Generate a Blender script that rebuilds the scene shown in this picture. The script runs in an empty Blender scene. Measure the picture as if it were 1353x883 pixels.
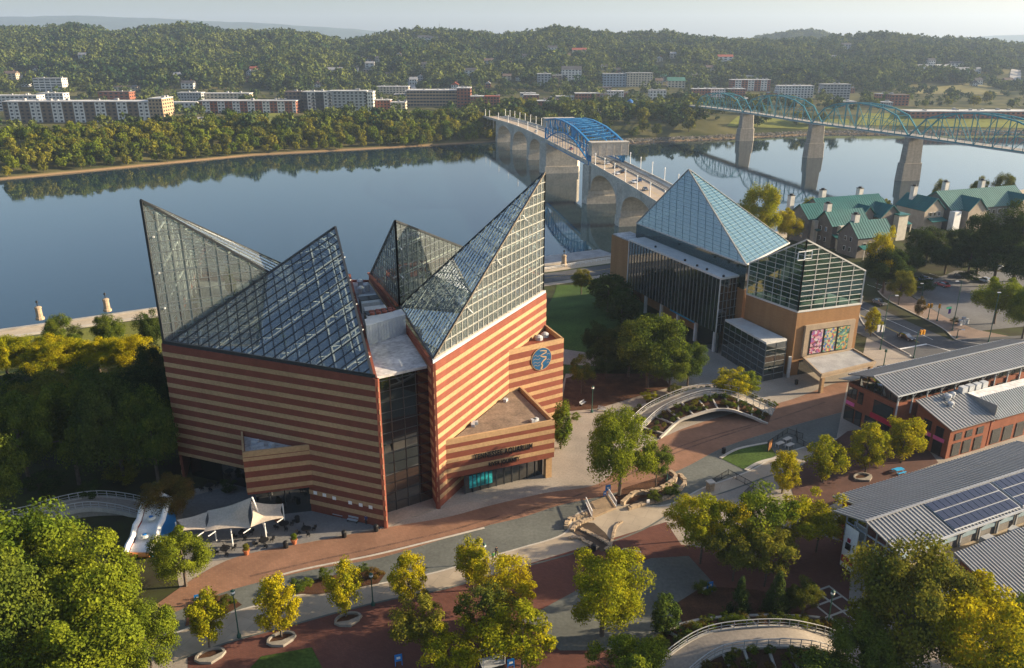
import bpy, math, random
import numpy as np
from mathutils import Vector, Matrix, noise as mnoise
R = math.radians
random.seed(7); RNG = np.random.default_rng(7)
SC = bpy.context.scene
COL = SC.collection

# ------------------------------------------------------------------ camera
CAM_H, F_PX, PITCH = 70.0, 1052.0, R(20.0)
cd = bpy.data.cameras.new('camera'); cam = bpy.data.objects.new('camera', cd); COL.objects.link(cam)
cam.location = (0, 0, CAM_H); cam.rotation_euler = (R(90) - PITCH, 0, 0)
cd.sensor_width = 36.0; cd.lens = 36.0 * F_PX / 1353.0; cd.clip_start = 0.5; cd.clip_end = 40000
SC.camera = cam
SC.render.resolution_x = 1024; SC.render.resolution_y = 668

# ------------------------------------------------------------------ sky, sun, exposure
SUN_EL = R(17.5); SUN_V = (1.0, 0.12)            # towards the sun on the ground plan: right of the view, slightly ahead
w = bpy.data.worlds.new('World'); SC.world = w; w.use_nodes = True
nt = w.node_tree; bg = nt.nodes['Background']
sky = nt.nodes.new('ShaderNodeTexSky'); sky.sky_type = 'NISHITA'; sky.sun_disc = False
sky.sun_elevation = SUN_EL; sky.sun_rotation = math.atan2(SUN_V[0], SUN_V[1])
sky.altitude = 200; sky.air_density = 1.0; sky.dust_density = 3.0; sky.ozone_density = 2.2
nt.links.new(sky.outputs[0], bg.inputs[0]); bg.inputs[1].default_value = 0.084
sl = bpy.data.lights.new('sun', 'SUN'); sl.energy = 5.0; sl.angle = R(0.55); sl.color = (1.0, 0.80, 0.54)
so = bpy.data.objects.new('sun', sl); COL.objects.link(so)
sv = Vector((SUN_V[0], SUN_V[1], 0)).normalized() * math.cos(SUN_EL) + Vector((0, 0, math.sin(SUN_EL)))
so.rotation_euler = sv.to_track_quat('Z', 'Y').to_euler(); so.location = (300, 40, 200)
SC.view_settings.view_transform = 'Standard'; SC.view_settings.look = 'None'
SC.view_settings.gamma = 1.0; SC.view_settings.exposure = 1.48; SC.view_settings.use_curve_mapping = False
SC.render.engine = 'CYCLES'
SC.cycles.max_bounces = 6; SC.cycles.diffuse_bounces = 2; SC.cycles.glossy_bounces = 3
SC.cycles.transmission_bounces = 4; SC.cycles.transparent_max_bounces = 16; SC.cycles.volume_bounces = 0

# ------------------------------------------------------------------ pixel -> place
_c, _s = math.cos(PITCH), math.sin(PITCH)
def ray(px, py):
    a = (px - 676.5) / F_PX; b = (441.5 - py) / F_PX
    return (a, _c + b * _s, -_s + b * _c)
def g(px, py, z=0.0):                 # where the pixel's direction meets height z
    d = ray(px, py); t = (z - CAM_H) / d[2]
    return Vector((d[0] * t, d[1] * t, z))
def g2(px, py, z=0.0):
    p = g(px, py, z); return (p.x, p.y)
def ay(px, py, Y):                    # ... meets the upright plane at distance Y
    d = ray(px, py); t = Y / d[1]
    return Vector((d[0] * t, Y, CAM_H + d[2] * t))
def hitwall(px, py, p0, p1):          # ... meets the upright wall through p0-p1
    d = ray(px, py); nx, ny = -(p1[1] - p0[1]), p1[0] - p0[0]
    t = (nx * p0[0] + ny * p0[1]) / (nx * d[0] + ny * d[1])
    return Vector((d[0] * t, d[1] * t, CAM_H + d[2] * t))

# ------------------------------------------------------------------ materials
MATS = {}
def nodes_of(name):
    m = bpy.data.materials.new(name); m.use_nodes = True
    return m, m.node_tree, m.node_tree.nodes['Principled BSDF']
def mat(name, col, rough=0.8, var=0.18, scale=0.6, metal=0.0, bump=0.0, spec=0.3, scale2=None, var2=0.12, objvar=0.0, emit=0.0):
    """plain surface: base colour broken by two sizes of noise (grain and weathering)"""
    if name in MATS: return MATS[name]
    m, t, b = nodes_of(name); N = t.nodes; L = t.links
    b.inputs['Roughness'].default_value = rough; b.inputs['Metallic'].default_value = metal
    b.inputs['Specular IOR Level'].default_value = spec
    tc = N.new('ShaderNodeTexCoord')
    n1 = N.new('ShaderNodeTexNoise'); n1.inputs['Scale'].default_value = scale; n1.inputs['Detail'].default_value = 5
    n2 = N.new('ShaderNodeTexNoise'); n2.inputs['Scale'].default_value = scale2 or scale * 9; n2.inputs['Detail'].default_value = 3
    L.new(tc.outputs['Object'], n1.inputs['Vector']); L.new(tc.outputs['Object'], n2.inputs['Vector'])
    def mr(src, v):
        r = N.new('ShaderNodeMapRange'); r.inputs[1].default_value = 0.3; r.inputs[2].default_value = 0.7
        r.inputs[3].default_value = 1 - v; r.inputs[4].default_value = 1 + v; L.new(src, r.inputs[0]); return r.outputs[0]
    mu = N.new('ShaderNodeMath'); mu.operation = 'MULTIPLY'
    L.new(mr(n1.outputs[0], var), mu.inputs[0]); L.new(mr(n2.outputs[0], var2), mu.inputs[1])
    val = mu.outputs[0]
    if objvar:
        oi = N.new('ShaderNodeObjectInfo'); r = N.new('ShaderNodeMapRange')
        r.inputs[3].default_value = 1 - objvar; r.inputs[4].default_value = 1 + objvar
        L.new(oi.outputs['Random'], r.inputs[0])
        m2 = N.new('ShaderNodeMath'); m2.operation = 'MULTIPLY'; L.new(val, m2.inputs[0]); L.new(r.outputs[0], m2.inputs[1]); val = m2.outputs[0]
    h = N.new('ShaderNodeVectorMath'); h.operation = 'SCALE'; h.inputs[0].default_value = col[:3]
    L.new(val, h.inputs['Scale']); L.new(h.outputs[0], b.inputs['Base Color'])
    if bump:
        bp = N.new('ShaderNodeBump'); bp.inputs['Strength'].default_value = bump; bp.inputs['Distance'].default_value = 0.05
        L.new(n2.outputs[0], bp.inputs['Height']); L.new(bp.outputs[0], b.inputs['Normal'])
    if emit:
        b.inputs['Emission Color'].default_value = (*col[:3], 1); b.inputs['Emission Strength'].default_value = emit
    MATS[name] = m; return m
def brick_mat(name, c1, c2, mortar, scale=1.0, bw=0.4, bh=0.2, rough=0.85, var=0.15, ms=0.02, rot=0.0, wall=False):
    if name in MATS: return MATS[name]
    m, t, b = nodes_of(name); N = t.nodes; L = t.links
    b.inputs['Roughness'].default_value = rough; b.inputs['Specular IOR Level'].default_value = 0.2
    tc = N.new('ShaderNodeTexCoord'); mp = N.new('ShaderNodeMapping')
    L.new(tc.outputs['Object'], mp.inputs[0]); mp.inputs['Rotation'].default_value = (R(90) if wall else 0, 0, rot)
    br = N.new('ShaderNodeTexBrick'); br.inputs['Scale'].default_value = scale
    br.inputs['Color1'].default_value = (*c1, 1); br.inputs['Color2'].default_value = (*c2, 1); br.inputs['Mortar'].default_value = (*mortar, 1)
    br.inputs['Brick Width'].default_value = bw; br.inputs['Row Height'].default_value = bh; br.inputs['Mortar Size'].default_value = ms
    L.new(mp.outputs[0], br.inputs['Vector'])
    n1 = N.new('ShaderNodeTexNoise'); n1.inputs['Scale'].default_value = 0.16; n1.inputs['Detail'].default_value = 6; n1.inputs['Roughness'].default_value = 0.65
    ms_ = N.new('ShaderNodeMapping'); ms_.inputs['Scale'].default_value = (4, 4, .35) if wall else (1, 1, 1); L.new(tc.outputs['Object'], ms_.inputs[0]); L.new(ms_.outputs[0], n1.inputs['Vector'])
    r = N.new('ShaderNodeMapRange'); r.inputs[1].default_value = 0.3; r.inputs[2].default_value = 0.7
    r.inputs[3].default_value = 1 - var; r.inputs[4].default_value = 1 + var; L.new(n1.outputs[0], r.inputs[0])
    h = N.new('ShaderNodeVectorMath'); h.operation = 'SCALE'; L.new(br.outputs[0], h.inputs[0]); L.new(r.outputs[0], h.inputs['Scale'])
    L.new(h.outputs[0], b.inputs['Base Color']); MATS[name] = m; return m
def glass_mat(name, tint, refl=0.1, rough=0.01, body=0.0, bodycol=(0.02, 0.05, 0.06), wave=0.0):
    """sheet glass: clear tinted transmission, mirror by angle, optional diffuse body colour"""
    if name in MATS: return MATS[name]
    m, t, b = nodes_of(name); N = t.nodes; L = t.links; N.remove(b)
    out = N['Material Output']
    tr = N.new('ShaderNodeBsdfTransparent'); tr.inputs[0].default_value = (*tint, 1)
    gl = N.new('ShaderNodeBsdfGlossy'); gl.inputs['Roughness'].default_value = rough; gl.inputs[0].default_value = (0.92, 0.96, 1, 1)
    df = N.new('ShaderNodeBsdfDiffuse'); df.inputs[0].default_value = (*bodycol, 1)
    fr = N.new('ShaderNodeFresnel'); fr.inputs[0].default_value = 1.5
    ad = N.new('ShaderNodeMath'); ad.operation = 'ADD'; ad.use_clamp = True; ad.inputs[1].default_value = refl; L.new(fr.outputs[0], ad.inputs[0])
    m0 = N.new('ShaderNodeMixShader'); m0.inputs[0].default_value = body; L.new(tr.outputs[0], m0.inputs[1]); L.new(df.outputs[0], m0.inputs[2])
    m1 = N.new('ShaderNodeMixShader'); L.new(ad.outputs[0], m1.inputs[0]); L.new(m0.outputs[0], m1.inputs[1]); L.new(gl.outputs[0], m1.inputs[2])
    if wave:
        tc = N.new('ShaderNodeTexCoord'); n = N.new('ShaderNodeTexNoise'); n.inputs['Scale'].default_value = 0.35; L.new(tc.outputs['Object'], n.inputs['Vector'])
        bp = N.new('ShaderNodeBump'); bp.inputs['Strength'].default_value = wave; bp.inputs['Distance'].default_value = 0.1
        L.new(n.outputs[0], bp.inputs['Height']); L.new(bp.outputs[0], gl.inputs['Normal'])
    L.new(m1.outputs[0], out.inputs[0]); MATS[name] = m; return m
def leaf_mat(name, c1, c2, trans=0.3, patch=None):
    """foliage: two leaf colours mixed by noise, varied from tree to tree, a little light passes through"""
    if name in MATS: return MATS[name]
    m, t, b = nodes_of(name); N = t.nodes; L = t.links
    tc = N.new('ShaderNodeTexCoord'); oi = N.new('ShaderNodeObjectInfo')
    n = N.new('ShaderNodeTexNoise'); n.inputs['Scale'].default_value = 0.55; n.inputs['Detail'].default_value = 4
    L.new(tc.outputs['Object'], n.inputs['Vector'])
    r = N.new('ShaderNodeMapRange'); r.inputs[1].default_value = 0.35; r.inputs[2].default_value = 0.65; L.new(n.outputs[0], r.inputs[0])
    a = N.new('ShaderNodeMath'); a.operation = 'MULTIPLY_ADD'; a.inputs[1].default_value = 0.9; a.inputs[2].default_value = -0.45; L.new(oi.outputs['Random'], a.inputs[0])
    s_ = N.new('ShaderNodeMath'); s_.operation = 'ADD'; s_.use_clamp = True; L.new(a.outputs[0], s_.inputs[0]); L.new(r.outputs[0], s_.inputs[1])
    mx = N.new('ShaderNodeMix'); mx.data_type = 'RGBA'; mx.inputs[6].default_value = (*c1, 1); mx.inputs[7].default_value = (*c2, 1)
    L.new(s_.outputs[0], mx.inputs[0])
    gm = N.new('ShaderNodeNewGeometry')
    if patch:                          # stands of different species over the ground
        pn = N.new('ShaderNodeTexNoise'); pn.inputs['Scale'].default_value = patch; pn.inputs['Detail'].default_value = 3; L.new(gm.outputs['Position'], pn.inputs['Vector'])
        pr = N.new('ShaderNodeMapRange'); pr.inputs[1].default_value = .35; pr.inputs[2].default_value = .65; pr.inputs[3].default_value = -.45; pr.inputs[4].default_value = .45; L.new(pn.outputs[0], pr.inputs[0])
        pa = N.new('ShaderNodeMath'); pa.operation = 'ADD'; pa.use_clamp = True; L.new(s_.outputs[0], pa.inputs[0]); L.new(pr.outputs[0], pa.inputs[1]); L.new(pa.outputs[0], mx.inputs[0])
    r2 = N.new('ShaderNodeMapRange'); r2.inputs[3].default_value = 0.65; r2.inputs[4].default_value = 1.35
    L.new(gm.outputs['Random Per Island'], r2.inputs[0])
    h = N.new('ShaderNodeVectorMath'); h.operation = 'SCALE'; L.new(mx.outputs[2], h.inputs[0]); L.new(r2.outputs[0], h.inputs['Scale'])
    df = N.new('ShaderNodeBsdfDiffuse'); tl = N.new('ShaderNodeBsdfTranslucent'); ms = N.new('ShaderNodeMixShader'); ms.inputs[0].default_value = trans
    L.new(h.outputs[0], df.inputs[0]); L.new(h.outputs[0], tl.inputs[0])
    L.new(df.outputs[0], ms.inputs[1]); L.new(tl.outputs[0], ms.inputs[2]); N.remove(b)
    L.new(ms.outputs[0], N['Material Output'].inputs[0]); MATS[name] = m; return m

# ------------------------------------------------------------------ mesh helpers
class MB:
    """collects boxes, bars, tubes and polygons; build() links them as one mesh object"""
    def __init__(s): s.v = []; s.f = []
    def poly(s, pts):
        n = len(s.v); s.v += [tuple(p) for p in pts]; s.f.append(tuple(range(n, n + len(pts)))); return s
    def box(s, x0, x1, y0, y1, z0, z1):
        return s.prism([(x0, y0), (x1, y0), (x1, y1), (x0, y1)], z0, z1)
    def prism(s, pts, z0, z1):
        """upright prism over a ground outline; z1 may be a list of heights"""
        ar = sum(pts[i][0] * pts[(i + 1) % len(pts)][1] - pts[(i + 1) % len(pts)][0] * pts[i][1] for i in range(len(pts)))
        zt = list(z1) if isinstance(z1, (list, tuple)) else [z1] * len(pts)
        if ar < 0: pts = pts[::-1]; zt = zt[::-1]
        n = len(s.v); k = len(pts)
        s.v += [(p[0], p[1], z0) for p in pts] + [(p[0], p[1], z) for p, z in zip(pts, zt)]
        s.f.append(tuple(range(n + k - 1, n - 1, -1))); s.f.append(tuple(range(n + k, n + 2 * k)))
        for i in range(k):
            j = (i + 1) % k; s.f.append((n + i, n + j, n + k + j, n + k + i))
        return s
    def obox(s, c, size, rz=0.0):
        """box centred on c in plan, standing on c.z"""
        hx, hy = size[0] / 2, size[1] / 2; ca, sa = math.cos(rz), math.sin(rz)
        return s.prism([(c[0] + x * ca - y * sa, c[1] + x * sa + y * ca) for x, y in ((-hx, -hy), (hx, -hy), (hx, hy), (-hx, hy))], c[2], c[2] + size[2])
    def bar(s, a, b, w=0.1, h=None, up=(0, 0, 1)):
        a = Vector(a); b = Vector(b); d = b - a
        if d.length < 1e-6: return s
        d.normalize(); u = Vector(up)
        if abs(d.dot(u)) > 0.98: u = Vector((1, 0, 0))
        x = d.cross(u).normalized() * (w / 2); y = x.cross(d).normalized() * ((h or w) / 2)
        n = len(s.v); s.v += [tuple(p) for p in (a - x - y, a + x - y, a + x + y, a - x + y, b - x - y, b + x - y, b + x + y, b - x + y)]
        s.f += [(n, n + 1, n + 2, n + 3), (n + 7, n + 6, n + 5, n + 4)] + [(n + i, n + 4 + i, n + 4 + (i + 1) % 4, n + (i + 1) % 4) for i in range(4)]
        return s
    def tube(s, pts, rad, k=6, cap=True):
        pts = [Vector(p) for p in pts]; n0 = len(s.v)
        rs = rad if isinstance(rad, (list, tuple)) else [rad] * len(pts)
        for i, p in enumerate(pts):
            d = (pts[min(i + 1, len(pts) - 1)] - pts[max(i - 1, 0)]).normalized()
            u = Vector((0, 0, 1)) if abs(d.z) < 0.9 else Vector((1, 0, 0))
            x = d.cross(u).normalized(); y = x.cross(d)
            for j in range(k):
                a = 2 * math.pi * j / k; s.v.append(tuple(p + (x * math.cos(a) + y * math.sin(a)) * rs[i]))
        for i in range(len(pts) - 1):
            for j in range(k):
                a = n0 + i * k + j; b = n0 + i * k + (j + 1) % k; s.f.append((a, b, b + k, a + k))
        if cap:
            s.f.append(tuple(range(n0 + k - 1, n0 - 1, -1))); e = n0 + (len(pts) - 1) * k; s.f.append(tuple(range(e, e + k)))
        return s
    def lathe(s, c, prof, k=12):
        n0 = len(s.v)
        for r_, z in prof:
            for j in range(k):
                a = 2 * math.pi * j / k; s.v.append((c[0] + r_ * math.cos(a), c[1] + r_ * math.sin(a), c[2] + z))
        for i in range(len(prof) - 1):
            for j in range(k):
                a = n0 + i * k + j; b = n0 + i * k + (j + 1) % k; s.f.append((a, b, b + k, a + k))
        s.f.append(tuple(range(n0 + k - 1, n0 - 1, -1))); e = n0 + (len(prof) - 1) * k; s.f.append(tuple(range(e, e + k)))
        return s
    def slab(s, poly3, th):
        """flat polygon in space thickened by th along its normal (downwards side)"""
        p = [Vector(q) for q in poly3]; nrm = (p[1] - p[0]).cross(p[2] - p[0]).normalized()
        if nrm.z < 0: p = p[::-1]; nrm = -nrm
        q = [a - nrm * th for a in p]; n = len(s.v); k = len(p); s.v += [tuple(a) for a in q + p]
        s.f.append(tuple(range(n + k - 1, n - 1, -1))); s.f.append(tuple(range(n + k, n + 2 * k)))
        for i in range(k):
            j = (i + 1) % k; s.f.append((n + i, n + j, n + k + j, n + k + i))
        return s
    def mesh(s, name, m=None, org=(0, 0, 0), smooth=False):
        me = bpy.data.meshes.new(name)
        o = org; me.from_pydata([(a[0] - o[0], a[1] - o[1], a[2] - o[2]) for a in s.v], [], s.f)
        if m: me.materials.append(m)
        if smooth: me.polygons.foreach_set('use_smooth', [True] * len(me.polygons))
        me.update(); return me
    def build(s, name, m=None, parent=None, org=None, smooth=False):
        if org is None: org = tuple(parent['_org']) if parent is not None and '_org' in parent else (0, 0, 0)
        o = bpy.data.objects.new(name, s.mesh(name, m, org, smooth)); COL.objects.link(o)
        if parent is not None: o.parent = parent
        if parent is not None and '_org' in parent: o['_org'] = list(org)
        return o
def fast_mesh(name, V, Q, m=None):
    """numpy vertices (n,3) and quads (k,4)"""
    me = bpy.data.meshes.new(name); n, k = len(V), len(Q); w_ = Q.shape[1]
    me.vertices.add(n); me.vertices.foreach_set('co', np.ascontiguousarray(V, dtype=np.float32).ravel())
    me.loops.add(k * w_); me.loops.foreach_set('vertex_index', np.ascontiguousarray(Q, dtype=np.int32).ravel())
    me.polygons.add(k); me.polygons.foreach_set('loop_start', np.arange(0, k * w_, w_, dtype=np.int32))
    try: me.polygons.foreach_set('loop_total', np.full(k, w_, dtype=np.int32))
    except Exception: pass
    if m: me.materials.append(m)
    me.update(calc_edges=True); me.validate(); return me
def tag(o, label=None, cat=None, group=None, kind=None):
    if label: o['label'] = label
    if cat: o['category'] = cat
    if group: o['group'] = group
    if kind: o['kind'] = kind
    return o
def thing(name, label, cat, loc=(0, 0, 0), rz=0.0, group=None):
    """an Empty at the thing's base; parts are built in world coordinates minus this base"""
    o = bpy.data.objects.new(name, None); COL.objects.link(o); o.location = loc; o.rotation_euler = (0, 0, rz)
    o.empty_display_size = 0.5; o['_org'] = [float(a) for a in loc]; return tag(o, label, cat, group)
def local(name, label, cat, loc=(0, 0, 0), rz=0.0, group=None):
    """an Empty whose parts are built in its own coordinates"""
    o = thing(name, label, cat, loc, rz, group); o['_org'] = [0.0, 0.0, 0.0]; return o
def inst(name, me, parent, loc=(0, 0, 0), rz=0.0, sc=None):
    o = bpy.data.objects.new(name, me); COL.objects.link(o); o.parent = parent; o.location = loc; o.rotation_euler = (0, 0, rz)
    if sc: o.scale = sc
    return o
def copy_tree(o, parent=None, kids=None):
    c = o.copy(); COL.objects.link(c); c.parent = parent
    for ch in (kids or KIDS)(o): copy_tree(ch, c)
    return c
def KIDS(o): return [x for x in o.children]
UNIT = MB().box(-.5, .5, -.5, .5, 0, 1)
_unit = {}
def unit(m):                           # a shared one-metre block in material m
    if m.name not in _unit: _unit[m.name] = UNIT.mesh('block', m)
    return _unit[m.name]
def smooth01(t): t = np.clip(t, 0, 1); return t * t * (3 - 2 * t)
# ------------------------------------------------------------------ land
WATER_Z = -13.0
SH_X = [-600, -300, -148, -111, 12, 43, 130, 220, 400, 900]; SH_Y = [0, 150, 217, 238, 290, 306, 352, 410, 520, 800]
FS_X = [-900, -500, -333, -207, -100, -4, 60, 103, 200, 298, 500, 1200]; FS_Y = [250, 420, 521, 641, 692, 742, 738, 722, 760, 798, 800, 900]
def shore(x): return np.interp(x, SH_X, SH_Y)
def farshore(x): return np.interp(x, FS_X, FS_Y)
def near_h(x, y):
    d = shore(x) - y
    right = np.clip((np.asarray(x) - 60) / 40, 0, 1)
    a = 34 * (1 - right) + 14 * right; b = 84 * (1 - right) + 44 * right
    z = -8 + 1.0 * smooth01((d - 11) / 3)
    z = z + 7.0 * smooth01((d - a) / (b - a))
    return np.where(d < 0, -18.0, z)
# crest line of the wooded hills, read off as picture height over picture column
CR_X = [-600, -200, 0, 60, 104, 156, 187, 247, 299, 340, 380, 424, 460, 502, 554, 606, 660, 700, 738, 768, 824, 884, 936, 975, 1040, 1110, 1132, 1167, 1195, 1247, 1300, 1353, 1600, 2000]
CR_Y = [42, 38, 39, 36, 32, 44, 38, 33, 43, 42, 39, 48, 55, 46, 42, 42, 46, 43, 36, 40, 48, 44, 51, 53, 54, 51, 50, 45, 48, 51, 53, 60, 56, 50]
YC = 2050.0
def crest_z(u, Y, sub): return CAM_H + Y * np.tan(np.arctan((441.5 - np.interp(u, CR_X, CR_Y)) / F_PX) - PITCH) - sub
H2_X = [-500, 940, 1013, 1040, 1069, 1085, 1104, 1150, 1300, 2000]; H2_Y = [66, 62, 47, 42, 40, 42, 48, 58, 66, 66]
def wob(x, y, s):                      # smooth pseudo noise
    return (np.sin(x * s + 1.3) * np.cos(y * s * 1.17 + .4) + .6 * np.sin((x + y * .6) * s * 2.1 + 2.2) + .35 * np.cos((x * .7 - y) * s * 3.7))
def far_h(x, y):
    x = np.asarray(x, float); y = np.asarray(y, float)
    d = y - farshore(x)
    u = 676.5 + 1119.5 * x / np.maximum(y, 50)
    bank = -18 + 6.3 * smooth01((d + 6) / 10) + 12.2 * smooth01((d - 3) / 90)
    hz = crest_z(u, YC, 15.0)
    t = (y - 1080) / (YC - 1080)
    rise = np.where(t < 1, smooth01(t) ** 0.85, 1 - 0.55 * smooth01((y - YC) / 500))
    z = bank + (hz + 0) * rise + wob(x, y, .012) * 5.0 * smooth01(t * 3) * np.where(t < .9, 1, np.maximum(0, 1 - (t - .9) * 10))
    h2 = CAM_H + 3100 * np.tan(np.arctan((441.5 - np.interp(u, H2_X, H2_Y)) / F_PX) - PITCH) - 15
    z = np.where(y > 2500, np.maximum(z * 0.9, h2 * smooth01((y - 2450) / 600)), z)
    return z
def hitfar(px, py):                    # where the pixel's direction meets the far land
    d = ray(px, py)
    Y = np.arange(560, 3300, 3.0); t = Y / d[1]
    z = CAM_H + d[2] * t; x = d[0] * t
    k = np.nonzero(z <= far_h(x, Y))[0]
    i = int(k[0]) if len(k) else len(Y) - 1
    return Vector((float(x[i]), float(Y[i]), float(far_h(x[i], Y[i]))))

def grid_mesh(X, Y, Z, name, m):
    r, c = X.shape; V = np.stack([X.ravel(), Y.ravel(), Z.ravel()], 1)
    i = np.arange(r * c).reshape(r, c)
    Q = np.stack([i[:-1, :-1].ravel(), i[:-1, 1:].ravel(), i[1:, 1:].ravel(), i[1:, :-1].ravel()], 1)
    me = fast_mesh(name, V, Q, m); me.polygons.foreach_set('use_smooth', [True] * len(me.polygons)); return me

M_conc = mat('concrete_paving', (0.27, 0.235, 0.195), .9, .2, .12, scale2=3.0, var2=.14)
def ground_material():
    m, t, b = nodes_of('earth_and_lawn'); N = t.nodes; L = t.links
    b.inputs['Roughness'].default_value = .95; b.inputs['Specular IOR Level'].default_value = .1
    tc = N.new('ShaderNodeTexCoord'); n = N.new('ShaderNodeTexNoise'); n.inputs['Scale'].default_value = .08; n.inputs['Detail'].default_value = 8; n.inputs['Roughness'].default_value = .65
    L.new(tc.outputs['Object'], n.inputs['Vector'])
    cr = N.new('ShaderNodeValToRGB'); e = cr.color_ramp.elements
    e[0].position = .38; e[0].color = (.035, .03, .018, 1); e[1].position = .62; e[1].color = (.05, .06, .018, 1)
    L.new(n.outputs[0], cr.inputs[0]); L.new(cr.outputs[0], b.inputs['Base Color']); return m
M_ground = ground_material()
# the near bank: one sheet from behind the camera to the river
sx = np.concatenate([np.arange(-900, -160, 20), np.arange(-160, 200, 4), np.arange(200, 1001, 20)])
row = np.concatenate([np.linspace(-700, 0, 15), np.linspace(0, 1, 0)])
ds = np.concatenate([np.array([-30, -6, -.3, 0, .4, 3, 6, 9, 10.5, 12, 13.5, 15]), np.arange(18, 100, 3), np.arange(100, 400, 15), np.arange(400, 1700, 60)])[::-1]
X = np.repeat(sx[None, :], len(ds), 0); Y = shore(X) - ds[:, None]; Z = near_h(X, Y)
Z = np.where(ds[:, None] == 0, -8.0, Z)
go = bpy.data.objects.new('ground', grid_mesh(X, Y, Z, 'ground', M_ground)); COL.objects.link(go); tag(go, kind='structure')

# far bank, town flats and hills: a fan-shaped sheet
def far_material():
    m, t, b = nodes_of('hill_ground'); N = t.nodes; L = t.links
    b.inputs['Roughness'].default_value = 1; b.inputs['Specular IOR Level'].default_value = .05
    tc = N.new('ShaderNodeTexCoord'); n = N.new('ShaderNodeTexNoise'); n.inputs['Scale'].default_value = .02; n.inputs['Detail'].default_value = 8
    L.new(tc.outputs['Object'], n.inputs['Vector'])
    cr = N.new('ShaderNodeValToRGB'); e = cr.color_ramp.elements
    e[0].position = .35; e[0].color = (.03, .04, .015, 1); e[1].position = .62; e[1].color = (.12, .11, .045, 1)
    L.new(n.outputs[0], cr.inputs[0])
    sp = N.new('ShaderNodeSeparateXYZ'); L.new(tc.outputs['Object'], sp.inputs[0])
    r = N.new('ShaderNodeMapRange'); r.inputs[1].default_value = -12.4; r.inputs[2].default_value = -11.6; L.new(sp.outputs[2], r.inputs[0])
    mx = N.new('ShaderNodeMix'); mx.data_type = 'RGBA'; mx.inputs[6].default_value = (.22, .15, .085, 1)   # bare muddy bank at the waterline
    L.new(r.outputs[0], mx.inputs[0]); L.new(cr.outputs[0], mx.inputs[7]); L.new(mx.outputs[2], b.inputs['Base Color']); return m
us = np.linspace(-1.15, 1.15, 200)
ts = np.concatenate([np.linspace(-30, 40, 24), np.linspace(46, 340, 40), np.linspace(350, 1500, 60), np.linspace(1530, 3200, 28)])
# rows follow the shoreline near the water and straighten out inland
fy0 = np.array([np.interp(0, [0], [0])] * len(us))
def shore_on_ray(u):
    Yv = np.arange(200, 1500, 2.0); k = np.nonzero(Yv - farshore(u * Yv) >= 0)[0]; return Yv[k[0]]
s0 = np.array([shore_on_ray(u) for u in us]); blend = smooth01(ts / 500)[:, None]
Yg = (s0[None, :] + ts[:, None]) * (1 - blend) + (700 + ts[:, None]) * blend
Xg = us[None, :] * Yg; Zg = far_h(Xg, Yg)
fo = bpy.data.objects.new('far_bank_and_hills', grid_mesh(Xg, Yg, Zg, 'far_bank_and_hills', far_material())); COL.objects.link(fo); tag(fo, kind='structure')

# blue ridges beyond the hills
def ridge(name, pts, Y, depth, col):
    u = np.linspace(pts[0][0], pts[-1][0], 160); py = np.interp(u, [p[0] for p in pts], [p[1] for p in pts])
    py = py + .5 * np.sin(u * .05) + .35 * np.sin(u * .17)
    zt = CAM_H + Y * np.tan(np.arctan((441.5 - py) / F_PX) - PITCH)
    x = (u - 676.5) / 1119.5 * Y
    prof = [(-depth, 0.0), (-depth * .55, .45), (-depth * .25, .82), (0, 1.0), (depth * .5, .9), (depth, .5)]
    X = np.stack([x * (Y + a) / Y for a, b in prof]); YY = np.stack([np.full_like(x, Y + a) for a, b in prof]); ZZ = np.stack([zt * b - 20 * (1 - b) for a, b in prof])
    o = bpy.data.objects.new(name, grid_mesh(X, YY, ZZ, name, mat('ridge_woods', col, 1, .3, .004, spec=.05, scale2=.02, var2=.35))); COL.objects.link(o); return tag(o, kind='structure')
ridge('distant_ridge', [(-900, 26), (-300, 20), (0, 22), (130, 21), (240, 26), (330, 30), (420, 35), (480, 40), (540, 44), (640, 47), (800, 56), (1100, 58), (1260, 50), (1310, 47), (1400, 46), (2300, 48)], 8200, 1300, (.035, .055, .03))

# river
def water_material():
    m, t, b = nodes_of('river_water'); N = t.nodes; L = t.links
    b.inputs['Base Color'].default_value = (.012, .030, .042, 1); b.inputs['Roughness'].default_value = .035; b.inputs['IOR'].default_value = 1.333
    b.inputs['Specular IOR Level'].default_value = 1.0
    tc = N.new('ShaderNodeTexCoord'); mp = N.new('ShaderNodeMapping'); mp.inputs['Scale'].default_value = (.35, .35, .35); L.new(tc.outputs['Object'], mp.inputs[0])
    n = N.new('ShaderNodeTexNoise'); n.inputs['Scale'].default_value = 1.0; n.inputs['Detail'].default_value = 4; L.new(mp.outputs[0], n.inputs['Vector'])
    n2 = N.new('ShaderNodeTexNoise'); n2.inputs['Scale'].default_value = .012; n2.inputs['Detail'].default_value = 3; L.new(tc.outputs['Object'], n2.inputs['Vector'])
    r = N.new('ShaderNodeMapRange'); r.inputs[1].default_value = .4; r.inputs[2].default_value = .62; r.inputs[3].default_value = .008; r.inputs[4].default_value = .05; L.new(n2.outputs[0], r.inputs[0])
    bp = N.new('ShaderNodeBump'); bp.inputs['Distance'].default_value = .5; L.new(n.outputs[0], bp.inputs['Height']); L.new(r.outputs[0], bp.inputs['Strength'])
    L.new(bp.outputs[0], b.inputs['Normal']); return m
wo = MB().poly([(-2600, -700, WATER_Z), (2600, -700, WATER_Z), (2600, 1500, WATER_Z), (-2600, 1500, WATER_Z)]).build('river', water_material()); tag(wo, kind='structure')
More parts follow.
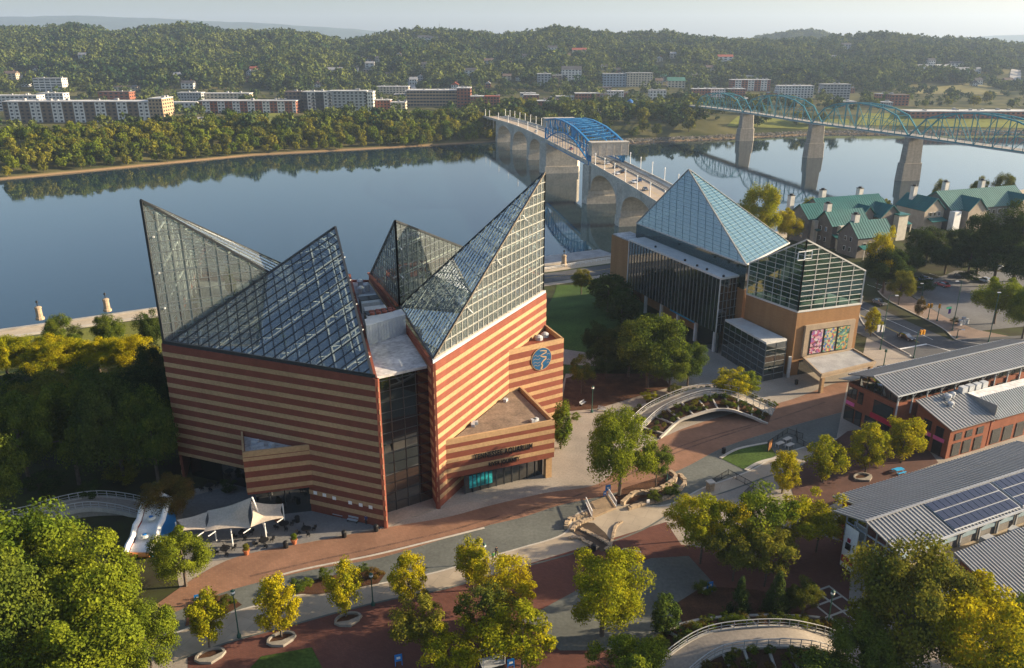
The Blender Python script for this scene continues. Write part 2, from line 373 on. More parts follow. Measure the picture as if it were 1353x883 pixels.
# the promenade wall along the near shore
pw = MB()
xs = np.arange(-400, 500, 8.0)
for a, b_ in zip(xs[:-1], xs[1:]):
    pw.prism([(a, shore(a) - 1.2), (b_, shore(b_) - 1.2), (b_, shore(b_) + .35), (a, shore(a) + .35)], -19, -7.55)
tag(pw.build('river_wall', mat('wall_concrete', (.33, .30, .26), .9, .2, .3)), 'long concrete retaining wall along the near river shore', 'wall')
# ------------------------------------------------------------------ trees
LEAF = {
 'yellow': leaf_mat('leaf_yellow', (.40, .33, .010), (.22, .235, .012), .38),
 'lime': leaf_mat('leaf_lime', (.185, .215, .016), (.085, .130, .014), .36),
 'green': leaf_mat('leaf_green', (.060, .095, .016), (.125, .150, .018), .3),
 'dark': leaf_mat('leaf_dark', (.034, .058, .015), (.062, .085, .018), .25),
 'olive': leaf_mat('leaf_olive', (.19, .175, .020), (.085, .105, .018), .33),
 'rust': leaf_mat('leaf_rust', (.14, .085, .022), (.10, .09, .02), .25),
 'bank': leaf_mat('leaf_bank', (.215, .195, .020), (.065, .098, .018), .3),
 'hill': leaf_mat('leaf_hill', (.125, .145, .034), (.026, .056, .022), .2, .011),
}
BARK = mat('bark', (.11, .085, .065), .95, .25, 3)
def crown_arrays(rng, rx, ry, rz, cz, n_clump, n_leaf, leaf, shape='round', clump_r=.3, inner=.55):
    d = rng.normal(size=(n_clump, 3)); d /= np.linalg.norm(d, axis=1)[:, None]
    rad = inner + (1 - inner) * rng.random(n_clump) ** .6
    p = d * rad[:, None]
    if shape == 'cone':
        h = rng.random(n_clump) ** 1.3; a = rng.random(n_clump) * 6.283; q = (1 - h) * (.55 + .45 * rng.random(n_clump))
        p = np.stack([np.cos(a) * q, np.sin(a) * q, h * 2 - 1], 1)
    if shape == 'oval':
        k = 1.0 - .45 * np.clip(p[:, 2], 0, 1) ** 1.5; p[:, 0] *= k; p[:, 1] *= k
    if shape == 'round': p[:, 2] = np.where(p[:, 2] < -.45, p[:, 2] * .6, p[:, 2])
    cr = clump_r * (.65 + .7 * rng.random(n_clump))
    if shape == 'cone': cr *= .55 + .45 * (1 - (p[:, 2] + 1) / 2)
    k = rng.integers(0, n_clump, n_leaf)
    e = rng.normal(size=(n_leaf, 3)); e /= np.linalg.norm(e, axis=1)[:, None]
    e[:, 2] = np.where(rng.random(n_leaf) < .5, np.abs(e[:, 2]), e[:, 2])
    sr = (.45 + .6 * rng.random(n_leaf)) * cr[k]
    pos = p[k] + e * sr[:, None]
    S = np.array([rx, ry, rz]); pos = pos * S + np.array([0, 0, cz])
    out = (p[k] * .6 + e) ; out /= np.linalg.norm(out, axis=1)[:, None] + 1e-6
    nrm = out + rng.normal(size=(n_leaf, 3)) * .55; nrm /= np.linalg.norm(nrm, axis=1)[:, None]
    t = np.cross(nrm, rng.normal(size=(n_leaf, 3))); t /= np.linalg.norm(t, axis=1)[:, None] + 1e-6; b = np.cross(nrm, t)
    ls = leaf * (.6 + .8 * rng.random(n_leaf))[:, None]
    V = np.stack([pos - t * ls * .5, pos + b * ls * .34 + nrm * ls * .1, pos + t * ls * .5, pos - b * ls * .34 + nrm * ls * .1], 1).reshape(-1, 3)
    return V, np.arange(n_leaf * 4).reshape(-1, 4), p * S + np.array([0, 0, cz])
def trunk_mb(rng, h, r0, tips, forks=6):
    mb = MB(); top = Vector((rng.normal() * .02 * h, rng.normal() * .02 * h, h))
    mb.tube([(0, 0, -.5), (0, 0, .15), top * .45, top], [r0 * 1.5, r0, r0 * .8, r0 * .35], 7)
    for q in tips[:forks]:
        q = Vector(q); s_ = top * (.45 + .4 * rng.random()); m_ = s_.lerp(q, .5) + Vector((0, 0, .06 * h))
        mb.tube([s_, m_, s_.lerp(q, .92)], [r0 * .45, r0 * .3, r0 * .1], 5)
    return mb
PROTO = {}
def proto(kind, n, **kw):
    """n variants of a tree, ten metres tall"""
    PROTO[kind] = []
    for i in range(n):
        rng = np.random.default_rng(hash(kind) % 1 + 100 * i + sum(map(ord, kind)))
        a = dict(kw); th = a.pop('th'); r0 = a.pop('r0'); forks = a.pop('forks', 7)
        V, Q, tips = crown_arrays(rng, **a)
        PROTO[kind].append((fast_mesh('crown', V, Q, LEAF['green']), trunk_mb(rng, th, r0, sorted(tips.tolist(), key=lambda q: q[2])[::max(1, len(tips) // 9)], forks).mesh('trunk', BARK)))
proto('oval', 4, rx=3.0, ry=3.0, rz=4.1, cz=5.6, n_clump=60, n_leaf=8500, leaf=.28, shape='oval', clump_r=.25, inner=.3, th=7.0, r0=.16)
proto('broad', 5, rx=4.5, ry=4.5, rz=4.1, cz=5.7, n_clump=56, n_leaf=28000, leaf=.22, shape='round', clump_r=.27, inner=.42, th=6.5, r0=.26)
proto('airy', 3, rx=4.0, ry=4.0, rz=3.8, cz=5.9, n_clump=42, n_leaf=8800, leaf=.27, shape='round', clump_r=.25, inner=.35, th=7.0, r0=.16)
proto('cone', 2, rx=2.2, ry=2.2, rz=4.7, cz=5.0, n_clump=90, n_leaf=7000, leaf=.28, shape='cone', clump_r=.34, th=8, r0=.14)
proto('bushtree', 3, rx=2.0, ry=2.0, rz=4.3, cz=5.2, n_clump=60, n_leaf=5500, leaf=.3, shape='oval', clump_r=.3, inner=.45, th=6, r0=.14)
proto('bank', 6, rx=4.6, ry=4.6, rz=4.6, cz=5.3, n_clump=34, n_leaf=1500, leaf=.95, shape='round', clump_r=.33, inner=.4, th=6.5, r0=.24, forks=3)
proto('hill', 6, rx=5.0, ry=5.0, rz=4.6, cz=5.2, n_clump=16, n_leaf=210, leaf=2.0, shape='round', clump_r=.4, inner=.35, th=4, r0=.22, forks=0)
NTREE = 0
def tree(kind, loc, h, wid, leaf, name, label, group=None, cat='tree', var=None):
    """a tree at its real place: Empty > trunk, crown"""
    global NTREE; NTREE += 1
    ps = PROTO[kind]; cm, tm = ps[(NTREE if var is None else var) % len(ps)]
    base_w = {'oval': 6.4, 'broad': 10.6, 'airy': 9.0, 'cone': 4.6, 'bushtree': 4.6, 'bank': 10.5, 'hill': 11}[kind]
    o = local(name, label, cat, loc, random.random() * 6.283, group)
    o.scale = (wid / base_w, wid / base_w, h / 10.2)
    c = inst('crown', cm, o); c.material_slots[0].link = 'OBJECT'; c.material_slots[0].material = LEAF[leaf]
    inst('trunk', tm, o); return o
def ptree(kind, bx, by, top, wpx, leaf, name, label, group=None, z=None):
    """tree from its foot pixel, the picture height of its top and its picture width"""
    p = g(bx, by, 0.0)
    for _ in range(4):
        z_ = float(near_h(p.x, p.y)) if z is None else z; p = g(bx, by, z_)
    h = max(2.0, ay(bx, top, p.y).z - p.z); dep = p.y * _c + (CAM_H - p.z - h / 2) * _s
    h = h * .97
    return tree(kind, p, h, wpx * dep / F_PX, leaf, name, label, group)

GROW = 'oval street trees along the concrete walk'
for bx, by, top, w_ in ((277, 858, 775, 58), (372, 842, 757, 62), (457, 815, 735, 52), (541, 800, 728, 54), (625, 780, 706, 54)):
    ptree('oval', bx, by, top, w_, 'yellow', 'street_tree', 'yellow oval street tree in the row between concrete walk and red brick plaza', GROW)
for bx, by, top, w_ in ((1033, 652, 592, 46), (1087, 637, 572, 56), (1143, 625, 558, 58), (1190, 612, 543, 58)):
    ptree('oval', bx, by, top, w_, 'yellow', 'street_tree', 'yellow-green street tree in the row before the brick shop gables', 'street trees before the brick shops')
near = [
 ('airy', 562, 872, 790, 92, 'olive', 'thin pale olive tree rooted in the red brick plaza', None),
 ('airy', 668, 815, 738, 96, 'yellow', 'loose golden tree just behind the last yellow oval street tree', None),
 ('airy', 600, 898, 825, 96, 'yellow', 'short golden tree beside the blue standing sign on the plaza', None),
 ('airy', 690, 892, 800, 120, 'yellow', 'yellowing tree leaning over the vendor cart on the plaza', None),
 ('broad', 795, 840, 728, 132, 'yellow', 'wide golden tree beside the red brick square', None),
 ('broad', 822, 935, 846, 130, 'lime', 'bright lime round tree beside the foreground curved ramp', None),
 ('airy', 925, 745, 655, 92, 'yellow', 'golden tree at the corner of the plaza lawn', 'golden trees by the solar roofed hall'),
 ('airy', 995, 740, 640, 112, 'lime', 'tall lime tree between two golden trees by the hall', None),
 ('airy', 1078, 730, 648, 86, 'yellow', 'golden tree touching the solar roofed hall gable', None),
 ('airy', 952, 742, 662, 84, 'yellow', 'full golden tree in the cluster beside the sunken court fence', None),
 ('airy', 1045, 735, 655, 84, 'yellow', 'golden tree in the cluster nearest the hall gable sign', None),
 ('airy', 968, 768, 690, 84, 'olive', 'shaded tree on the near side of the golden cluster', None),
 ('airy', 640, 862, 775, 92, 'olive', 'olive tree between the thin pale tree and the vendor cart', None),
 ('airy', 905, 715, 655, 62, 'yellow', 'small golden tree at the tip of the golden cluster', None),
 ('airy', 1010, 775, 690, 90, 'olive', 'shaded olive tree behind the dark cone evergreens', None),
 ('bushtree', 877, 842, 783, 42, 'green', 'dense green egg-shaped evergreen beside the terraced ramp', None),
 ('cone', 975, 818, 762, 36, 'dark', 'narrow dark cone evergreen above the foreground ramp', None),
 ('cone', 1024, 815, 756, 44, 'dark', 'wider dark cone evergreen next to the brick grid paving', None),
 ('broad', 1060, 812, 765, 52, 'olive', 'small dark round tree next to brick grid paving', None),
 ('broad', 1185, 905, 720, 190, 'olive', 'huge olive-gold tree in front of the solar roofed hall', None),
 ('broad', 1290, 935, 765, 190, 'yellow', 'large golden tree before the corrugated corner roof', None),
 ('broad', 1130, 925, 815, 110, 'green', 'round green tree at the end of the foreground ramp', None),
 ('broad', 50, 850, 672, 210, 'lime', 'tallest lime tree in the grove beside the curved left walkway', None),
 ('broad', 138, 872, 700, 165, 'lime', 'broad bright tree next to the inflatable slide', None),
 ('broad', 15, 920, 730, 180, 'green', 'dense green tree in the corner grove', None),
 ('broad', 120, 935, 790, 190, 'lime', 'lower lime tree in front of the grove', None),
 ('broad', 205, 905, 800, 90, 'lime', 'rounded lime tree ending the grove beside the concrete walk', None),
 ('broad', 1390, 905, 800, 190, 'lime', 'tall lime tree beyond the corrugated corner roof', None),
 ('broad', 1330, 985, 860, 190, 'lime', 'lime tree below the corrugated corner roof', None),
 ('broad', 1080, 985, 880, 150, 'green', 'green tree on the lane below the foreground ramp', None),
 ('broad', 246, 775, 698, 88, 'lime', 'round lime tree between inflatable slide and shade sails', None),
 ('broad', 818, 655, 541, 100, 'lime', 'yellow-green plaza tree beside the stone stream channel', None),
 ('airy', 866, 645, 578, 52, 'green', 'slim green tree next to the stream channel lamp', None),
 ('bushtree', 741, 592, 526, 34, 'lime', 'small lime tree tucked beside the entrance box', None),
 ('broad', 855, 512, 410, 104, 'green', 'large round tree between the lawn and the dark glass museum wall', None),
 ('broad', 800, 500, 445, 62, 'dark', 'dark tree at the edge of the lawn behind the round logo', None),
 ('broad', 830, 498, 428, 78, 'dark', 'dark full tree at the heart of the clump beside the lawn', None),
 ('broad', 884, 518, 455, 62, 'green', 'green tree at the plaza end of the lawn clump', None),
 ('broad', 788, 472, 424, 48, 'dark', 'small dark tree on the lawn edge of the clump', None),
 ('broad', 908, 510, 450, 52, 'green', 'medium tree next to the museum columns', None),
 ('airy', 768, 520, 468, 40, 'olive', 'sparse small tree by the plaza path', None),
 ('bushtree', 803, 412, 357, 62, 'dark', 'dark evergreen clump at the museum wall end of the lawn', None),
 ('bushtree', 822, 432, 378, 50, 'dark', 'second dark evergreen against the brick museum end wall', None),
 ('broad', 768, 388, 354, 34, 'olive', 'small spreading tree next to the riverside road', None),
 ('airy', 965, 530, 485, 60, 'yellow', 'golden shrub-like tree on the curved planted mound', None),
 ('airy', 985, 530, 490, 50, 'lime', 'leafy lime tree on the mound before the low glass box', None),
 ('broad', 88, 470, 416, 52, 'green', 'round tree on the riverside lawn nearer the left', None),
 ('broad', 147, 462, 413, 44, 'green', 'round tree on the riverside lawn near the glass tower', None),
 ('broad', 203, 470, 408, 46, 'dark', 'dark round tree touching the left glass peak', None),
 ('broad', 226, 688, 628, 82, 'rust', 'low rust brown spreading tree by the shade sails', None),
 ('oval', 1150, 445, 405, 26, 'yellow', 'small yellow tree against the brick museum corner', None),
 ('broad', 1187, 403, 357, 40, 'olive', 'round kerbside tree on the street verge', None),
 ('broad', 1166, 388, 325, 70, 'dark', 'dark tree in front of the green roofed apartments', None),
 ('airy', 1158, 382, 292, 44, 'yellow', 'tall yellow-topped tree above the street', None),
 ('broad', 1000, 335, 238, 62, 'yellow', 'golden tree behind the glass pyramid', None),
 ('broad', 1040, 325, 272, 44, 'yellow', 'smaller golden tree between pyramid and green roofs', None),
 ('broad', 1222, 352, 300, 62, 'dark', 'dark tree in the gap between the two green roofed blocks', None),
 ('broad', 1290, 362, 278, 72, 'dark', 'dark tall tree before the farther green roofed block', None),
 ('broad', 1338, 372, 262, 90, 'dark', 'darkest tall tree at the end of the parking lot', None),
 ('broad', 1262, 345, 300, 44, 'dark', 'dark tree by the parking lot entrance', None),
 ('broad', 1248, 362, 322, 60, 'dark', 'low dark tree filling the gap by the apartment drive', None),
 ('broad', 1312, 378, 308, 84, 'dark', 'wide low dark tree beside the parking lot edge', None),
 ('broad', 1352, 388, 316, 70, 'dark', 'low dark tree ending the parking lot', None),
 ('broad', 1196, 368, 326, 52, 'dark', 'low dark tree behind the kerbside tree', None),
 ('broad', 1278, 366, 312, 60, 'dark', 'middle dark tree of the parking lot backdrop', None),
 ('broad', 1313, 428, 360, 72, 'lime', 'round yellow-green tree at the parking lot corner', None),
 ('broad', 1350, 448, 378, 52, 'lime', 'yellow-green tree next to the round parking lot tree', None),
 ('bushtree', 1214, 418, 392, 15, 'rust', 'tiny orange tree on the parking lot verge', None),
]
for k, bx, by, top, w_, lf, lab, gr in near:
    ptree(k, bx, by, top, w_, lf, 'shade_tree' if k in ('broad', 'airy') else 'evergreen_tree' if k in ('cone', 'bushtree') else 'street_tree', lab, gr)
# the shaded wood beside the aquarium; sunlight on its back row put into yellow leaves
wood = [(25, 560, 492, 100, 'dark'), (70, 580, 490, 96, 'olive'), (120, 545, 484, 92, 'olive'), (165, 560, 488, 96, 'olive'), (195, 575, 480, 90, 'dark'), (10, 495, 440, 74, 'yellow'), (95, 496, 446, 74, 'yellow'), (132, 492, 444, 70, 'yellow'), (38, 494, 446, 70, 'yellow'), (158, 494, 447, 66, 'yellow'), (75, 490, 442, 60, 'yellow'),
        (40, 640, 520, 110, 'green'), (105, 640, 500, 110, 'green'), (165, 640, 500, 120, 'dark'), (210, 640, 505, 100, 'green'), (235, 600, 500, 70, 'dark'), (5, 690, 572, 90, 'green'),
        (60, 502, 455, 70, 'yellow'), (184, 496, 444, 66, 'yellow'), (205, 545, 450, 60, 'dark'), (130, 600, 482, 100, 'green'), (-30, 600, 490, 110, 'green'), (-40, 700, 560, 120, 'green'), (-20, 520, 440, 80, 'yellow')]
for bx, by, top, w_, lf in wood:
    ptree('broad', bx, by, top, w_, lf, 'wood_tree', {'yellow': 'tree with sunlit yellow leaf colour in the wood between aquarium and riverside lawn', 'olive': 'olive tree in the wood between aquarium and riverside lawn', 'dark': 'dark shaded tree in the wood beside the aquarium wall', 'green': 'mid green tree in the shaded wood above the curved walkway'}[lf], 'trees of the wood beside the aquarium, ' + lf)
# trees along the near river shore behind the apartments
for bx, by, top, w_, lf in ((1245, 262, 236, 26, 'olive'), (1298, 262, 232, 26, 'olive'), (1332, 258, 228, 32, 'olive'), (1175, 270, 262, 22, 'yellow'), (1072, 275, 262, 26, 'yellow')):
    q = ay(bx, top, 352.0); zb = float(near_h(q.x, q.y))
    tree('broad', (q.x, q.y, zb), q.z - zb, max(9.0, w_ * 360 / F_PX), lf, 'shore_tree', 'tree whose top shows behind the green apartment roofs, ' + ('olive' if lf == 'olive' else 'yellow'), 'trees behind the green apartment roofs, ' + lf)

# far river bank wood: individual trees
LAWN = [(250, 290, 150, 168)]
cnt = 0; placed = []
def far_ok(p, mind):
    for q in placed:
        if (q[0] - p[0]) ** 2 + (q[1] - p[1]) ** 2 < mind * mind: return False
    return True
rng_b = random.Random(3)
def bank_tree(x, y, h, w_, lf, label, group):
    tree('bank', (x, y, float(far_h(x, y)) - .3), h, w_, lf, 'river_bank_tree', label, group)
tries = 0
while cnt < 290 and tries < 20000:
    tries += 1
    u = rng_b.uniform(-30, 690); d = 1.5 + 80 * rng_b.random() ** 1.2
    Y = 500
    uu = (u - 676.5) / 1119.5
    s_ = float(np.interp(uu, us, s0)); Y = s_ + d; x = uu * Y
    if 345 < u < 530 and d > 95: continue
    if u > 530 and d > 130: continue
    if not far_ok((x, Y), 8.0): continue
    placed.append((x, Y)); cnt += 1
    h = rng_b.uniform(10, 15) * (0.68 if d < 12 else 1); lf = rng_b.choice(['bank', 'bank', 'bank', 'green', 'lime', 'olive'])
    wd_ = {'bank': 'mottled yellow-green', 'green': 'green', 'lime': 'bright lime', 'olive': 'olive'}[lf]; pl_ = 'hanging over the waterline' if d < 12 else 'in the second rank' if d < 40 else 'deep inside'; ph_ = ' '.join([wd_, 'tree', pl_, 'of the far river bank wood']) if d >= 12 else wd_ + ' low tree hanging over the waterline of the far bank wood'
    bank_tree(x, Y, h, h * rng_b.uniform(.78, 1.05), lf, ph_, 'far river bank wood, ' + wd_ + ', ' + pl_)
cnt = 0; tries = 0
while cnt < 95 and tries < 9000:       # park trees on the far bank between and beyond the bridges
    tries += 1
    u = rng_b.uniform(640, 1400); uu = (u - 676.5) / 1119.5; s_ = float(np.interp(uu, us, s0)); d = rng_b.uniform(22, 230); Y = s_ + d; x = uu * Y
    if u > 960 and (d > 60 and rng_b.random() < .55 or rng_b.random() < .35): continue
    if u > 1130 and d < 150: continue
    if abs(x - (96 - .165 * (Y - 250))) < 16 or abs(x - (262 - .21 * (Y - 500))) < 14: continue
    if not far_ok((x, Y), 10): continue
    placed.append((x, Y)); cnt += 1
    h = rng_b.uniform(9, 16); lf = rng_b.choice(['green', 'dark', 'bank', 'bank', 'olive']); wd_ = {'bank': 'yellow-green', 'green': 'green', 'dark': 'dark green', 'olive': 'olive'}[lf]; pl_ = 'behind the road bridge' if u < 840 else 'between the two bridges' if u < 960 else 'seen under the truss footbridge'
    bank_tree(x, Y, h, h * rng_b.uniform(.8, 1.1), lf, wd_ + ' park tree on the far bank ' + pl_, 'far bank park trees, ' + wd_ + ', ' + pl_)
# ------------------------------------------------------------------ aquarium and museum
M_red = brick_mat('red_brick', (.215, .062, .038), (.18, .052, .031), (.14, .058, .042), 1.0, .42, .14, var=.13, ms=.012, wall=True)
M_tan = mat('tan_brick', (.385, .245, .125), .88, .16, .12, scale2=2.5, var2=.14)
M_coping = mat('coping', (.42, .27, .14), .8, .12, .5)
M_dkframe = mat('dark_frame', (.022, .026, .030), .45, .1, 1, spec=.5)
M_steel = mat('white_steel', (.70, .70, .66), .5, .08, .8)
M_mullion = mat('grey_mullion', (.10, .115, .12), .45, .12, 1, spec=.5)
M_glass = glass_mat('peak_glass', (.74, .82, .81), .12, body=.27, bodycol=(.30, .34, .35))  # grey body colour paints in the pale sky reflection
M_glassR = glass_mat('roof_glass', (.66, .74, .72), .20, body=.28, bodycol=(.30, .33, .32))  # grey body again stands for sky reflected on the sloping faces
M_dark = glass_mat('dark_glass', (.10, .13, .13), .16, body=.75, bodycol=(.006, .010, .010), wave=.02)
M_roofgrey = mat('roof_membrane', (.40, .39, .38), .9, .3, .35, scale2=1.6, var2=.25)
M_rooftar = mat('roof_gravel', (.19, .14, .10), .95, .3, .5, scale2=3, var2=.25)
M_metal = mat('metal_panel', (.38, .40, .42), .5, .1, .5, spec=.5)
M_white = mat('white_paint', (.78, .77, .74), .6, .08, 1)
M_black = mat('black_paint', (.012, .012, .013), .5, .1, 2)
def v2(p): return (p[0], p[1])
def wall_line(T, a, b, z0, z1, name='wall', m=None, th=.4):
    """upright slab from a to b whose outer face lies on a-b (outside = right hand side walking a->b)"""
    a = Vector((a[0], a[1], 0)); b = Vector((b[0], b[1], 0)); d = (b - a).normalized(); n = Vector((-d.y, d.x, 0))
    return MB().prism([v2(a), v2(b), v2(b + n * th), v2(a + n * th)], z0, z1).build(name, m or M_red, T)
BAND_TOP = 23.4; BAND_P = 1.8; BAND_H = .74
def bands(wall, a, b, z0, z1, cut=None, proud=.05):
    """the tan brick courses of one wall, each its own piece, just proud of the red brick"""
    a = Vector((a[0], a[1], 0)); b = Vector((b[0], b[1], 0)); d = (b - a).normalized(); n = Vector((d.y, -d.x, 0))
    L_ = (b - a).length
    for k in range(14):
        zc = BAND_TOP - BAND_P * k; lo, hi = max(z0, zc - BAND_H / 2), min(z1, zc + BAND_H / 2)
        if hi - lo < .2: continue
        for s0_, s1_ in (cut(zc) if cut else [(0, L_)]):
            if s1_ - s0_ < .3: continue
            p = a + d * s0_; q = a + d * s1_
            MB().prism([v2(p + n * proud), v2(q + n * proud), v2(q - n * .02), v2(p - n * .02)], lo, hi).build('tan_brick_band', M_tan, wall)
def clip_line(poly, p, d):
    """segment of the line p+t*d inside a convex 2-D polygon"""
    t0, t1 = -1e9, 1e9; k = len(poly)
    ar = sum(poly[i][0] * poly[(i + 1) % k][1] - poly[(i + 1) % k][0] * poly[i][1] for i in range(k)); sg = 1 if ar > 0 else -1
    for i in range(k):
        a, b = poly[i], poly[(i + 1) % k]; nx, ny = -(b[1] - a[1]) * sg, (b[0] - a[0]) * sg
        num = (p[0] - a[0]) * nx + (p[1] - a[1]) * ny; den = d[0] * nx + d[1] * ny
        if abs(den) < 1e-9:
            if num < 0: return None
            continue
        t = -num / den
        if den > 0: t0 = max(t0, t)
        else: t1 = min(t1, t)
    return (t0, t1) if t1 - t0 > .25 else None
def gridlines(P, du, dv, su, sv_, off=0.0, centre=None):
    """lines over a flat polygon P in two directions du, dv at given spacings"""
    P = [Vector(p) for p in P]; nrm = (P[1] - P[0]).cross(P[2] - P[0]).normalized()
    if centre is not None and nrm.dot(P[0] - Vector(centre)) < 0: nrm = -nrm
    e1 = Vector(du) - nrm * Vector(du).dot(nrm); e1.normalize(); e2 = nrm.cross(e1); o = P[0]
    q = [((p - o).dot(e1), (p - o).dot(e2)) for p in P]; res = []
    dirs = []
    for D, S in ((du, su), (dv, sv_)):
        w_ = Vector(D) - nrm * Vector(D).dot(nrm); w_.normalize(); dirs.append(((w_.dot(e1), w_.dot(e2)), S))
    for (dx, dy), S in dirs:
        nx, ny = -dy, dx; pr = [a * nx + b * ny for a, b in q]; lo, hi = min(pr), max(pr); n = max(1, int((hi - lo) / S)); L_ = []
        for i in range(1, n + 1):
            c = lo + (hi - lo) * i / (n + 1); r_ = clip_line(q, (nx * c, ny * c), (dx, dy))
            if r_:
                L_.append(tuple(o + e1 * (nx * c + dx * t) + e2 * (ny * c + dy * t) + nrm * off for t in r_))
        res.append(L_)
    return res, nrm
def glass_face(T, P, centre, du, dv, su, sv_, m=None, bar=.11, barm=None, edge=.3, edgem=None, truss=True, heavy=None):
    """one glazed face: pane, mullions each its own piece, heavy edge bars, white steel behind"""
    P = [Vector(p) for p in P]; gm = MB().poly(P).build('glass', m or M_glass, T)
    (A, B), nrm = gridlines(P, du, dv, su, sv_, .03, centre)
    for i, (a, b) in enumerate(A + B): MB().bar(a, b, bar, bar * 1.3, nrm).build('mullion', barm or M_mullion, gm)
    for i in range(len(P)):
        MB().bar(P[i], P[(i + 1) % len(P)], edge, edge).build('edge_bar', edgem or M_dkframe, gm)
    if truss:
        tb = MB(); (A, B), nrm = gridlines(P, du, dv, su * 3.4, sv_ * 3.4, -.9, centre)
        for a, b in A + B: tb.bar(a, b, .22)
        (A2, B2), nrm = gridlines(P, du, dv, su * 3.4, sv_ * 3.4, -2.0, centre)
        for a, b in A2: tb.bar(a, b, .15)
        for (a, b), (c, e) in zip(A, A2):
            n = max(2, int((b - a).length / 2.2))
            for i in range(n): tb.bar(a.lerp(b, i / n), c.lerp(e, (i + .5) / n), .10); tb.bar(c.lerp(e, (i + .5) / n), a.lerp(b, (i + 1) / n), .10)
        tb.build('steel_truss', M_steel, T)
    return gm

WT = 25.0                                # wall top
P1 = g(213, 455, WT); P2 = g(499, 501, WT); C1 = g(572, 482, WT); C2 = g(722, 387, WT); C3 = g(525, 405, WT); D0 = g(487, 362, WT); KB = g(463, 362, WT)
P2b = Vector((-19.4, 105.6, WT))
Q1 = P1 + (KB - P2) * .78                # back left corner
Z3 = Vector((0, 0, 1))
def aquarium_left():
    T = thing('aquarium_hall', 'striped brick hall with two glass peaks and stone notch over shade sails', 'building', ((P1.x + P2.x) / 2, (P1.y + P2.y) / 2 + 15, 0))
    d = (P2 - P1); L_ = Vector((d.x, d.y, 0)).length; ud = Vector((d.x, d.y, 0)).normalized(); n_out = Vector((ud.y, -ud.x, 0))
    # notch: where the small wedge stands in front of the front wall
    wa = hitwall(318, 570, P1, P2); wb = hitwall(380, 586, P1, P2); zW = wa.z
    sa = (Vector((wa.x, wa.y, 0)) - Vector((P1.x, P1.y, 0))).dot(ud); sb = (Vector((wb.x, wb.y, 0)) - Vector((P1.x, P1.y, 0))).dot(ud)
    LOW = 5.2
    def at(s_): p = Vector((P1.x, P1.y, 0)) + ud * s_; return (p.x, p.y)
    sx_ = sb + 1.6
    w1 = wall_line(T, at(0), at(sx_), LOW, WT); bands(w1, at(0), at(sx_), LOW, WT)
    w2 = wall_line(T, at(sx_ + .003), at(L_), -.3, WT); bands(w2, at(sx_ + .003), at(L_), .5, WT)
    for i, (px, py) in enumerate(((417, 651), (429, 654), (442, 658), (463, 664), (477, 667), (490, 670))):   # small square lights set in the lower course
        p = hitwall(px, py, P1, P2); q = p + n_out * .09
        MB().obox((q.x, q.y, p.z - .28), (.62, .06, .56), math.atan2(ud.y, ud.x)).build('wall_light', M_white, w2)
    # dark glazed recess under the wall
    rb = Vector((n_out.x, n_out.y, 0)) * -2.2
    MB().prism([v2(Vector((*at(0), 0)) + rb), v2(Vector((*at(sx_), 0)) + rb), v2(Vector((*at(sx_), 0)) + rb * 1.2), v2(Vector((*at(0), 0)) + rb * 1.2)], -.3, LOW).build('recess_glazing', M_dark, T)
    for k in range(6):
        p = Vector((*at(2 + k * 2.3), 0)) + rb * .92; MB().obox((p.x, p.y, LOW - 1.3), (.5, .08, .5), math.atan2(ud.y, ud.x)).build('wall_light', M_white, T)
    # wedge
    W = g(320, 598, zW); wl = (W.x, W.y); s1_ = sx_ + 2.4
    zb = 4.6
    wm = MB(); wm.prism([at(sa), wl, at(s1_)], zb, zW - .9); wo_ = wm.build('notch_bay', M_red, T)
    # parapet of the wedge and the roof with plant
    MB().prism([at(sa + .5), (wl[0] + .25, wl[1] + .5), at(s1_ - 1.2)], zW - .88, zW - .8).build('bay_roof', M_roofgrey, wo_)
    for a, b in ((at(sa), wl), (wl, at(s1_))):
        pw_ = wall_line(T, a, b, zW - .9, zW, 'parapet', M_tan, .3)
    bands(wo_, wl, at(s1_), zb, zW - 1.0, proud=.05); bands(wo_, at(sa), wl, zb, zW - 1.0, proud=.05)
    for k, (ox, oy, sz) in enumerate(((.28, .3, (1.1, .8, .7)), (.42, .34, (.8, .8, .5)), (.35, .5, (1.3, .5, .45)), (.58, .26, (.7, .6, .6)))):
        p = Vector((*at(sa), 0)).lerp(Vector((*at(s1_), 0)), ox).lerp(Vector((*wl, 0)), oy * .9)
        MB().obox((p.x, p.y, zW - .8), sz, .3 * k).build('roof_vent', M_metal, wo_)
    p0 = Vector((*wl, 0)); p1_ = Vector((*at(s1_), 0)); q_ = (p0 - p1_).normalized()
    MB().prism([v2(p0 - n_out * .9 - q_ * .6), v2(p1_ - n_out * .5), v2(p1_ - n_out * .9), v2(p0 - n_out * 1.4 - q_ * .6)], -.2, zb).build('recess_glazing', M_dark, T)
    # canyon wall, back and left walls
    cw = wall_line(T, v2(P2), v2(KB), -.3, WT); bands(cw, v2(P2), v2(KB), .5, WT)
    bw_ = wall_line(T, v2(KB), v2(Q1), -3, WT); lw = wall_line(T, v2(Q1), v2(P1), -3, WT); bands(lw, v2(Q1), v2(P1), .5, WT); bands(bw_, v2(KB), v2(Q1), .5, WT)
    MB().prism([v2(P1 + Vector((.5, .5, 0))), v2(P2 + Vector((-.5, .6, 0))), v2(KB + Vector((-.5, -.5, 0))), v2(Q1 + Vector((.5, -.5, 0)))], WT - 2.0, WT - 1.8).build('garden_floor', mat('garden_floor', (.12, .14, .13), .8, .4, .2, scale2=.9, var2=.4), T)
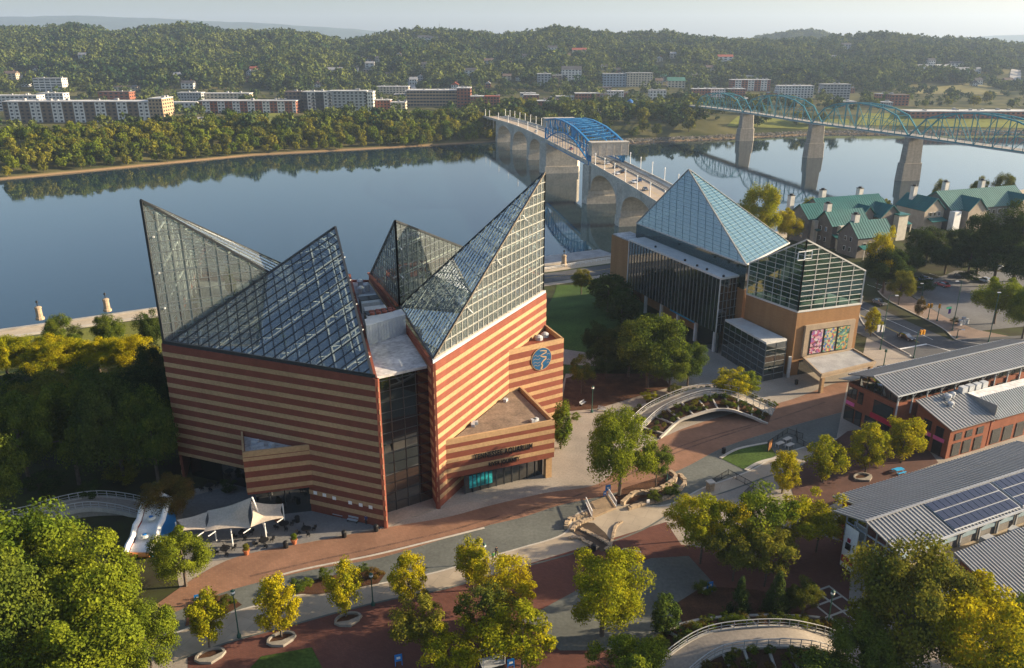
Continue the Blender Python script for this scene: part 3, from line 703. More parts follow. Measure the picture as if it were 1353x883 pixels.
    # planting and rock work under the glass
    for k in range(16):
        a, b = random.random(), random.random(); p = P1.lerp(P2, .08 + .84 * a).lerp(Q1.lerp(KB, .08 + .84 * a), .1 + .75 * b)
        me_, _ = PROTO['bushtree'][k % 3]; c_ = inst('garden_plant' if k % 3 else 'garden_shrub', me_, T, tuple(p - Vector(T['_org']) - Z3 * 1.9), k * 1.0, (.5, .5, .28 + .2 * random.random())); c_.material_slots[0].link = 'OBJECT'; c_.material_slots[0].material = LEAF['green']
    fl = WT + .02
    p1, p2 = P1 + Vector((.9, .4, .05)), P2 + Vector((-.8, .55, .05))
    kerb = MB()
    kerb.prism([v2(P1 + Vector((.35, .1, 0))), v2(P2 + Vector((-.35, .35, 0))), v2(p2), v2(p1)], WT - .1, WT + .55); kerb.build('sill_kerb', M_dkframe, T)
    M_ = ay(443, 300, 133.5); k3 = KB + Vector((-.6, -1, .05)); lb = P1.lerp(Q1, .06) + Vector((.4, 0, .05))
    cen = (p1 + p2 + k3) / 3 + Z3 * 2
    glass_face(T, [p1, p2, M_], cen, M_ - p1, M_ - p2, 1.75, 1.75, edge=.36, bar=.12, barm=M_dkframe)
    kk = P2.lerp(KB, .80) + Vector((-.7, 0, .05))
    glass_face(T, [p2, kk, M_], cen, M_ - p2, kk - p2, 1.9, 1.9)
    glass_face(T, [kk, p1, M_], cen, M_ - p1, kk - p1, 2.4, 2.4, truss=False)
    # tall corner peak
    Lk = Vector((P1.x + .3, P1.y + .3, ay(197, 265, P1.y).z)); e1 = g(452, 414, WT); e2 = g(468, 392, WT); q1 = Q1 + Vector((.6, -.6, .05)); l1 = P1 + Vector((.3, .4, .05))
    cen = (l1 + e1 + q1) / 3 + Z3 * 3
    glass_face(T, [l1, e1, Lk], cen, Z3, Vector((e1.x - l1.x, e1.y - l1.y, 0)), 1.7, 1.7, edge=.36)
    glass_face(T, [Lk, e1, e2], cen, Vector((e1.x - l1.x, e1.y - l1.y, -9)), e2 - e1, 1.1, 2.2, m=M_glassR, edge=.28, edgem=M_coping)
    glass_face(T, [l1, q1, Lk], cen, Z3, q1 - l1, 1.7, 1.7)
    glass_face(T, [q1, e2, Lk], cen, q1 - Lk, e2 - q1, 2.2, 2.2, truss=False)
    return T
aquarium_left()

def aquarium_right():
    T = thing('aquarium_hall', 'striped brick hall with round river emblem, entrance box and tallest glass peak', 'building', (-4, 135, 0))
    E0 = g(690, 342, WT); E0 = Vector((C2.x - 11, C2.y + 28, WT)); Db = D0
    fb = wall_line(T, v2(C1), v2(C2), -.3, WT); bands(fb, v2(C1), v2(C2), .5, WT)
    cw = wall_line(T, v2(Db), v2(C1), -.3, WT); bands(cw, v2(Db), v2(C1), .5, WT)
    rw = wall_line(T, v2(C2), v2(E0), -4, WT); bands(rw, v2(C2), v2(E0), .5, WT); bw_ = wall_line(T, v2(E0), v2(Db), -6, WT); bands(bw_, v2(E0), v2(Db), .5, WT)
    MB().prism([v2(C1 + Vector((.1, 1, 0))), v2(C2 + Vector((-.6, 0, 0))), v2(E0 + Vector((-.3, -.6, 0))), v2(Db + Vector((.6, -.6, 0)))], WT - 2.0, WT - 1.8).build('garden_floor', MATS['garden_floor'], T)
    for k in range(12):
        a, b = random.random(), random.random(); p = C1.lerp(C2, .15 + .75 * a).lerp(Db.lerp(E0, .1 + .8 * a), .15 + .7 * b)
        me_, _ = PROTO['bushtree'][k % 3]; c_ = inst('garden_plant', me_, T, tuple(p - Vector(T['_org']) - Z3 * 1.9), k * 1.0, (.5, .5, .3 + .3 * random.random())); c_.material_slots[0].link = 'OBJECT'; c_.material_slots[0].material = LEAF['green']
    # grey sill under the glass
    ud = Vector((C2.x - C1.x, C2.y - C1.y, 0)).normalized(); n_ = Vector((ud.y, -ud.x, 0))
    a, b = C1 + ud * 1.0 - n_ * .45, C2 - ud * .3 - n_ * .45
    MB().prism([v2(C1 + ud * .3 - n_ * .15), v2(C2 - n_ * .15), v2(b - n_ * .3), v2(a - n_ * .3)], WT - .1, WT + .5).build('sill_kerb', M_metal, T)
    Rk = Vector((C2.x - .5, C2.y, ay(715, 228, C2.y).z)); c1 = Vector((a.x, a.y, WT + .45)) - n_ * .1; c2 = Vector((b.x, b.y, WT + .45)) - n_ * .1; Rk = Vector((c2.x, c2.y, Rk.z)); c3 = C3 + Vector((.5, 0, .1))
    cen = (c1 + c2 + c3) / 3 + Z3 * 3
    M_brown = mat('tan_metal', (.34, .29, .23), .5, .1, 1)
    M_ml = mat('pale_mullion', (.30, .30, .27), .5, .12, 1)
    glass_face(T, [c1, c2, Rk], cen, Z3, c2 - c1, 1.75, 1.75, edge=.3, edgem=M_brown, barm=M_ml, bar=.14)
    glass_face(T, [c1, Rk, c3], cen, c3 - c1, Rk - c1, 2.9, 1.15, m=M_glassR, edge=.3, barm=M_mullion)
    bk = C2 + Vector((-1, 9, .1)); glass_face(T, [c2, bk, Rk], cen, Z3, bk - c2, 1.8, 1.8); glass_face(T, [bk, c3, Rk], cen, Rk - c3, bk - c3, 2.4, 2.4, truss=False)
    # back peak over the canyon corner
    d0 = Db + Vector((.5, -.4, .1)); Nk = Vector((C3.x + .4, C3.y, ay(518, 292, C3.y).z)); cc = Vector((C3.x + .4, C3.y, WT + .1)); ee = E0 + Vector((-1, -1, .1))
    cen = (cc + d0 + ee) / 3 + Z3 * 2
    glass_face(T, [cc, ee, Nk], cen, Z3, Vector((ee.x - cc.x, ee.y - cc.y, 0)), 1.8, 1.8, edge=.36)
    glass_face(T, [d0, cc, Nk], cen, Z3, cc - d0, 1.6, 1.6, edge=.36)
    glass_face(T, [ee, d0, Nk], cen, Nk - ee, d0 - ee, 2.2, 2.2, truss=False)
    # flashing along the canyon edge
    MB().bar(Db + Z3 * .15, C3 + Vector((0, 0, .15)), .5, .3).build('edge_flashing', mat('rust_flashing', (.33, .10, .05), .7, .2, 1), T)
    # entrance box: triangular bay on a column
    zt, zb = 11.0, 4.0
    eL = g(592, 583, zt); eR = g(733, 555, zt); eA = hitwall(684, 508, C1, C2); eL = Vector((C1.x, C1.y, 0)) + ud * (Vector((eL.x - C1.x, eL.y - C1.y, 0)).dot(ud)); eA = Vector((C1.x, C1.y, 0)) + ud * (Vector((eA.x - C1.x, eA.y - C1.y, 0)).dot(ud))
    box_ = MB().prism([v2(eL), v2(eR), v2(eA)], zb, zt - .9).build('entrance_box', M_red, T)
    bands(box_, v2(eL), v2(eR), zb + .2, zt - 1); bands(box_, v2(eR), v2(eA), zb + .2, zt - 1)
    for p, q in ((eL, eR), (eR, eA)): wall_line(T, v2(p), v2(q), zt - .9, zt, 'parapet', M_tan, .4)
    MB().prism([v2(eL.lerp(eA, .06) + n_ * .3), v2(eR.lerp(eA, .05).lerp(eL, .04)), v2(eA.lerp(eL, .06) + n_ * .2)], zt - .89, zt - .55).build('box_roof', M_rooftar, box_)
    for k, (px, py) in enumerate(((628, 560), (705, 557), (708, 556), (668, 530), (625, 563))):
        p = g(px, py, zt - .5); MB().obox((p.x, p.y, zt - .55), (.9, .6, .5), .4 * k).build('roof_vent', M_metal, box_)
    f = (Vector((eR.x, eR.y, 0)) - Vector((eL.x, eL.y, 0))).normalized(); fn = Vector((f.y, -f.x, 0)); ang = math.atan2(f.y, f.x)
    for txt, px, py, sz in (('TENNESSEE AQUARIUM', 626, 612, 1.42), ('RIVER JOURNEY', 645, 620, 1.08)):
        p = hitwall(px, py, eL, eR)
        cu = bpy.data.curves.new('lettering', 'FONT'); cu.body = txt; cu.size = sz; cu.extrude = .03; cu.offset = .03; cu.align_x = 'LEFT'; cu.space_character = 1.08
        to = bpy.data.objects.new('lettering', cu); COL.objects.link(to)
        deps = bpy.context.evaluated_depsgraph_get(); me_ = bpy.data.meshes.new_from_object(to.evaluated_get(deps)); bpy.data.objects.remove(to)
        me_.materials.clear(); me_.materials.append(M_black); q = p + fn * .15 - Vector(T['_org']) + Z3 * (.62 if sz > 1.2 else .5)
        pe = hitwall(703 if sz > 1.2 else 686, 600 if sz > 1.2 else 610, eL, eR); wd = max(v.co.x for v in me_.vertices) - min(v.co.x for v in me_.vertices); kx = Vector((pe.x - p.x, pe.y - p.y, 0)).length / wd
        lo = bpy.data.objects.new('lettering', me_); COL.objects.link(lo); lo.parent = box_
        lo.location = (q.x, q.y, q.z); lo.rotation_euler = (R(90), 0, ang); lo.scale = (kx, 1, 1)
    p = eR.lerp(eL, .045).lerp(eA, .05); MB().obox((p.x, p.y, -.1), (1.1, 1.1, zb + .1), ang).build('column', M_tan, T)
    gp = [g(614, 653, 0), g(716, 627, 0)]
    lob = wall_line(T, v2(gp[0]), v2(gp[1]), -.1, zb, 'lobby_glazing', M_dark, .2)
    for k in range(11):
        p = gp[0].lerp(gp[1], k / 10); MB().obox((p.x + fn.x * .06, p.y + fn.y * .06, -.1), (.14, .14, zb + .1), ang).build('mullion', M_dkframe, lob)
    M_teal = mat('teal_poster', (.02, .30, .33), .5, .5, .6, scale2=3, var2=.4)
    for k in (0, 1, 2):
        p = gp[0].lerp(gp[1], .06 + .10 * k); q = gp[0].lerp(gp[1], .145 + .10 * k); wall_line(T, v2(p + fn * .1), v2(q + fn * .1), .9, 3.2, 'window_poster', M_teal, .05)
    # bay with the round emblem
    zt = 18.6
    lL = Vector((.1, 132.2, 0)); lL = Vector((C1.x, C1.y, 0)) + ud * (lL - Vector((C1.x, C1.y, 0))).dot(ud); lR = g(745, 447, zt); lA = Vector((C2.x, C2.y, 0)) + ud * -.1
    bay = MB().prism([v2(lL), v2(lR), v2(lA)], -.3, zt - .9).build('emblem_bay', M_red, T)
    bands(bay, v2(lL), v2(lR), .5, zt - 1); bands(bay, v2(lR), v2(lA), .5, zt - 1)
    for p, q in ((lL, lR), (lR, lA)): wall_line(T, v2(p), v2(q), zt - .9, zt, 'parapet', M_tan, .35)
    for k, (px, py) in enumerate(((712, 447), (720, 443))):
        p = g(px, py, zt - .6); MB().lathe((p.x, p.y, zt - .9), [(.75, 0), (.75, .6), (.3, .9)], 10).build('roof_vent', M_metal, bay)
    f = (Vector((lR.x, lR.y, 0)) - Vector((lL.x, lL.y, 0))).normalized(); fn = Vector((f.y, -f.x, 0)); ang = math.atan2(f.y, f.x)
    p = hitwall(715, 474, lL, lR)
    r_ = 2.25
    def disc(name, rr, off, m_, par):
        k = 40; vs = []
        for i in range(k):
            a_ = 6.2832 * i / k; vs.append(p + fn * off + f * (rr * math.cos(a_)) + Z3 * (rr * math.sin(a_)))
        mb = MB(); n0 = 0; back = [q - fn * .1 for q in vs]; mb.v = [tuple(q) for q in vs + back]; mb.f = [tuple(range(k)), tuple(range(2 * k - 1, k - 1, -1))] + [(i, k + i, k + (i + 1) % k, (i + 1) % k) for i in range(k)]
        return mb.build(name, m_, par)
    em = disc('emblem', r_, .16, M_tan, T); disc('emblem_field', r_ * .94, .20, mat('emblem_blue', (.012, .075, .17), .4, .15, 1), em)
    def ribbon(pts, wds, name='emblem_river'):
        mb = MB(); L_ = []; 
        for i, ((x, z), w_) in enumerate(zip(pts, wds)):
            a_, b_ = pts[max(0, i - 1)], pts[min(len(pts) - 1, i + 1)]; t = Vector((b_[0] - a_[0], b_[1] - a_[1])).normalized(); nn = Vector((-t.y, t.x)) * w_ / 2
            L_.append((p + fn * .225 + f * (x + nn.x) * r_ + Z3 * (z + nn.y) * r_, p + fn * .225 + f * (x - nn.x) * r_ + Z3 * (z - nn.y) * r_))
        for i in range(len(L_) - 1): mb.poly([L_[i][0], L_[i + 1][0], L_[i + 1][1], L_[i][1]])
        mb.build(name, M_tan, em)
    ribbon([(-.2, .74), (.1, .72), (.45, .62), (.42, .48), (.05, .40), (-.12, .30), (.1, .18), (.42, .10), (.4, -.05), (.15, -.2), (-.02, -.4), (.08, -.6), (-.05, -.9)], [.05, .08, .12, .10, .09, .09, .11, .13, .13, .12, .12, .14, .18])
    for y0 in (.35, .05, -.25, -.5): ribbon([(-.88 + abs(y0) * .25, y0), (-.65, y0 + .1), (-.4, y0 - .04), (-.15, y0 + .03)], [.03] * 4, 'emblem_wave')
    for y0 in (.3, -.2, -.45): ribbon([(.5, y0), (.62, y0 + .08), (.85 - abs(y0) * .2, y0 - .02)], [.03] * 3, 'emblem_wave')
    # pale stains of missing bricks near the entrance roof
    return T
aquarium_right()

def aquarium_link():
    T = thing('aquarium_link', 'dark glass link between the two striped halls with grey roof plant', 'building', (-18, 125, 0))
    a = P2.lerp(KB, .072) + Vector((.08, 0, 0)); b = C1.lerp(D0, .06) + Vector((-.08, 0, 0)); zt = 23.8
    gl = MB().prism([v2(a), v2(b), (b.x, b.y + .3), (a.x, a.y + .3)], -.2, zt - .4).build('glass_wall', M_dark, T)
    for k in range(1, 4):
        p = a.lerp(b, k / 4); MB().obox((p.x, p.y - .05, -.2), (.12, .12, zt - .3), 0).build('mullion', M_dkframe, gl)
    for k in range(1, 14):
        z = k * 1.75; MB().bar((a.x, a.y - .05, z), (b.x, b.y - .05, z), .09).build('mullion', M_dkframe, gl)
    a2 = P2.lerp(KB, .30); b2 = C1.lerp(D0, .34)
    MB().prism([(a.x, a.y - .5), (b.x, b.y - .5), v2(b2), v2(a2)], zt - .4, zt).build('front_roof', M_roofgrey, T)
    MB().prism([(a.x, a.y - 4.2), (b.x + .6, b.y - 3.2), v2(b), v2(a)], -.3, .15).build('door_step', M_conc, T)
    # louvred screen and roof beyond
    a3 = P2.lerp(KB, .36); b3 = C1.lerp(D0, .40); scr = MB().prism([v2(a2), v2(b2), v2(b3), v2(a3)], zt - .4, zt + 3.4).build('plant_screen', M_metal, T)
    for k in range(1, 14):
        p = a2.lerp(b2, k / 14); MB().obox((p.x, p.y - .03, zt + .1), (.07, .07, 3.2), 0).build('rib', M_metal, scr)
    a4 = KB.copy(); b4 = D0.copy(); MB().prism([v2(a3), v2(b3), v2(b4), v2(a4)], zt - 1.5, zt - .6).build('rear_roof', M_roofgrey, T)
    MB().prism([v2(a4), v2(b4), (b4.x, b4.y + .4), (a4.x, a4.y + .4)], -6, zt - .2).build('rear_wall', M_red, T)
    M_unit = mat('hvac_grey', (.46, .47, .47), .6, .12, .6)
    for (t0, t1, s0_, s1_, h) in ((.42, .56, .12, .78, 2.4), (.62, .72, .10, .72, 2.0)):
        q = [P2.lerp(KB, t0).lerp(C1.lerp(D0, t0), s0_), P2.lerp(KB, t0).lerp(C1.lerp(D0, t0), s1_), P2.lerp(KB, t1).lerp(C1.lerp(D0, t1), s1_), P2.lerp(KB, t1).lerp(C1.lerp(D0, t1), s0_)]
        u_ = MB().prism([v2(x) for x in q], zt - .6, zt - .6 + h).build('air_handler', M_unit, T)
        c = [sum(x[i] for x in q) / 4 for i in (0, 1)]
        for sgn in (-.25, .25):
            e = (q[1] - q[0]) * sgn; MB().obox((c[0] + e.x, c[1] + e.y, zt - .6 + h), (2.0, 2.6, .12), math.atan2((q[1] - q[0]).y, (q[1] - q[0]).x)).build('fan_grille', M_black, u_)
    for k in range(8):
        t = .385 + .02 * (k // 4); p = P2.lerp(KB, t).lerp(C1.lerp(D0, t), .2 + .16 * (k % 4)); MB().lathe((p.x, p.y + .6, zt + 3.3), [(.45, 0), (.45, .35), (.2, .4)], 10).build('exhaust_fan', mat('red_cap', (.16, .045, .03), .6, .2, 2), scr)
    for k, (t, s_) in enumerate(((.84, .3), (.88, .65), (.93, .4))):
        p = P2.lerp(KB, t).lerp(C1.lerp(D0, t), s_); MB().lathe((p.x, p.y, zt - .6), [(.5, 0), (.5, 1.2), (.7, 1.3), (.3, 1.7)], 10).build('roof_vent', M_unit, T)
aquarium_link()

# ------------------------------------------------------------------ the glass museum next door
M_tanbrick = brick_mat('museum_brick', (.31, .165, .072), (.27, .145, .062), (.22, .135, .075), 1.0, .5, .16, var=.12, ms=.012, wall=True)
M_pyr = glass_mat('pyramid_glass', (.25, .38, .40), .13, rough=.03, body=.62, bodycol=(.055, .15, .17), wave=.06)
M_green = glass_mat('green_glass', (.34, .54, .47), .12, body=.45, bodycol=(.02, .07, .055))
M_dkgreen = glass_mat('dark_green_glass', (.16, .24, .23), .16, body=.72, bodycol=(.006, .014, .015), wave=.03)
M_wmet = mat('white_metal', (.52, .51, .48), .5, .1, .6)
def museum():
    T = thing('glass_museum', 'tan brick museum with blue glass pyramid and green glass corner house', 'building', (60, 195, 0))
    ZB = 15.2
    Cm = g(1049, 412, ZB); Cm = Vector((62.3, 164.8, 0)); Rr = g(1138, 401, ZB); Rr.z = 0; Lf = g(986, 388, ZB); Lf.z = 0
    er = (Rr - Cm).normalized(); el = Vector((-er.y, er.x, 0)); Lf = Cm + el * (Lf - Cm).dot(el) if abs((Lf - Cm).normalized().dot(er)) < .5 else Lf
    Lf = g(986, 388, ZB); Lf.z = 0
    el = (Lf - Cm).normalized(); Bk = Rr + (Lf - Cm)
    ang = math.atan2(er.y, er.x)
    br_ = MB().prism([v2(Lf), v2(Cm), v2(Rr), v2(Bk)], -.3, ZB - .25).build('brick_block', M_tanbrick, T)
    MB().prism([v2(Lf), v2(Cm - er * .12 - el * .12), v2(Rr + er * .12 - el * .12), v2(Bk + er * .12)], ZB - .25, ZB).build('coping', M_wmet, br_)
    # green glass house over the brick block
    apx = ay(1056, 317, Cm.y + .2); zA = apx.z; zR = ay(1138, 358, Rr.y).z; zL = ay(986, 348, Lf.y).z; zz = (zR + zL) / 2
    c0 = Cm + er * .15 + el * .15; r0 = Rr - er * .1 + el * .15; l0 = Lf + er * .1 ; b0 = Bk
    def up(p, z): return Vector((p.x, p.y, z))
    glass_face(T, [up(c0, ZB), up(r0, ZB), up(r0, zR), up(c0, zA)], up(Bk, 18), er, Z3, 1.15, 4.2, m=M_green, bar=.11, barm=M_wmet, edge=.26, edgem=M_wmet, truss=False)
    glass_face(T, [up(l0, ZB), up(c0, ZB), up(c0, zA), up(l0, zL)], up(Bk, 18), el, Z3, 1.15, 2.6, m=M_green, bar=.08, barm=M_wmet, edge=.26, edgem=M_wmet, truss=False)
    glass_face(T, [up(c0, zA), up(r0, zR), up(b0, zR - .4)], up(Bk, 5), r0 - c0, b0 - c0, 1.2, 1.2, m=M_green, barm=M_wmet, bar=.09, edge=.3, edgem=M_wmet, truss=False)
    glass_face(T, [up(c0, zA), up(b0, zR - .4), up(l0, zL)], up(Bk, 5), l0 - c0, b0 - c0, 1.2, 1.2, m=M_green, barm=M_wmet, bar=.09, edge=.3, edgem=M_wmet, truss=False)
    tr = MB()
    for k in range(5):
        p = c0.lerp(r0, .1 + .2 * k) + el * 1.2; tr.bar(up(p, ZB), up(p, zA - (zA - zR) * (.1 + .2 * k) - .6), .3)
        p = c0.lerp(l0, .1 + .2 * k) + er * 1.2; tr.bar(up(p, ZB), up(p, zA - (zA - zL) * (.1 + .2 * k) - .6), .3)
    tr.build('steel_frame', M_mullion, T)
    for k in range(14):
        a, b = random.random(), random.random(); p = c0.lerp(r0, .15 + .7 * a).lerp(l0.lerp(b0, .15 + .7 * a), .15 + .7 * b)
        me_, _ = PROTO['bushtree'][k % 3]; c_ = inst('garden_plant', me_, T, tuple(up(p, ZB) - Vector(T['_org'])), k * 1.0, (.8, .8, .5)); c_.material_slots[0].link = 'OBJECT'; c_.material_slots[0].material = LEAF['green']
    # vent window on the street side
    for (px0, py0, px1, py1) in ((1054, 333, 1062, 343), (1063, 332, 1071, 341)):
        pa = hitwall(px0, py0, Cm, Rr) ; pb = hitwall(px1, py1, Cm, Rr); fw = MB(); o_ = -el * .25
        q = [up(pa, pa.z) + o_, up(pb, pa.z) + o_, up(pb, pb.z) + o_, up(pa, pb.z) + o_]
        for i in range(4): fw.bar(q[i], q[(i + 1) % 4], .16)
        fw.build('vent_window', M_white, T)
    # big pyramid
    zp = 22.0; a = g(841, 295, zp); f = g(987, 347, zp); f = Vector((l0.x - .6, l0.y + .4, zp)); r = g(1043, 321, zp); bk = a + (r - f)
    cn = (a + r) / 2; Ap = ay(910, 224, cn.y); Ap = Vector((Ap.x, Ap.y, Ap.z))
    ce = Vector((cn.x, cn.y, zp + 3))
    M_pm = mat('blue_mullion', (.16, .25, .28), .45, .1, 1, spec=.5)
    for P_, du in (([a, f, Ap], f - a), ([f, r, Ap], r - f)):
        glass_face(T, P_, ce, du, Ap - (P_[0] + P_[1]) / 2, .95, 3.0, m=M_pyr, bar=.07, barm=M_pm, edge=.32, edgem=M_wmet, truss=False)
    for P_, du in (([r, bk, Ap], bk - r), ([bk, a, Ap], a - bk)):
        glass_face(T, P_, ce, du, Ap - (P_[0] + P_[1]) / 2, 1.9, 3.0, m=M_pyr, bar=.1, barm=M_pm, edge=.32, edgem=M_wmet, truss=False)
    MB().prism([v2(a), v2(f), v2(r), v2(bk)], 16, zp - .3).build('drum', M_dkgreen, T)
    wf = wall_line(T, v2(a), v2(f), 16, zp - .25, 'clerestory_glazing', M_green, .1)
    MB().prism([v2(bk.lerp(f, .03)), v2(r.lerp(a, .03)), v2(f), v2(a)], 0, 16).build('core', M_tanbrick, T)
    # long dark glass gallery on columns
    zt = 19.0; zb = 5.3
    tl = g(832, 316, zt); tr_ = g(953, 367, zt); tb = g(984, 362, zt); d_ = (tr_ - tl).normalized(); dep = (tb - tr_); dep.z = 0
    tlb = tl + dep
    gal = MB().prism([v2(tl), v2(tr_), v2(tr_ + dep), v2(tlb)], zb, zt - .5).build('glass_gallery', M_dkgreen, T)
    MB().prism([v2(tl - dep * .02 - d_ * .2), v2(tr_ - dep * .02 + d_ * .2), v2(tr_ + dep * 1.0 + d_ * .2), v2(tlb - d_ * .2)], zt - .5, zt).build('gallery_roof', M_wmet, gal)
    nf = -dep.normalized()
    for k in range(29):
        p = tl.lerp(tr_, k / 28) + nf * .12; MB().obox((p.x, p.y, zb + .05), (.30 if k in (0, 28) else .10, .16, zt - zb - .6), math.atan2(d_.y, d_.x)).build('fin', M_wmet if k in (0, 28) else mat('fin_grey', (.17, .175, .165), .4, .1, 1, spec=.5), gal)
    for k in range(1, 6):
        p = tr_ + dep * (k / 6) + d_ * .05; MB().obox((p.x, p.y, zb), (.12, .12, zt - zb - .6), 0).build('fin', MATS['fin_grey'], gal)
    for k in range(1, 7):
        z = zb + (zt - zb) * k / 7; MB().bar((tr_ + d_ * .06) * 1 + Z3 * (z - tr_.z), (tr_ + dep + d_ * .06) + Z3 * (z - tr_.z), .08).build('fin', MATS['fin_grey'], gal)
    for k in range(6):
        p = tl.lerp(tr_, .03 + .188 * k) + dep * .1; z0 = float(near_h(p.x, p.y)); MB().obox((p.x, p.y, z0 - .5), (.65, .65, zb - z0 + .5), math.atan2(d_.y, d_.x)).build('column', M_wmet, T)
    bwall = MB().prism([v2(tlb), v2(tr_ + dep), v2(tr_ + dep * 1.2), v2(tl + dep * 1.2)], -6, zt).build('rear_wall', M_tanbrick, T)
    MB().prism([v2(tl.lerp(tr_, .80) + dep * .12), v2(tr_ + dep * .12), v2(tr_ + dep * .16), v2(tl.lerp(tr_, .80) + dep * .16)], -.2, zb).build('ground_glazing', M_dkgreen, T)
    MB().prism([v2(tl.lerp(tr_, .52) + dep * .02), v2(tl.lerp(tr_, .78) + dep * .02), v2(tl.lerp(tr_, .78) + dep * .05), v2(tl.lerp(tr_, .52) + dep * .05)], zb - .55, zb - .02).build('blue_fascia', mat('blue_fascia', (.03, .22, .34), .5, .1, 1), T)
    for k, (px, py) in enumerate(((866, 327), (905, 345), (934, 357), (921, 352), (956, 366))):
        p = g(px, py, zt); MB().lathe((p.x, p.y, zt), [(.3, 0), (.3, .4), (.1, .5)], 8).build('roof_vent', M_black, gal)
    # brick end wall beside the river
    e0 = g(817, 302, 17); e1 = g(839, 299, 17); MB().prism([v2(tl - d_ * .6 + dep * .15), v2(tl - d_ * 12 + dep * .15), v2(tl - d_ * 12 + dep * 1.1), v2(tl - d_ * .6 + dep * 1.1)], -8, 17.6).build('end_wall', M_tanbrick, T)
    MB().prism([v2(tl - d_ * .7 + dep * .2), v2(tl - d_ * 11.8 + dep * .2), v2(tl - d_ * 11.8 + dep * 1.05), v2(tl - d_ * .7 + dep * 1.05)], 17.6, 17.9).build('end_roof', M_roofgrey, T)
    # low glass box
    zt = 9.2; A_, B_, C_, D_ = g(958, 422, zt), g(980, 420, zt), g(1040, 448, zt), g(1013, 453, zt)
    lowb = MB().prism([v2(A_), v2(D_), v2(C_), v2(B_)], -.2, zt - .45).build('low_glass_box', M_dkgreen, T)
    MB().prism([v2(A_), v2(D_), v2(C_), v2(B_)], zt - .44, zt).build('box_roof', M_wmet, lowb)
    for p, q in ((A_, D_), (D_, C_)):
        nn = Vector(((q - p).y, -(q - p).x, 0)).normalized() * .06
        for k in range(1, 6): z = (zt - .4) * k / 6; MB().bar(Vector((p.x, p.y, z)) + nn, Vector((q.x, q.y, z)) + nn, .10).build('mullion', MATS['fin_grey'], lowb)
        n = int((q - p).length / 2.2)
        for k in range(n + 1): r_ = p.lerp(q, k / n); MB().bar(Vector((r_.x, r_.y, 0)) + nn, Vector((r_.x, r_.y, zt - .4)) + nn, .08).build('mullion', MATS['fin_grey'], lowb)
    MB().obox((Cm.x - .6, Cm.y - .6, -.1), (.6, .6, 5), 0).build('column', M_wmet, T)
    # stone poster frame with three bright banners
    M_stone = mat('frame_stone', (.34, .26, .18), .85, .12, .6)
    def onw(px, py, off): p = hitwall(px, py, Cm, Rr); return p - el * off
    fa, fb2 = onw(1063, 430, 0), onw(1129, 418, 0); zlo, zhi = onw(1063, 470, 0).z, fa.z
    fs = Cm + er * (Vector((fa.x, fa.y, 0)) - Cm).dot(er); fe = Cm + er * (Vector((fb2.x, fb2.y, 0)) - Cm).dot(er)
    fr_ = MB().prism([v2(fs - el * .5), v2(fe - el * .5), v2(fe + el * .1), v2(fs + el * .1)], zlo, zhi).build('banner_frame', M_stone, br_)
    MB().prism([v2(fs.lerp(fe, .1) - el * .55), v2(fs.lerp(fe, .9) - el * .55), v2(fs.lerp(fe, .9) - el * .4), v2(fs.lerp(fe, .1) - el * .4)], zlo + .3, zhi - 1.2).build('banner_panel', M_black, fr_)
    def poster(name, cols, sc):
        m, t, b = nodes_of(name); N = t.nodes; L = t.links; tc = N.new('ShaderNodeTexCoord'); vo = N.new('ShaderNodeTexVoronoi'); vo.inputs['Scale'].default_value = sc; n = N.new('ShaderNodeTexNoise'); n.inputs['Scale'].default_value = .7
        mp = N.new('ShaderNodeVectorMath'); mp.operation = 'ADD'; L.new(tc.outputs['Object'], mp.inputs[0]); L.new(n.outputs['Color'], mp.inputs[1]); L.new(mp.outputs[0], vo.inputs['Vector'])
        sp = N.new('ShaderNodeSeparateColor'); L.new(vo.outputs['Color'], sp.inputs[0]); cr = N.new('ShaderNodeValToRGB'); cr.color_ramp.interpolation = 'CONSTANT'
        cr.color_ramp.elements[0].color = (*cols[0], 1); cr.color_ramp.elements[1].position = 1 - 1 / len(cols); cr.color_ramp.elements[1].color = (*cols[-1], 1)
        for i in range(1, len(cols) - 1): e = cr.color_ramp.elements.new(i / len(cols)); e.color = (*cols[i], 1)
        L.new(sp.outputs[0], cr.inputs[0]); L.new(cr.outputs[0], b.inputs['Base Color']); b.inputs['Roughness'].default_value = .6; return m
    pcs = [[(.36, .06, .12), (.48, .43, .43), (.22, .09, .27), (.10, .03, .05), (.5, .28, .32)], [(.06, .13, .30), (.40, .09, .08), (.46, .40, .14), (.10, .23, .18), (.34, .33, .38)], [(.09, .25, .10), (.05, .17, .20), (.46, .21, .06), (.36, .40, .2), (.03, .09, .05)]]
    for k in range(3):
        t0 = .125 + .27 * k; p = fs.lerp(fe, t0) - el * .6; q = fs.lerp(fe, t0 + .225) - el * .6
        MB().prism([v2(p), v2(q), v2(q + el * .06), v2(p + el * .06)], zlo + .5, zhi - 1.35).build('banner', poster('banner_print_%d' % k, pcs[k], 2.2), fr_)
    # entrance canopy
    zc = 4.6; q = [g(1062, 473, zc), g(1085, 495, zc), g(1157, 478, zc), g(1127, 461, zc)]
    can = MB().prism([v2(x) for x in q], zc - .9, zc - .2).build('canopy', M_stone, T)
    MB().prism([v2(x.lerp((q[0] + q[1] + q[2] + q[3]) / 4, .07)) for x in q], zc - .19, zc - .12).build('canopy_roof', mat('canopy_membrane', (.31, .305, .30), .8, .2, .4), can)
    for i in range(4): MB().bar(q[i] - Z3 * .1, q[(i + 1) % 4] - Z3 * .1, .35, .5).build('canopy_edge', M_stone, can)
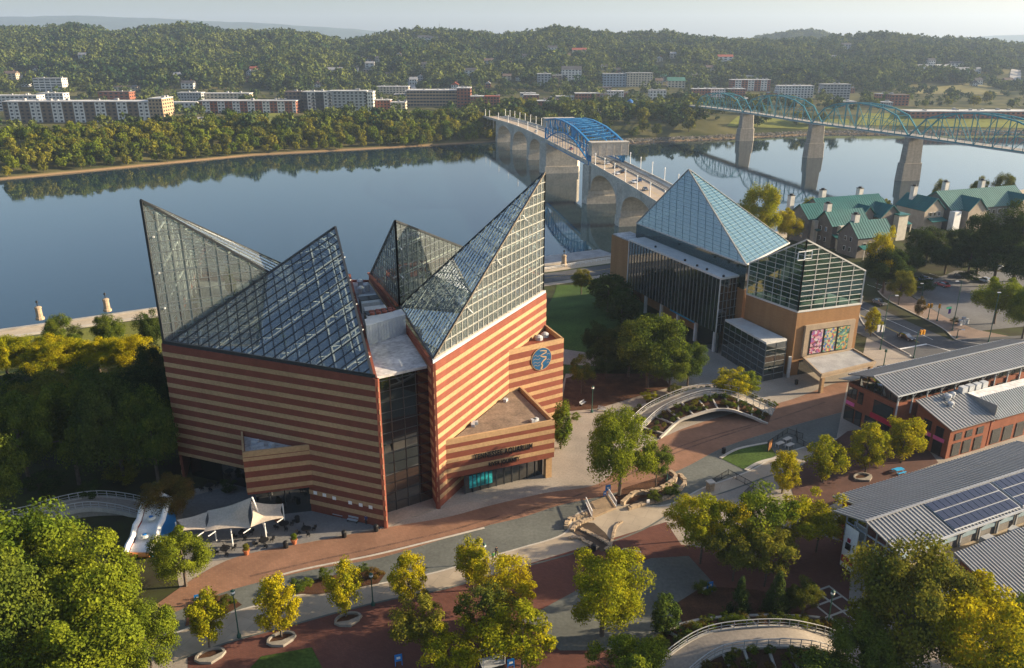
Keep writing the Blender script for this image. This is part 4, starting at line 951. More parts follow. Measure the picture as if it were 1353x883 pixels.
    p = q[1].lerp(q[3], .06); MB().obox((p.x, p.y, -.1), (.7, .7, zc - .7), ang).build('column', M_tan, can); p = q[2].lerp(q[0], .06); MB().obox((p.x, p.y, -.1), (.7, .7, zc - .7), ang).build('column', M_tan, can)
    p0 = Cm.lerp(Rr, .12) - el * .1; p1_ = Cm.lerp(Rr, .95) - el * .1; MB().prism([v2(p0), v2(p1_), v2(p1_ + el * .05), v2(p0 + el * .05)], 0, 3.6).build('lobby_doors', M_dark, br_)
museum()
# ------------------------------------------------------------------ paving, lawns, streets
M_brickwalk = brick_mat('brick_paving', (.25, .132, .082), (.21, .108, .066), (.155, .105, .075), 1.0, .5, .25, var=.22, ms=.02, rot=.43)
M_redplaza = brick_mat('red_plaza_brick', (.135, .055, .040), (.112, .044, .033), (.085, .045, .034), 1.0, .5, .25, var=.2, ms=.02, rot=.43)
M_slate = mat('grey_green_paving', (.105, .112, .100), .85, .18, .15, scale2=2.2, var2=.16)
M_tile = brick_mat('concrete_tiles', (.34, .285, .215), (.31, .262, .20), (.20, .17, .135), 1.0, 2.6, 2.6, var=.2, ms=.018, rot=.43)
M_asph = mat('asphalt', (.072, .072, .074), .9, .22, .1, scale2=1.5, var2=.16)
M_lot = mat('parking_asphalt', (.115, .115, .118), .9, .2, .12, scale2=1.5, var2=.14)
M_lawn = mat('lawn_grass', (.052, .088, .018), .95, .3, .12, spec=.1, scale2=2.5, var2=.3)
M_drylawn = mat('river_lawn', (.14, .145, .032), .95, .25, .06, spec=.1, scale2=2.0, var2=.25)
M_mulch = mat('mulch', (.075, .038, .022), .95, .3, .5, spec=.1, scale2=5, var2=.3)
M_kerb = mat('kerb_stone', (.40, .37, .32), .85, .12, .6)
M_sand = mat('tan_stone', (.34, .26, .175), .9, .2, 1.2, scale2=5, var2=.2)
def sheet(name, px, z, m, pix=True):
    pts = [g2(*p) for p in px] if pix else px
    o = MB().poly([(x, y, z) for x, y in pts]).build(name, m)
    # outlines traced either way round face up
    if o.data.polygons[0].normal.z < 0: o.data.flip_normals()
    return tag(o, kind='structure')
def strip_(name, cl, w_, dz, m):
    mb = MB(); L_ = []
    for i, p in enumerate(cl):
        a, b = cl[max(0, i - 1)], cl[min(len(cl) - 1, i + 1)]; d = Vector((b[0] - a[0], b[1] - a[1])).normalized(); n = Vector((-d.y, d.x)) * w_ / 2
        L_.append(((p[0] + n.x, p[1] + n.y, dz), (p[0] - n.x, p[1] - n.y, dz)))
    for i in range(len(L_) - 1): mb.poly([L_[i][1], L_[i + 1][1], L_[i + 1][0], L_[i][0]])
    return tag(mb.build(name, m), kind='structure')
def smoothline(pts, n=6):
    """Catmull-Rom through the points"""
    P = [Vector(p) for p in pts]; out = []
    for i in range(len(P) - 1):
        a, b, c, d = P[max(0, i - 1)], P[i], P[i + 1], P[min(len(P) - 1, i + 2)]
        for k in range(n):
            t = k / n; out.append(.5 * ((2 * b) + (c - a) * t + (2 * a - 5 * b + 4 * c - d) * t * t + (3 * b - a - 3 * c + d) * t ** 3))
    return out + [P[-1]]
def spx(px, n=6): return [tuple(p) for p in smoothline([Vector((a, b)) for a, b in px], n)]
sheet('plaza_paving', [(150, 960), (240, 790), (225, 720), (240, 650), (330, 630), (520, 600), (740, 520), (752, 478), (850, 478), (930, 455), (960, 440), (1140, 470), (1150, 425), (1205, 462), (1290, 470), (1420, 500), (1420, 960)], .02, M_conc)
top_e = spx([(205, 800), (300, 741), (420, 715), (514, 697), (590, 684), (650, 668), (720, 652), (790, 640), (830, 606), (890, 572), (960, 549), (1040, 530), (1100, 508), (1120, 505)])
mid_e = spx([(1112, 545), (1040, 565), (960, 590), (905, 618), (850, 640), (800, 655), (740, 668), (690, 684), (640, 696), (575, 716), (500, 738), (420, 752), (350, 768), (290, 785), (225, 812)])
sheet('brick_walk', top_e + mid_e, .06, M_brickwalk)
low_e = spx([(1105, 580), (1035, 600), (985, 625), (930, 645), (880, 668), (820, 668), (765, 678), (745, 706), (690, 724), (640, 738), (575, 757), (500, 772), (420, 782), (350, 798), (290, 815), (230, 838)][::-1])
sheet('slate_walk', list(reversed(mid_e)) + low_e[::-1], .04, M_slate)
con_e = spx([(230, 875), (300, 850), (380, 828), (460, 806), (520, 792), (590, 778), (650, 760), (720, 742), (790, 722), (850, 700), (905, 668), (960, 650), (1020, 628), (1060, 615)])
sheet('concrete_walk', low_e + con_e[::-1][1:], .03, M_tile)
sheet('red_brick_plaza', con_e[2:34] + [(880, 690), (900, 720), (1000, 735), (1060, 700), (1125, 720), (1120, 830), (1060, 960), (250, 960)], .035, M_redplaza)
sheet('dark_paving', [(800, 760), (860, 738), (910, 735), (960, 790), (880, 835), (830, 860), (740, 860), (690, 820), (735, 795)], .05, M_slate)
sheet('shop_lane', [(1060, 690), (1120, 655), (1240, 612), (1200, 560), (1120, 570), (1040, 630)], .05, mat('dark_red_paving', (.085, .04, .03), .9, .2, .4))
sheet('kerb_lawn', [(952, 606), (975, 594), (1014, 586), (1026, 602), (985, 622)], .09, M_lawn)
sheet('plaza_lawn', [(310, 905), (345, 868), (412, 856), (432, 895)], .07, M_lawn)
sheet('mulch_bed', [(740, 545), (748, 500), (800, 485), (870, 480), (885, 512), (840, 525), (790, 540)], .05, M_mulch)
sheet('mulch_bed', [(800, 665), (825, 645), (880, 628), (895, 645), (850, 668)], .08, M_mulch)
sheet('mulch_bed', [(250, 800), (300, 785), (320, 800), (285, 820), (245, 828)], .09, M_mulch)
sheet('mulch_bed', [(375, 785), (410, 768), (480, 752), (510, 758), (500, 772), (420, 786)], .09, M_mulch)
sheet('mulch_bed', [(890, 800), (930, 775), (1000, 780), (1080, 800), (1070, 830), (980, 835), (905, 830)], .09, M_mulch)
sheet('court_paving', [(245, 745), (240, 660), (330, 635), (400, 665), (500, 697), (420, 714), (300, 740)], .05, mat('grey_court', (.17, .165, .16), .9, .15, .2, scale2=2.5))
# worn tracks and borders on the walks
M_worn = mat('worn_brick', (.135, .075, .05), .9, .3, .6, scale2=4, var2=.3)
for trk in ([(330, 762), (420, 741), (520, 719), (600, 700), (660, 682)], [(470, 738), (540, 722), (620, 702), (690, 678), (760, 660)], [(690, 676), (760, 656), (830, 628), (900, 590), (1000, 560)], [(860, 612), (930, 585), (1020, 556), (1090, 532)]):
    o = strip_('worn_track', [(*g2(*p), 0) for p in spx(trk)], .42, .066, M_worn)
for ln, m_ in ((con_e, M_slate), (low_e, M_kerb)):
    strip_('paving_border', [(*g2(*p), 0) for p in ln], .32, .07, m_)
# street, lot, verge
def strip(name, cl, w_, dz, m, zf=None):
    mb = MB(); L_ = []
    for i, p in enumerate(cl):
        a, b = cl[max(0, i - 1)], cl[min(len(cl) - 1, i + 1)]; d = Vector((b[0] - a[0], b[1] - a[1])).normalized(); n = Vector((-d.y, d.x)) * w_ / 2
        z = (zf(p[0], p[1]) if zf else p[2] if len(p) > 2 else 0) + dz
        L_.append(((p[0] + n.x, p[1] + n.y, z), (p[0] - n.x, p[1] - n.y, z)))
    for i in range(len(L_) - 1): mb.poly([L_[i][1], L_[i + 1][1], L_[i + 1][0], L_[i][0]])
    return mb.build(name, m)
street_cl = [(115, 150, 0), (108, 168, 0), (103, 180, 0), (98, 196, 0), (91.5, 222, 0), (87, 240, .4), (83.5, 255, 1.2), (81, 262, 2.0)]
def dense(cl, n=8):
    return [tuple(Vector(cl[i]).lerp(Vector(cl[i + 1]), k / n)) for i in range(len(cl) - 1) for k in range(n)] + [cl[-1]]
STREET = dense(street_cl)
tag(strip('street', STREET, 19, .07, M_asph), kind='structure')
sheet('parking_lot', [(1196, 386), (1262, 358), (1420, 362), (1420, 425), (1290, 438), (1250, 420)], .05, M_lot)
sheet('cross_street', [(1205, 470), (1262, 449), (1290, 447), (1420, 440), (1420, 490), (1300, 480)], .075, M_asph)
sheet('street_verge', [(1160, 385), (1178, 400), (1243, 433), (1264, 450), (1300, 455), (1340, 446), (1290, 436), (1250, 420), (1200, 390), (1176, 372)], .06, mat('brick_verge', (.21, .15, .115), .9, .2, .3, scale2=3))
def kerb(pts, label, name='kerb', w_=.3, h=.14, z=0.0, m=None, pix=True):
    pts = [g2(*p) for p in spx(pts, 5)] if pix else pts; mb = MB()
    for a, b in zip(pts[:-1], pts[1:]): mb.bar((a[0], a[1], z + h / 2), (b[0], b[1], z + h / 2), w_, h)
    return tag(mb.build(name, m or M_kerb), label, 'kerb')
kerb([(1160, 385), (1178, 400), (1243, 433), (1264, 450), (1300, 456)], 'kerb on the parking lot side of the street', z=.07)
kerb([(1140, 392), (1136, 420), (1158, 444), (1203, 470)], 'kerb on the museum side of the street', z=.07)
kerb([(952, 606), (975, 594), (1014, 586)], 'pale curved kerb around the small plaza lawn', z=.05, w_=.5)
kerb([(985, 622), (1003, 612), (1026, 606)], 'pale low kerb on the near edge of the small plaza lawn', z=.05, w_=.6)
kerb([(345, 768), (400, 753), (490, 735), (560, 718), (640, 698)], 'pale edging between brick walk and slate walk', z=.03, w_=.35, h=.08)
def mark(name, a, b, w_, m, z=.082):
    a, b = Vector((*a, z)), Vector((*b, z)); d = (b - a).normalized(); n = Vector((-d.y, d.x, 0)) * w_ / 2
    tag(MB().poly([a - n, b - n, b + n, a + n]).build(name, m), kind='structure')
M_paintw = mat('road_paint_white', (.70, .69, .66), .8, .15, 1); M_painty = mat('road_paint_yellow', (.55, .38, .06), .8, .15, 1)
mark('stop_line', g2(1187, 462), g2(1225, 455), .6, M_paintw); mark('crossing_line', g2(1160, 446), g2(1204, 471), .3, M_paintw); mark('crossing_line', g2(1224, 455), g2(1262, 466), .25, M_paintw)
for o_ in (-.18, .18): mark('centre_line', (101.5 + o_, 186), (90.5 + o_, 226), .14, M_painty)
mark('lane_line', (106.0, 188), (97.5, 218), .14, M_paintw)
for k in range(9):
    p = Vector(g2(1215 + 4 * k, 384 - k * 1.0)); mark('bay_line', (112 + k * 3.2, 232 + k * 1.6), (110 + k * 3.2, 237 + k * 1.6), .12, M_paintw, .056)
# riverside: promenade, road, lawns
def band(name, x0, x1, d0, d1, dz, m, step=6.0, rows=6):
    xs_ = np.arange(x0, x1 + .1, step); dd = np.linspace(d0, d1, rows)
    X_ = np.repeat(xs_[None, :], rows, 0); Y_ = shore(X_) - dd[:, None]; Z_ = near_h(X_, Y_) + dz
    o = bpy.data.objects.new(name, grid_mesh(X_, Y_, Z_, name, m)); COL.objects.link(o)
    if o.data.polygons[0].normal.z < 0: o.data.flip_normals()
    return tag(o, kind='structure')
band('promenade', -400, 300, 1.2, 10.4, .03, mat('promenade_concrete', (.40, .33, .24), .9, .15, .12, scale2=1.5))
band('riverside_road', -50, 84, 15.5, 27, .05, M_asph); band('riverside_path', -50, 60, 27.5, 31, .05, M_conc)
mr_ = MB()
for a in np.arange(-48, 84, 4.0): mr_.bar((a, shore(a) - 21.2, -6.94), (a + 4, shore(a + 4) - 21.2, -6.94), .16, .01)
tag(mr_.build('centre_line', M_painty), kind='structure')
band('riverside_lawn', -400, -52, 11.5, 60, .05, M_drylawn, rows=16)
st = local('river_steps', 'long pale terraced concrete seating steps beside the river', 'steps', (0, 0, 0))
for k in range(3):
    mb = MB()
    for a in np.arange(-330, -70, 10.0): mb.prism([(a, shore(a) - 9.4 - .9 * k), (a + 10, shore(a + 10) - 9.4 - .9 * k), (a + 10, shore(a + 10) - 10.3 - .9 * k), (a, shore(a) - 10.3 - .9 * k)], -8.2, -7.6 + .35 * k)
    mb.build('step', M_kerb, st)
gx, gy = np.meshgrid(np.arange(8, 37, 1.5), np.arange(166, 262, 2.0))
lo_ = bpy.data.objects.new('lawn', grid_mesh(gx + (gy - 200) * .12, gy, near_h(gx + (gy - 200) * .12, gy) + .05, 'lawn', M_lawn)); COL.objects.link(lo_); tag(lo_, kind='structure')
sheet('lawn_path', [(727, 470), (745, 462), (800, 470), (800, 485), (745, 482)], .09, M_conc)
# stone columns on the river wall
for px, py, lab in ((53, 421, 'stubby stone pier with lamp on the river wall, farther from the glass peak'), (142, 410, 'stubby stone pier with lamp on the river wall, closer to the glass peak'), (745, 350, 'slim stone pier with lamp on the river wall near the dock')):
    p = g(px, py, -7.6); T = thing('wall_pier', lab, 'pier', (p.x, p.y, -7.6))
    MB().lathe(p, [(1.25, -.3), (1.2, .4), (.95, .5), (.85, 3.1), (1.0, 3.2), (1.0, 3.6), (.4, 3.9)], 10).build('shaft', M_sand, T); MB().lathe(p, [(.12, 3.8), (.12, 4.9), (.35, 5.0), (.3, 5.5), (.05, 5.7)], 8).build('lantern', M_black, T)
dk = thing('river_dock', 'grey floating dock beside the riverside road', 'dock', (30, 300, -12))
MB().prism([g2(719, 340, -11), g2(792, 331, -11), g2(812, 338, -11), g2(812, 343, -11), g2(719, 356, -11)], -13.4, -10.5).build('deck', mat('dock_deck', (.30, .29, .28), .9, .2, .3), dk)
rl = MB()
pr_ = [g(719, 358, -8), g(760, 351, -8), g(815, 342, -8)]
for a, b in zip(pr_[:-1], pr_[1:]):
    n = 8
    for k in range(n): q = a.lerp(b, k / n); rl.bar(q, q + Z3 * 1.1, .1)
    rl.bar(a + Z3 * 1.1, b + Z3 * 1.1, .1); rl.bar(a + Z3 * .6, b + Z3 * .6, .07)
tag(rl.build('river_railing', M_white), 'white railing between riverside road and dock', 'railing')

# ------------------------------------------------------------------ shrubs
def shrub(px, py, wpx, leaf, label, group=None, hk=.75, z=0.0):
    p = g(px, py, z); dep = p.y * _c + (CAM_H - z) * _s; w_ = wpx * dep / F_PX
    o = local('shrub', label, 'shrub', p, random.random() * 6, group); s_ = w_ / 10.6
    me_, _t = PROTO['airy'][random.randrange(3)]
    c = inst('foliage', me_, o, (0, 0, -2.0 * s_ * hk), 0, (s_ * 1.1, s_ * 1.1, s_ * hk)); c.material_slots[0].link = 'OBJECT'; c.material_slots[0].material = LEAF[leaf]
    return o
for px, py, w_, lf, lab in ((391, 782, 30, 'green', 'low dark shrub in the mulch bed beside the yellow street tree'), (406, 776, 24, 'lime', 'light shrub in the middle of the mulch bed'), (428, 765, 26, 'green', 'round green shrub behind the yellow street tree'), (495, 765, 30, 'rust', 'reddish flowering shrub beside the slate walk'),
    (480, 756, 20, 'green', 'small green shrub next to the reddish one'), (865, 662, 26, 'green', 'dark round shrub in the stream channel bend'), (886, 655, 30, 'green', 'bright round shrub beside the stream channel'), (302, 800, 26, 'olive', 'olive shrub by the grove edge lamp'),
    (280, 795, 24, 'rust', 'brown shrub in the bed by the grove'), (760, 555, 18, 'lime', 'small shrub by the emblem bay'), (930, 785, 34, 'green', 'shrub below the golden corner tree'), (1045, 800, 40, 'dark', 'dark shrub near the cone evergreens'),
    (845, 560, 22, 'lime', 'yellow shrub at the foot of the curved planted mound'), (828, 570, 22, 'green', 'green shrub at the low end of the curved mound'), (857, 530, 26, 'yellow', 'golden shrub behind the mound railing'), (890, 520, 24, 'olive', 'olive shrub behind the mound railing'),
    (1280, 372, 30, 'dark', 'clipped dark hedge on the parking lot island'), (1216, 388, 40, 'dark', 'long dark hedge by the parking lot entrance'), (1262, 428, 16, 'rust', 'dark red shrub at the street corner'), (170, 640, 60, 'olive', 'low shrub in the shaded wood'), (120, 662, 50, 'dark', 'low dark shrub above the curved walkway'), (60, 655, 60, 'dark', 'dark ground shrub by the walkway bend'),
    (200, 700, 40, 'dark', 'dark shrub behind the inflatable slide'), (300, 650, 30, 'dark', 'dark shrub below the striped wall'), (690, 790, 26, 'olive', 'small shrub at the plaza edge'), (560, 790, 20, 'olive', 'low shrub under the fourth street tree')):
    shrub(px, py, w_, lf, lab)

# ------------------------------------------------------------------ curved raised walkways with railings and planted flanks
M_rail = mat('railing_paint', (.40, .40, .385), .5, .1, 2)
def curved_ramp(label, px, zs, w_, planted=None, arch=True):
    """px: foot line in the photograph; zs: deck height at each point"""
    pl = [g(a, b, z) for (a, b), z in zip(px, zs)]; cl = smoothline(pl, 7); o = pl[len(pl) // 2]
    T = thing('curved_walkway', label, 'walkway', (o.x, o.y, 0)); n_ = []
    for i in range(len(cl)):
        d = cl[min(i + 1, len(cl) - 1)] - cl[max(i - 1, 0)]; n_.append(Vector((d.y, -d.x, 0)).normalized())
    def ribbon(off0, off1, dz0, dz1, name, m, th=.25, par=None):
        mb = MB(); A = [p + n * off0 + Z3 * dz0 for p, n in zip(cl, n_)]; B = [p + n * off1 + Z3 * dz1 for p, n in zip(cl, n_)]
        k = len(A); mb.v = [tuple(q) for q in A + B] + [tuple(q - Z3 * th) for q in A + B]
        for i in range(k - 1):
            mb.f += [(i, k + i, k + i + 1, i + 1), (2 * k + i, 2 * k + i + 1, 3 * k + i + 1, 3 * k + i), (i, i + 1, 2 * k + i + 1, 2 * k + i), (k + i, 3 * k + i, 3 * k + i + 1, k + i + 1)]
        return mb.build(name, m, par or T)
    ribbon(-w_ / 2, w_ / 2, 0, 0, 'deck', M_conc, .4)
    for s_ in (-1, 1):
        kb = ribbon(s_ * w_ / 2, s_ * (w_ / 2 + .28), .12, .12, 'edge_kerb', M_kerb, .7)
        side = MB()
        for p, n in zip(cl, n_): q = p + n * s_ * (w_ / 2 + .14); side.v.append(tuple(q)); 
        rail = MB().tube([p + n * s_ * (w_ / 2 + .14) + Z3 * 1.15 for p, n in zip(cl, n_)], .06, 6).build('handrail', M_rail, T)
        MB().tube([p + n * s_ * (w_ / 2 + .14) + Z3 * .65 for p, n in zip(cl, n_)], .035, 5).build('mid_rail', M_rail, rail); MB().tube([p + n * s_ * (w_ / 2 + .14) + Z3 * .3 for p, n in zip(cl, n_)], .035, 5).build('mid_rail', M_rail, rail)
        for i in range(0, len(cl), 2): q = cl[i] + n_[i] * s_ * (w_ / 2 + .14); MB().bar(q + Z3 * .1, q + Z3 * 1.15, .08).build('post', M_rail, rail)
    # earth under the deck
    mb = MB(); k = len(cl)
    for p, n in zip(cl, n_): mb.v += [tuple(p - n * w_ / 2 - Z3 * .4), tuple(p + n * w_ / 2 - Z3 * .4), (p.x + n.x * w_ / 2, p.y + n.y * w_ / 2, -.2), (p.x - n.x * w_ / 2, p.y - n.y * w_ / 2, -.2)]
    for i in range(k - 1):
        a = 4 * i; mb.f += [(a + 1, a + 5, a + 6, a + 2), (a, a + 3, a + 7, a + 4)]
    mb.f += [(0, 1, 2, 3), (4 * k - 1, 4 * k - 2, 4 * k - 3, 4 * k - 4)]
    mb.build('retaining_wall', mat('retaining_concrete', (.24, .215, .18), .9, .2, .3), T)
    if planted:
        for s_, wd, zk in planted:
            # planted terrace beside the deck with its own concrete lip
            a0 = s_ * (w_ / 2 + .3); A = []; B = []
            for p, n in zip(cl, n_): A.append(p + n * a0 - Z3 * .15); q = p + n * (a0 + s_ * wd); B.append(Vector((q.x, q.y, max(.05, p.z * zk))))
            mb = MB(); k = len(A); mb.v = [tuple(q) for q in A + B]; mb.f = [(i, i + 1, k + i + 1, k + i) if s_ > 0 else (i, k + i, k + i + 1, i + 1) for i in range(k - 1)]
            sl_ = mb.build('planted_slope', M_mulch, T)
            lip = MB()
            for i in range(k - 1): lip.bar(B[i], B[i + 1], .4, .5)
            lip.build('concrete_lip', M_kerb, T)
            for i in range(2, k - 2, 4): MB().bar(A[i] + Z3 * .1, B[i] + Z3 * .1, .3, .3).build('terrace_divider', M_kerb, T)
            for i in range(1, k - 1):
                for t in (.3, .7):
                    if random.random() < .35: continue
                    q = A[i].lerp(B[i], t + random.uniform(-.15, .15)) - Vector(T['_org']); me_, _ = PROTO['airy'][i % 3]; s2 = random.uniform(.10, .2)
                    c = inst('planting', me_, sl_, tuple(q - Z3 * 1.2 * s2), i, (s2, s2, s2 * .8)); c.material_slots[0].link = 'OBJECT'; c.material_slots[0].material = LEAF[random.choice(['olive', 'green', 'rust', 'lime', 'dark'])]
    return T
curved_ramp('curved white-railed walkway arching over a planted mound near the museum', [(836, 568), (862, 544), (895, 528), (930, 518), (965, 520), (1000, 534), (1022, 545)], [.15, 1.2, 2.6, 3.4, 3.0, 1.3, .15], 2.6, [(1, 4.2, .62), (-1, 2.2, .5)])
curved_ramp('curved white-railed walkway with terraces below the solar roofed hall', [(872, 905), (905, 873), (945, 850), (1000, 842), (1050, 842), (1090, 850), (1118, 862)], [.6, 1.4, 2.2, 2.6, 2.4, 1.2, .15], 3.2, [(1, 3.2, .55), (-1, 3.6, .4)])
curved_ramp('curved walkway with pale railings winding through the shaded wood', [(-40, 700), (10, 690), (45, 682), (85, 670), (125, 664), (165, 668), (195, 676)], [1.0, 1.2, 1.4, 1.6, 1.6, .9, .15], 3.0, None)

# stone stream channel with footbridge
def stone_wall(pts, label, h=.55, w_=.6):
    cl = smoothline([g(a, b, 0) for a, b in pts], 5); T = thing('stone_channel_wall', label, 'wall', cl[len(cl) // 2])
    d = 0
    for i in range(len(cl) - 1):
        a, b = cl[i], cl[i + 1]; n = max(1, int((b - a).length / .8))
        for k in range(n):
            p, q = a.lerp(b, k / n), a.lerp(b, (k + .93) / n); j = Vector((random.uniform(-.06, .06), random.uniform(-.06, .06), random.uniform(-.05, .08)))
            MB().bar(p + j + Z3 * h / 2, q + j + Z3 * h / 2, w_ * random.uniform(.85, 1.15), h).build('stone', M_sand, T)
stone_wall([(822, 668), (838, 655), (860, 652), (880, 644), (893, 634), (885, 626)], 'pale stone wall winding along the stream channel, outer bend', .7)
stone_wall([(830, 674), (850, 668), (868, 664), (890, 655), (905, 640), (897, 628)], 'pale stone wall winding along the stream channel, inner bend', .5)
stone_wall([(748, 700), (750, 692), (760, 686), (775, 682)], 'stepped stone wall curling round the channel pool', .6)
stone_wall([(756, 703), (760, 697), (770, 691), (785, 686)], 'lower stone wall inside the channel pool', .4)
stone_wall([(768, 700), (780, 706), (795, 714), (806, 722), (800, 728)], 'ragged dark stone edge of the dry pool', .3)
stone_wall([(752, 712), (765, 712), (775, 718), (790, 726)], 'broken stone rim on the near side of the dry pool', .3)
stone_wall([(822, 690), (812, 700), (805, 735)], 'straight pale stone edge between concrete walk and red brick', .25, .4)
sheet('channel_bed', [(758, 704), (768, 690), (785, 692), (800, 705), (812, 722), (795, 730), (775, 716)], .10, mat('wet_bed', (.06, .042, .028), .6, .3, .8))
sheet('channel_bed', [(826, 671), (845, 660), (866, 656), (888, 645), (898, 634), (893, 650), (868, 663), (845, 671)], .10, MATS['wet_bed'])
fbr = thing('footbridge', 'short timber footbridge with white railings over the stone channel', 'footbridge', g(800, 672, 0))
q = [g(782, 686, 0), g(814, 673, 0), g(804, 657, 0), g(774, 668, 0)]
MB().prism([v2(x) for x in q], .05, .35).build('deck', mat('timber_deck', (.26, .19, .12), .9, .2, .8), fbr)
for a, b in ((q[0], q[3]), (q[1], q[2])):
    rp = MB().bar(a + Z3 * 1.5, b + Z3 * 1.5, .12).build('railing', M_white, fbr); MB().bar(a + Z3 * .5, b + Z3 * .5, .1).build('bottom_rail', M_white, rp)
    for k in range(9): p = a.lerp(b, k / 8); MB().bar(p + Z3 * .3, p + Z3 * 1.5, .1 if k in (0, 8) else .06).build('baluster', M_white, rp)
wr = thing('access_ramp_railing', 'low white railing on the red brick square', 'railing', g(830, 740, 0))
rp = [g(812, 738, 0), g(825, 733, 0), g(846, 737, 0), g(846, 745, 0)]
for a, b in zip(rp[:-1], rp[1:]):
    MB().bar(a + Z3 * 1.05, b + Z3 * 1.05, .09).build('rail', M_white, wr)
    for k in range(5): p = a.lerp(b, k / 4); MB().bar(p, p + Z3 * 1.05, .06).build('post', M_white, wr)
# ------------------------------------------------------------------ street furniture, people, vehicles
M_lampg = mat('lamp_green', (.02, .075, .055), .5, .1, 2); M_bluepaint = mat('sign_blue', (.02, .19, .52), .5, .1, 2)
M_terra = mat('terracotta', (.36, .12, .05), .85, .15, 3); M_canvas = mat('sail_canvas', (.50, .42, .335), .85, .08, .4)
def lamp(px, py, top, label, group=None, style='globe'):
    p = g(px, py, 0); h = ay(px, top, p.y).z
    T = thing('street_lamp', label, 'lamp', p, group=group)
    MB().lathe(p, [(.28, 0), (.28, .35), (.14, .6), (.085, 1.0), (.07, h - .9), (.14, h - .85)], 8).build('post', M_lampg, T)
    hd = MB().lathe(p, [(.10, h - .9), (.26, h - .7), (.24, h - .25), (.30, h - .2), (.06, h)], 8).build('lantern', M_lampg, T)
    MB().lathe(p, [(.20, h - .68), (.27, h - .5), (.25, h - .28)], 8).build('lamp_glass', M_white, hd); return T
for px, py, top, lab in ((316, 842, 779, 'dark green lantern post on the concrete walk beside the grove'), (493, 800, 757, 'dark green lantern post between two yellow street trees'), (782, 545, 510, 'lantern post in front of the emblem bay path'), (881, 636, 601, 'lantern post in the stream channel bed'), (1092, 835, 780, 'lantern post on the brick grid paving'), (640, 745, 718, 'short lantern beside the walking person')):
    lamp(px, py, top, lab)
def person(px, py, shirt, trousers, label, pose=0.0, z=0.0, h=1.74, facing=0.0):
    """one continuous skinned figure, in stride"""
    p = g(px, py, z); me = bpy.data.meshes.new('body')
    s_ = math.sin(pose)
    V = [(0, 0, .95), (0, 0, 1.2), (0, 0, 1.45), (0, .01, 1.53), (0, .02, 1.62), (0, .02, 1.74), (-.1, 0, .92), (-.11, .18 * pose, .5), (-.11, .02 + .1 * pose, .06), (-.11, .16 + .1 * pose, .03), (.1, 0, .92), (.11, .05 - .16 * pose, .5), (.11, -.3 * pose, .08), (.11, .14 - .3 * pose, .04),
         (-.19, 0, 1.42), (-.25, -.1 * pose, 1.15), (-.24, .1 - .1 * pose, .9), (-.24, .14 - .1 * pose, .8), (.19, 0, 1.42), (.25, .1 * pose, 1.15), (.24, .1 + .15 * pose, .92), (.24, .16 + .16 * pose, .84)]
    E_ = [(0, 1), (1, 2), (2, 3), (3, 4), (4, 5), (0, 6), (6, 7), (7, 8), (8, 9), (0, 10), (10, 11), (11, 12), (12, 13), (2, 14), (14, 15), (15, 16), (16, 17), (2, 18), (18, 19), (19, 20), (20, 21)]
    rd = [.15, .14, .16, .06, .095, .075, .10, .075, .05, .045, .10, .075, .05, .045, .075, .05, .04, .03, .075, .05, .04, .03]
    k = h / 1.8
    me.from_pydata([tuple(np.array(v) * k) for v in V], E_, [])
    T = local('person', label, 'person', p, facing)
    tmp = bpy.data.objects.new('body', me); COL.objects.link(tmp)
    tmp.modifiers.new('skin', 'SKIN'); sv_ = me.skin_vertices[0].data
    for i, r_ in enumerate(rd): sv_[i].radius = (r_ * k, r_ * k * (.75 if i in (0, 1, 2) else 1)); 
    sv_[0].use_root = True
    tmp.modifiers.new('sub', 'SUBSURF').levels = 1
    dg = bpy.context.evaluated_depsgraph_get(); m2 = bpy.data.meshes.new_from_object(tmp.evaluated_get(dg)); bpy.data.objects.remove(tmp)
    skin = mat('skin', (.42, .24, .16), .6, .05, 4); sh = mat('shirt_' + '_'.join('%d' % (c * 99) for c in shirt), shirt, .85, .1, 4); tr = mat('trousers_' + '_'.join('%d' % (c * 99) for c in trousers), trousers, .9, .1, 4); hair = mat('hair', (.03, .02, .015), .8, .1, 5)
    m2.materials.clear()
    for m_ in (skin, sh, tr, hair): m2.materials.append(m_)
    for f in m2.polygons:
        c = f.center / k; ax = abs(c.x)
        f.material_index = 3 if (c.z > 1.69 or (c.z > 1.6 and c.y < -.01 and ax < .12)) else 0 if c.z > 1.50 or (ax > .2 and c.z < 1.12) else 1 if c.z > .95 else 2
        f.use_smooth = True
    b = bpy.data.objects.new('body', m2); COL.objects.link(b); b.parent = T; return T
person(652, 742, (.03, .25, .10), (.55, .55, .52), 'person in green top and pale trousers walking on the concrete walk', .7, facing=.4)
person(656, 735, (.02, .02, .025), (.03, .03, .04), 'person in dark clothes beside the one in green', .5, facing=.5)
person(484, 693, (.06, .06, .16), (.03, .03, .04), 'person in dark blue standing against the striped wall', .1, facing=2.8)
person(1189, 449, (.55, .5, .45), (.08, .08, .1), 'person in pale top crossing the street', .7, facing=1.2)
person(1176, 705, (.5, .1, .1), (.05, .05, .07), 'person in red top in the shop lane shade', .4, facing=1.0) if False else None

